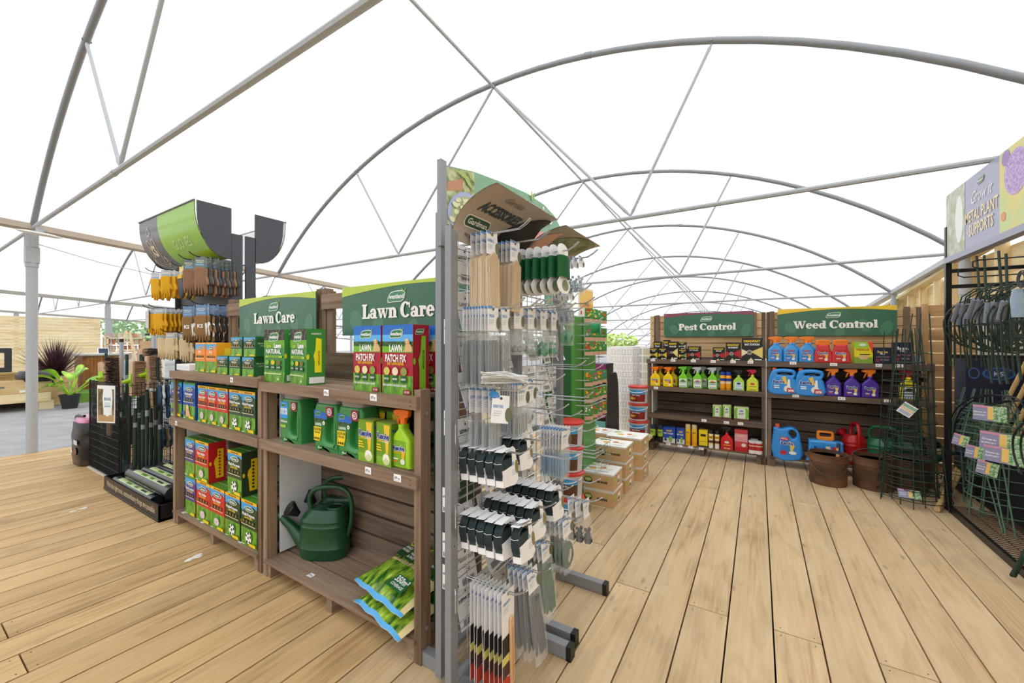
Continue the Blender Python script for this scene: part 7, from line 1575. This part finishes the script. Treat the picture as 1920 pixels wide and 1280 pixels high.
# header sign
r = thing('header_sign', 'long grey violet sign reading metal plant supports above the black stand', 'sign', (XS_ - .01, 2.6, 2.10)); L = YS1 - 2.6; H = .52
m = MB(); m.box(0, .006, 0, L, 0, H, C('#a3a4be', .35)); f = Face(m, (0, L, 0), (0, -1, 0), (0, 0, 1)); f.k = 2; LAV = two_tone('photo_flowerbed', '#b4bfa0', '#d2d4cc', (12, 12, 12), 4, .4, .6); s0 = .42 * (1.0)
def col(px_): return L - (W(px_, 300, x=XS_).y - 2.6)
cA = col(1813); cB = col(1879)
f.rect(0, 0, cA, H, LAV); f.rect(cB, 0, L, H, two_tone('photo_allium', '#e4d890', '#cfdc9c', (5, 5, 5), 3, .4, .6)); f.up()
f.disc(cA * .72, H * .5, cA * .2, C('#eef0ec'), H * .36); f.up(); f.disc(cB + .2, H * .66, .14, two_tone('allium', '#a88cc8', '#d4bce2', (60, 60, 60), 3, .4, .6)); f.disc(cB + .08, H * .9, .05, C('#a88cc0')); f.disc(cB + .05, H * .2, .03, C('#e89a6a'))
mid = (cA + cB) / 2; wM = cB - cA
f.text('Grow it', mid, H * .6, .09, WHITE, wM * .6, .0, shear=.3); f.text('METAL PLANT', mid, H * .36, .085, C('#f0dcae', .4), wM * .95, .02); f.text('SUPPORTS', mid, H * .16, .085, C('#f0dcae', .4), wM * .7, .02); leaf_emblem(f, mid, H * .86, .1, C('#6a9a72'), True)
m.build('printed_board', r); m = MB(); m.box(-.012, .05, -.01, L + .01, -.045, 0, C('#9c9fb4', .4)); m.build('sign_rail', r)
m = MB(); m.box(.006, .02, 0, .02, 0, H, BLKM); m.build('end_strip', r)
GW = C('#24382c', .4, .1); GWL = C('#4f6e5c', .4, .1)
# hoop supports with grey sleeves hanging in a fan
def hoop_support(label):
    r = thing('hoop_support', label, 'plant support'); m = MB(); R_ = .2
    m.tube([(R_ * math.cos(t), 0, -R_ + R_ * math.sin(t)) for t in [2 * PI * k / 28 for k in range(28)]], .0055, GW, 6, closed=True)
    for a in (-.12, -.04, .04, .12): q = math.sqrt(R_ * R_ - a * a); m.tube([(a, .003, -R_ - q), (a, .003, -R_ + q)], .004, GW, 5)
    for a in (-.1, 0, .1): q = math.sqrt(R_ * R_ - a * a); m.tube([(-q, -.003, -R_ + a), (q, -.003, -R_ + a)], .004, GW, 5)
    m.build('ring', r)
    for s_ in (-.2, .2): m = MB(); m.tube([(s_, 0, -R_), (s_ * .98, .02, -.52)], .0045, GW, 6); m.build('leg', r)
    m = MB(); m.tube([(-.05, 0, -.005), (-.02, 0, .05), (.03, 0, .06)], .004, GW, 5); m.build('hanging_hook', r); return r
m_ = hoop_support('round green grid support, outermost of the hanging fan')
for k in range(11):
    o = m_ if k == 0 else dup(m_, (0, 0, 0), label='round green grid support, %s in the hanging fan' % ORD[k])
    o.location = (XS_ + .12 + .01 * (k % 3), YS1 - .14 - .1 * k, 1.745 - .01 * (k % 3)); o.rotation_euler = (0, math.radians(-6 + 3 * (k % 3)), math.radians(-12 + 5 * (k % 4)))
# prong bars
for y_, z_ in ((YS1 - .3, 1.9), (YS1 - .55, 1.93)):
    m = MB(); m.tube([(.75, y_ - YS0, z_), (.0, y_ - YS0, z_), (-.03, y_ - YS0, z_ + .015), (-.03, y_ - YS0, z_ + .05), (0, y_ - YS0, z_ + .06), (.75, y_ - YS0, z_ + .06)], .005, BLKM, 6); m.build('prong', st)
# grey sleeved stakes row
for k, (a, b, c, d) in enumerate(((1799.5, 568.8, 1789, 601.7), (1808, 570, 1799, 608), (1813, 575, 1811, 613), (1829, 561, 1816, 596), (1838, 562, 1828, 598), (1841, 572, 1837, 610), (1854, 567, 1851, 605), (1866, 566, 1860, 604), (1873, 566, 1869, 606), (1884, 564, 1876, 598))):
    xq = XS_ - .04 + .02 * (k % 3); p0 = W(a, b, x=xq); p1 = W(c, d, x=xq); v = p1 - p0; u = v.normalized(); r = thing('sleeved_stake', 'green stake with grey plastic sleeve, %s along the hanging row' % ORD[k], 'plant support', tuple(p0))
    m = MB(); m.tube([(0, 0, 0), v], [.018, .0205], C('#7a7f8e', .5), 12); m.build('grey_sleeve', r)
    m = MB(); m.tube([v * .5, v, v + Vector((0, -.01, -.1)), v + Vector((0, -.03, -.3))], .0045, GW, 6); q = -u * .06; m.tube([(0, 0, 0), q, q + Vector((.05, -.04, .05)), q + Vector((.14, -.02, .06))], .0045, GW, 6); m.build('stake', r)
    m = MB(); m.sphere(tuple(v * .5 + Vector((-.012, -.012, 0))), .004, BLK, 4); m.build('rivet', r)
# leaning long legs (pairs of dark green rods) below the hoops
lg = None
for k, (a, b, c, d) in enumerate(((1853, 670, 1861, 718), (1866, 665, 1877, 720), (1879, 668, 1890, 720), (1896, 560, 1915, 712), (1832, 480, 1838, 560), (1846, 478, 1850, 560), (1873, 470, 1880, 560), (1887, 475, 1893, 660))):
    p0 = W(a, b, x=XS_ + .05); p1 = W(c, d, x=XS_ + .05); m = MB(); v = p1 - p0; m.tube([(0, 0, 0), v], .006, GW, 6); m.tube([(0, .01, 0), v + Vector((0, .01, 0))], .006, GW, 6); solo(m, 'steel_rod', 'dark green pair of steel rods, %s counted along the stand' % ORD[k], 'plant support', tuple(p0))
# bamboo canes in the corner
BAM = wood('bamboo', '#d9b87e', '#c9a468', '#a88248', 'z', 20, knots=False)
for k in range(13):
    a, b = 1853 + 9 * k, 740 - 5 * (k % 4); x_ = 2.12 - .012 * k
    bt_ = Vector((1.66 + .02 * k, 5.08 - .095 * k, .5)); tp_ = Vector((2.02 + .01 * k, 5.1 - .1 * k, 1.58 - .04 * (k % 3))); d = tp_ - bt_; m = MB(); m.tube([(0, 0, 0), d], [.017, .015], BAM, 8)
    for q in range(1, 6): m.tube([d * (q / 6), d * (q / 6 + .008)], .0185, BAM, 8)
    solo(m, 'bamboo_cane', 'thick bamboo cane leaning in the corner behind the black stand, %s along' % ORD[k], 'cane', tuple(bt_))
for k, (a, b, c, d) in enumerate(((1757, 955, 1803, 862), (1770, 956, 1812, 880))):
    p0 = W(a, b, x=1.25 + .12 * k); p1 = W(c, d, x=1.7); m = MB(); m.tube([(0, 0, 0), p1 - p0], .02, BAM, 8); solo(m, 'bamboo_cane', 'fat bamboo cane whose foot pokes out %s' % ('past the black upright', 'just behind the black upright')[k], 'cane', (p0.x, p0.y, max(.02, p0.z)))
m = MB(); m.box(0, .55, 0, 1.35, 0, .56, C('#17181a', .7)); m.box(.03, .52, .03, 1.32, .56, .561, BLK); solo(m, 'cane_bin', 'low black bin holding the bamboo canes behind the black stand', 'bin', (1.64, 3.82, 0))
m = MB(); m.box(0, .5, 0, .03, .0, 1.62, C('#dcdad4', .7)); solo(m, 'pale_board', 'plain pale board standing in the corner beyond the black upright', 'board', (1.8, 5.62, 0))
# dark blue printed carton behind
r = thing('tall_carton', 'tall navy carton with pale blue oval emblem behind the black stand', 'box', (1.6, 5.24, .3)); m = MB(); m.box(0, .62, 0, .25, 0, .95, C('#1e2740', .4)); f = Face(m, (0, 0, 0), (1, 0, 0), (0, 0, 1)); f.k = 2; f.ring(.2, .82, .1, .085, C('#3a70b8'), .055, .045); f.disc(.2, .82, .08, C('#27406e'), .04); f.ring(.05, .82, .035, .028, C('#3a70b8'), .05, .04); f.up(); f.text('KS', .2, .8, .04, C('#b8c8e0')); f.rect(0, 0, .1, .45, two_tone('photo_green', '#2a3a2c', '#5a6a50', (30, 30, 30))); m.build('carton', r)
m = MB(); m.box(1.6, 2.2, 5.22, 5.5, 0, .3, C('#3a332c', .8)); solo(m, 'crate_base', 'dark low crate under the navy carton', 'crate', (0, 0, 0))
# ring obelisks / conical wire frames on the floor
def obelisk(label, loc, r0, r1, h, nr, nv, ext=.25, lean=(0, 0), rods=None, col=None):
    r = thing('wire_obelisk', label, 'plant support', loc); m = MB(); c = col or GW
    for k in range(nr):
        t = k / (nr - 1); q = r0 + (r1 - r0) * t; z = .06 + (h - .06) * t; m.tube([(q * math.cos(a), q * math.sin(a), z) for a in [2 * PI * j / 26 for j in range(26)]], .0038, c, 5, closed=True)
    m.build('rings', r)
    for k in range(nv):
        a = 2 * PI * k / nv + .3; q1 = r1 + (r1 - r0) * ext / h; m = MB(); m.tube([(r0 * math.cos(a), r0 * math.sin(a), 0), (q1 * math.cos(a), q1 * math.sin(a), h + ext)], .0042, c, 5); m.build('upright_rod', r)
    r.rotation_euler = (lean[0], lean[1], 0); return r
def fl(px_, py_): g = W(px_, py_, z=0); return (g.x, g.y, 0)
g = fl(1712, 945)
obelisk('tall green wire obelisk standing nearest the rusty buckets', (g[0], g[1] + .12, 0), .2, .1, 1.22, 12, 8, .3)
obelisk('tall green wire obelisk nested behind the nearest one', (g[0] + .06, g[1] + .28, 0), .19, .09, 1.3, 9, 6, .36, (0, math.radians(2)))
obelisk('square topped green wire obelisk leaning to the black upright', (g[0] - .02, g[1] + .2, .0), .17, .12, 1.05, 10, 5, .45, (0, math.radians(-1)))
ot = obelisk('short green ring frame at the foot of the obelisks', (g[0] + .02, g[1] + .08, 0), .24, .2, .5, 6, 6, .02)
def care_tag(label, p, s_=.11, rot=(0, 0, 0), a='#9fb0a0', b='#e8c470', w2=1.0):
    m = MB(); m.box(-s_ * w2 / 2, s_ * w2 / 2, 0, .001, -s_ / 2, s_ / 2, C('#8f8fae', .4)); f = Face(m, (-s_ * w2 / 2, 0, -s_ / 2), (1, 0, 0), (0, 0, 1)); f.k = 2; f.rect(s_ * w2 * .62, 0, s_ * w2, s_, two_tone('tag_green', '#4a8a50', '#b8d0b0', (80, 80, 80))); f.rect(s_ * w2 * .45, s_ * .1, s_ * w2 * .62, s_ * .95, C(b)); f.rect(0, s_ * .85, s_ * w2 * .45, s_, C('#c890b0')); f.up(); f.text('Grow-in', s_ * w2 * .22, s_ * .5, s_ * .12, WHITE, s_ * w2 * .38); f.text('SUPPORT', s_ * w2 * .22, s_ * .3, s_ * .1, WHITE, s_ * w2 * .36); o = solo(m, 'care_tag', label, 'tag', tuple(p)); o.rotation_euler = rot; return o
p = W(1701, 768, y=g[1] - .12); m = MB(); s_ = .1; m.box(-s_ / 2, s_ / 2, 0, .001, -s_ / 2, s_ / 2, WHITE); f = Face(m, (-s_ / 2, 0, -s_ / 2), (1, 0, 0), (0, 0, 1)); f.rect(0, s_ * .65, s_, s_ * .9, C('#8fc0a8')); f.rect(0, s_ * .42, s_, s_ * .6, C('#f0d8a8')); f.rect(s_ * .1, s_ * .08, s_ * .9, s_ * .36, C('#b8c0dc')); o = solo(m, 'care_tag', 'white diamond hung tag on the tall wire obelisk', 'tag', tuple(p)); o.rotation_euler = (0, math.radians(35), 0)
care_tag('small plant support tag low at the foot of the obelisks', W(1705, 926, y=g[1] - .14), .07, (math.radians(-30), 0, 0), w2=2.0)
# hanging cages on the black stand
cg = [((1860, 800), .2, .12, .34, 'upper'), ((1812, 860), .17, .14, .5, 'left lower'), ((1880, 905), .2, .17, .5, 'right lower'), ((1835, 790), .19, .14, .3, 'front upper'), ((1900, 835), .18, .16, .3, 'middle')]
for k, ((a, b), r0, r1, h, nm) in enumerate(cg):
    p = W(a, b, x=XS_ + .2); obelisk('green wire ring cage on the black stand, %s one' % nm, (p.x, p.y, max(.05, p.z - h / 2)), r0, r1, h, 6, 6, .12, (math.radians(4 * (k % 3 - 1)), math.radians(5 * (k % 2))), col=GWL)
# big arched hoops at the front
def arch(label, pts, x, dx=.03):
    q = [W(a, b, x=x) for a, b in pts]; q = smooth_loop([tuple(v) for v in q], 5, False); o_ = Vector(q[0]); m = MB(); m.tube([Vector(v) - o_ for v in q], .005, BLKM, 6); m.tube([Vector(v) - o_ + Vector((dx, 0, 0)) for v in q], .005, BLKM, 6); solo(m, 'arched_support', label, 'plant support', tuple(o_))
arch('black double arched hoop beside the upright', [(1783, 848), (1780, 800), (1792, 768), (1822, 746), (1860, 740), (1895, 748), (1912, 775)], XS_ - .02)
arch('black double arched hoop at the picture edge', [(1916, 890), (1903, 860), (1899, 830), (1905, 808), (1925, 790)], XS_ - .1)
arch('wide thin black hoop above the tags', [(1788, 830), (1795, 790), (1830, 765), (1880, 752), (1925, 752)], XS_ + .1)
for k, (a, b, s_, w2, t) in enumerate(((1855, 775, .1, 1.5, 0), (1801, 825, .085, 1.0, 12), (1829, 848, .09, 1.1, 6), (1878, 829, .11, 1.7, 2), (1882, 854, .1, 1.7, 2), (1851, 878, .09, 1.1, 8))):
    p = W(a, b, x=XS_ - .06); care_tag('flowery plant support tag on the black stand, %s from the top' % ORD[k], p, s_, (0, math.radians(t), math.radians(-35)), w2=w2)
# loose stakes on the base mesh
rs_ = random.Random(12)
for k in range(9):
    p = Vector((XS_ + .1 + .06 * k, 3.4 + .1 * (k % 4), .06)); q = Vector((XS_ + .45 + .02 * k, 4.2 + .05 * k, .18)); m = MB(); m.tube([(0, 0, 0), q - p], .007, GW, 6); solo(m, 'loose_stake', 'loose dark green stake lying on the mesh base, %s of the heap' % ORD[k], 'plant support', tuple(p))
for k, (a, b, c, d) in enumerate(((1897, 1079, 1935, 1010), (1901, 1080, 1940, 1006))):
    p0 = W(a, b, x=XS_ - .1 + .02 * k); p1 = W(c, d, x=XS_ + .1); p0.z = max(p0.z, .01); m = MB(); m.tube([(0, 0, 0), p1 - p0], .01, GW, 6); solo(m, 'steel_rod', 'thick green rod foot resting on the boards, %s of two' % ORD[k], 'plant support', tuple(p0))
for k, (a, b, c, d) in enumerate(((1808, 950, 1802, 840), (1822, 990, 1815, 860), (1838, 1003, 1846, 880), (1880, 1040, 1850, 890), (1842, 1005, 1850, 880), (1886, 1030, 1862, 890), (1905, 1012, 1880, 870))):
    p0 = W(a, b, x=XS_ + .12); p1 = W(c, d, x=XS_ + .12); p0.z = max(p0.z, .055); m = MB(); m.tube([(0, 0, 0), p1 - p0], .005, GWL, 6); solo(m, 'steel_rod', 'slim green upright rod among the cages, %s in line' % ORD[k], 'plant support', tuple(p0))
p = W(1895, 545, x=XS_ - .05)
m = MB(); m.sel([(0, 0, -.11, .025, .012, 3), (0, 0, 0, .03, .016, 3), (0, 0, .06, .02, .01, 3)], plastic_film('blue_bag', '#a8c0d8', .6), 14)
solo(m, 'plastic_packet', 'pale blue plastic packet hanging at the picture edge of the stand', 'packet', tuple(W(1908, 560, x=XS_ - .04)))
m = MB(); 
for k in range(3): q = .05 - .01 * k; m.tube([(0, q * math.cos(t), q * math.sin(t)) for t in [2 * PI * j / 18 for j in range(18)]], .004, BLK, 5, closed=True)
solo(m, 'wire_coil', 'black wire coil hanging under the sign near the picture edge', 'coil', tuple(W(1916, 523, x=XS_ - .03)))
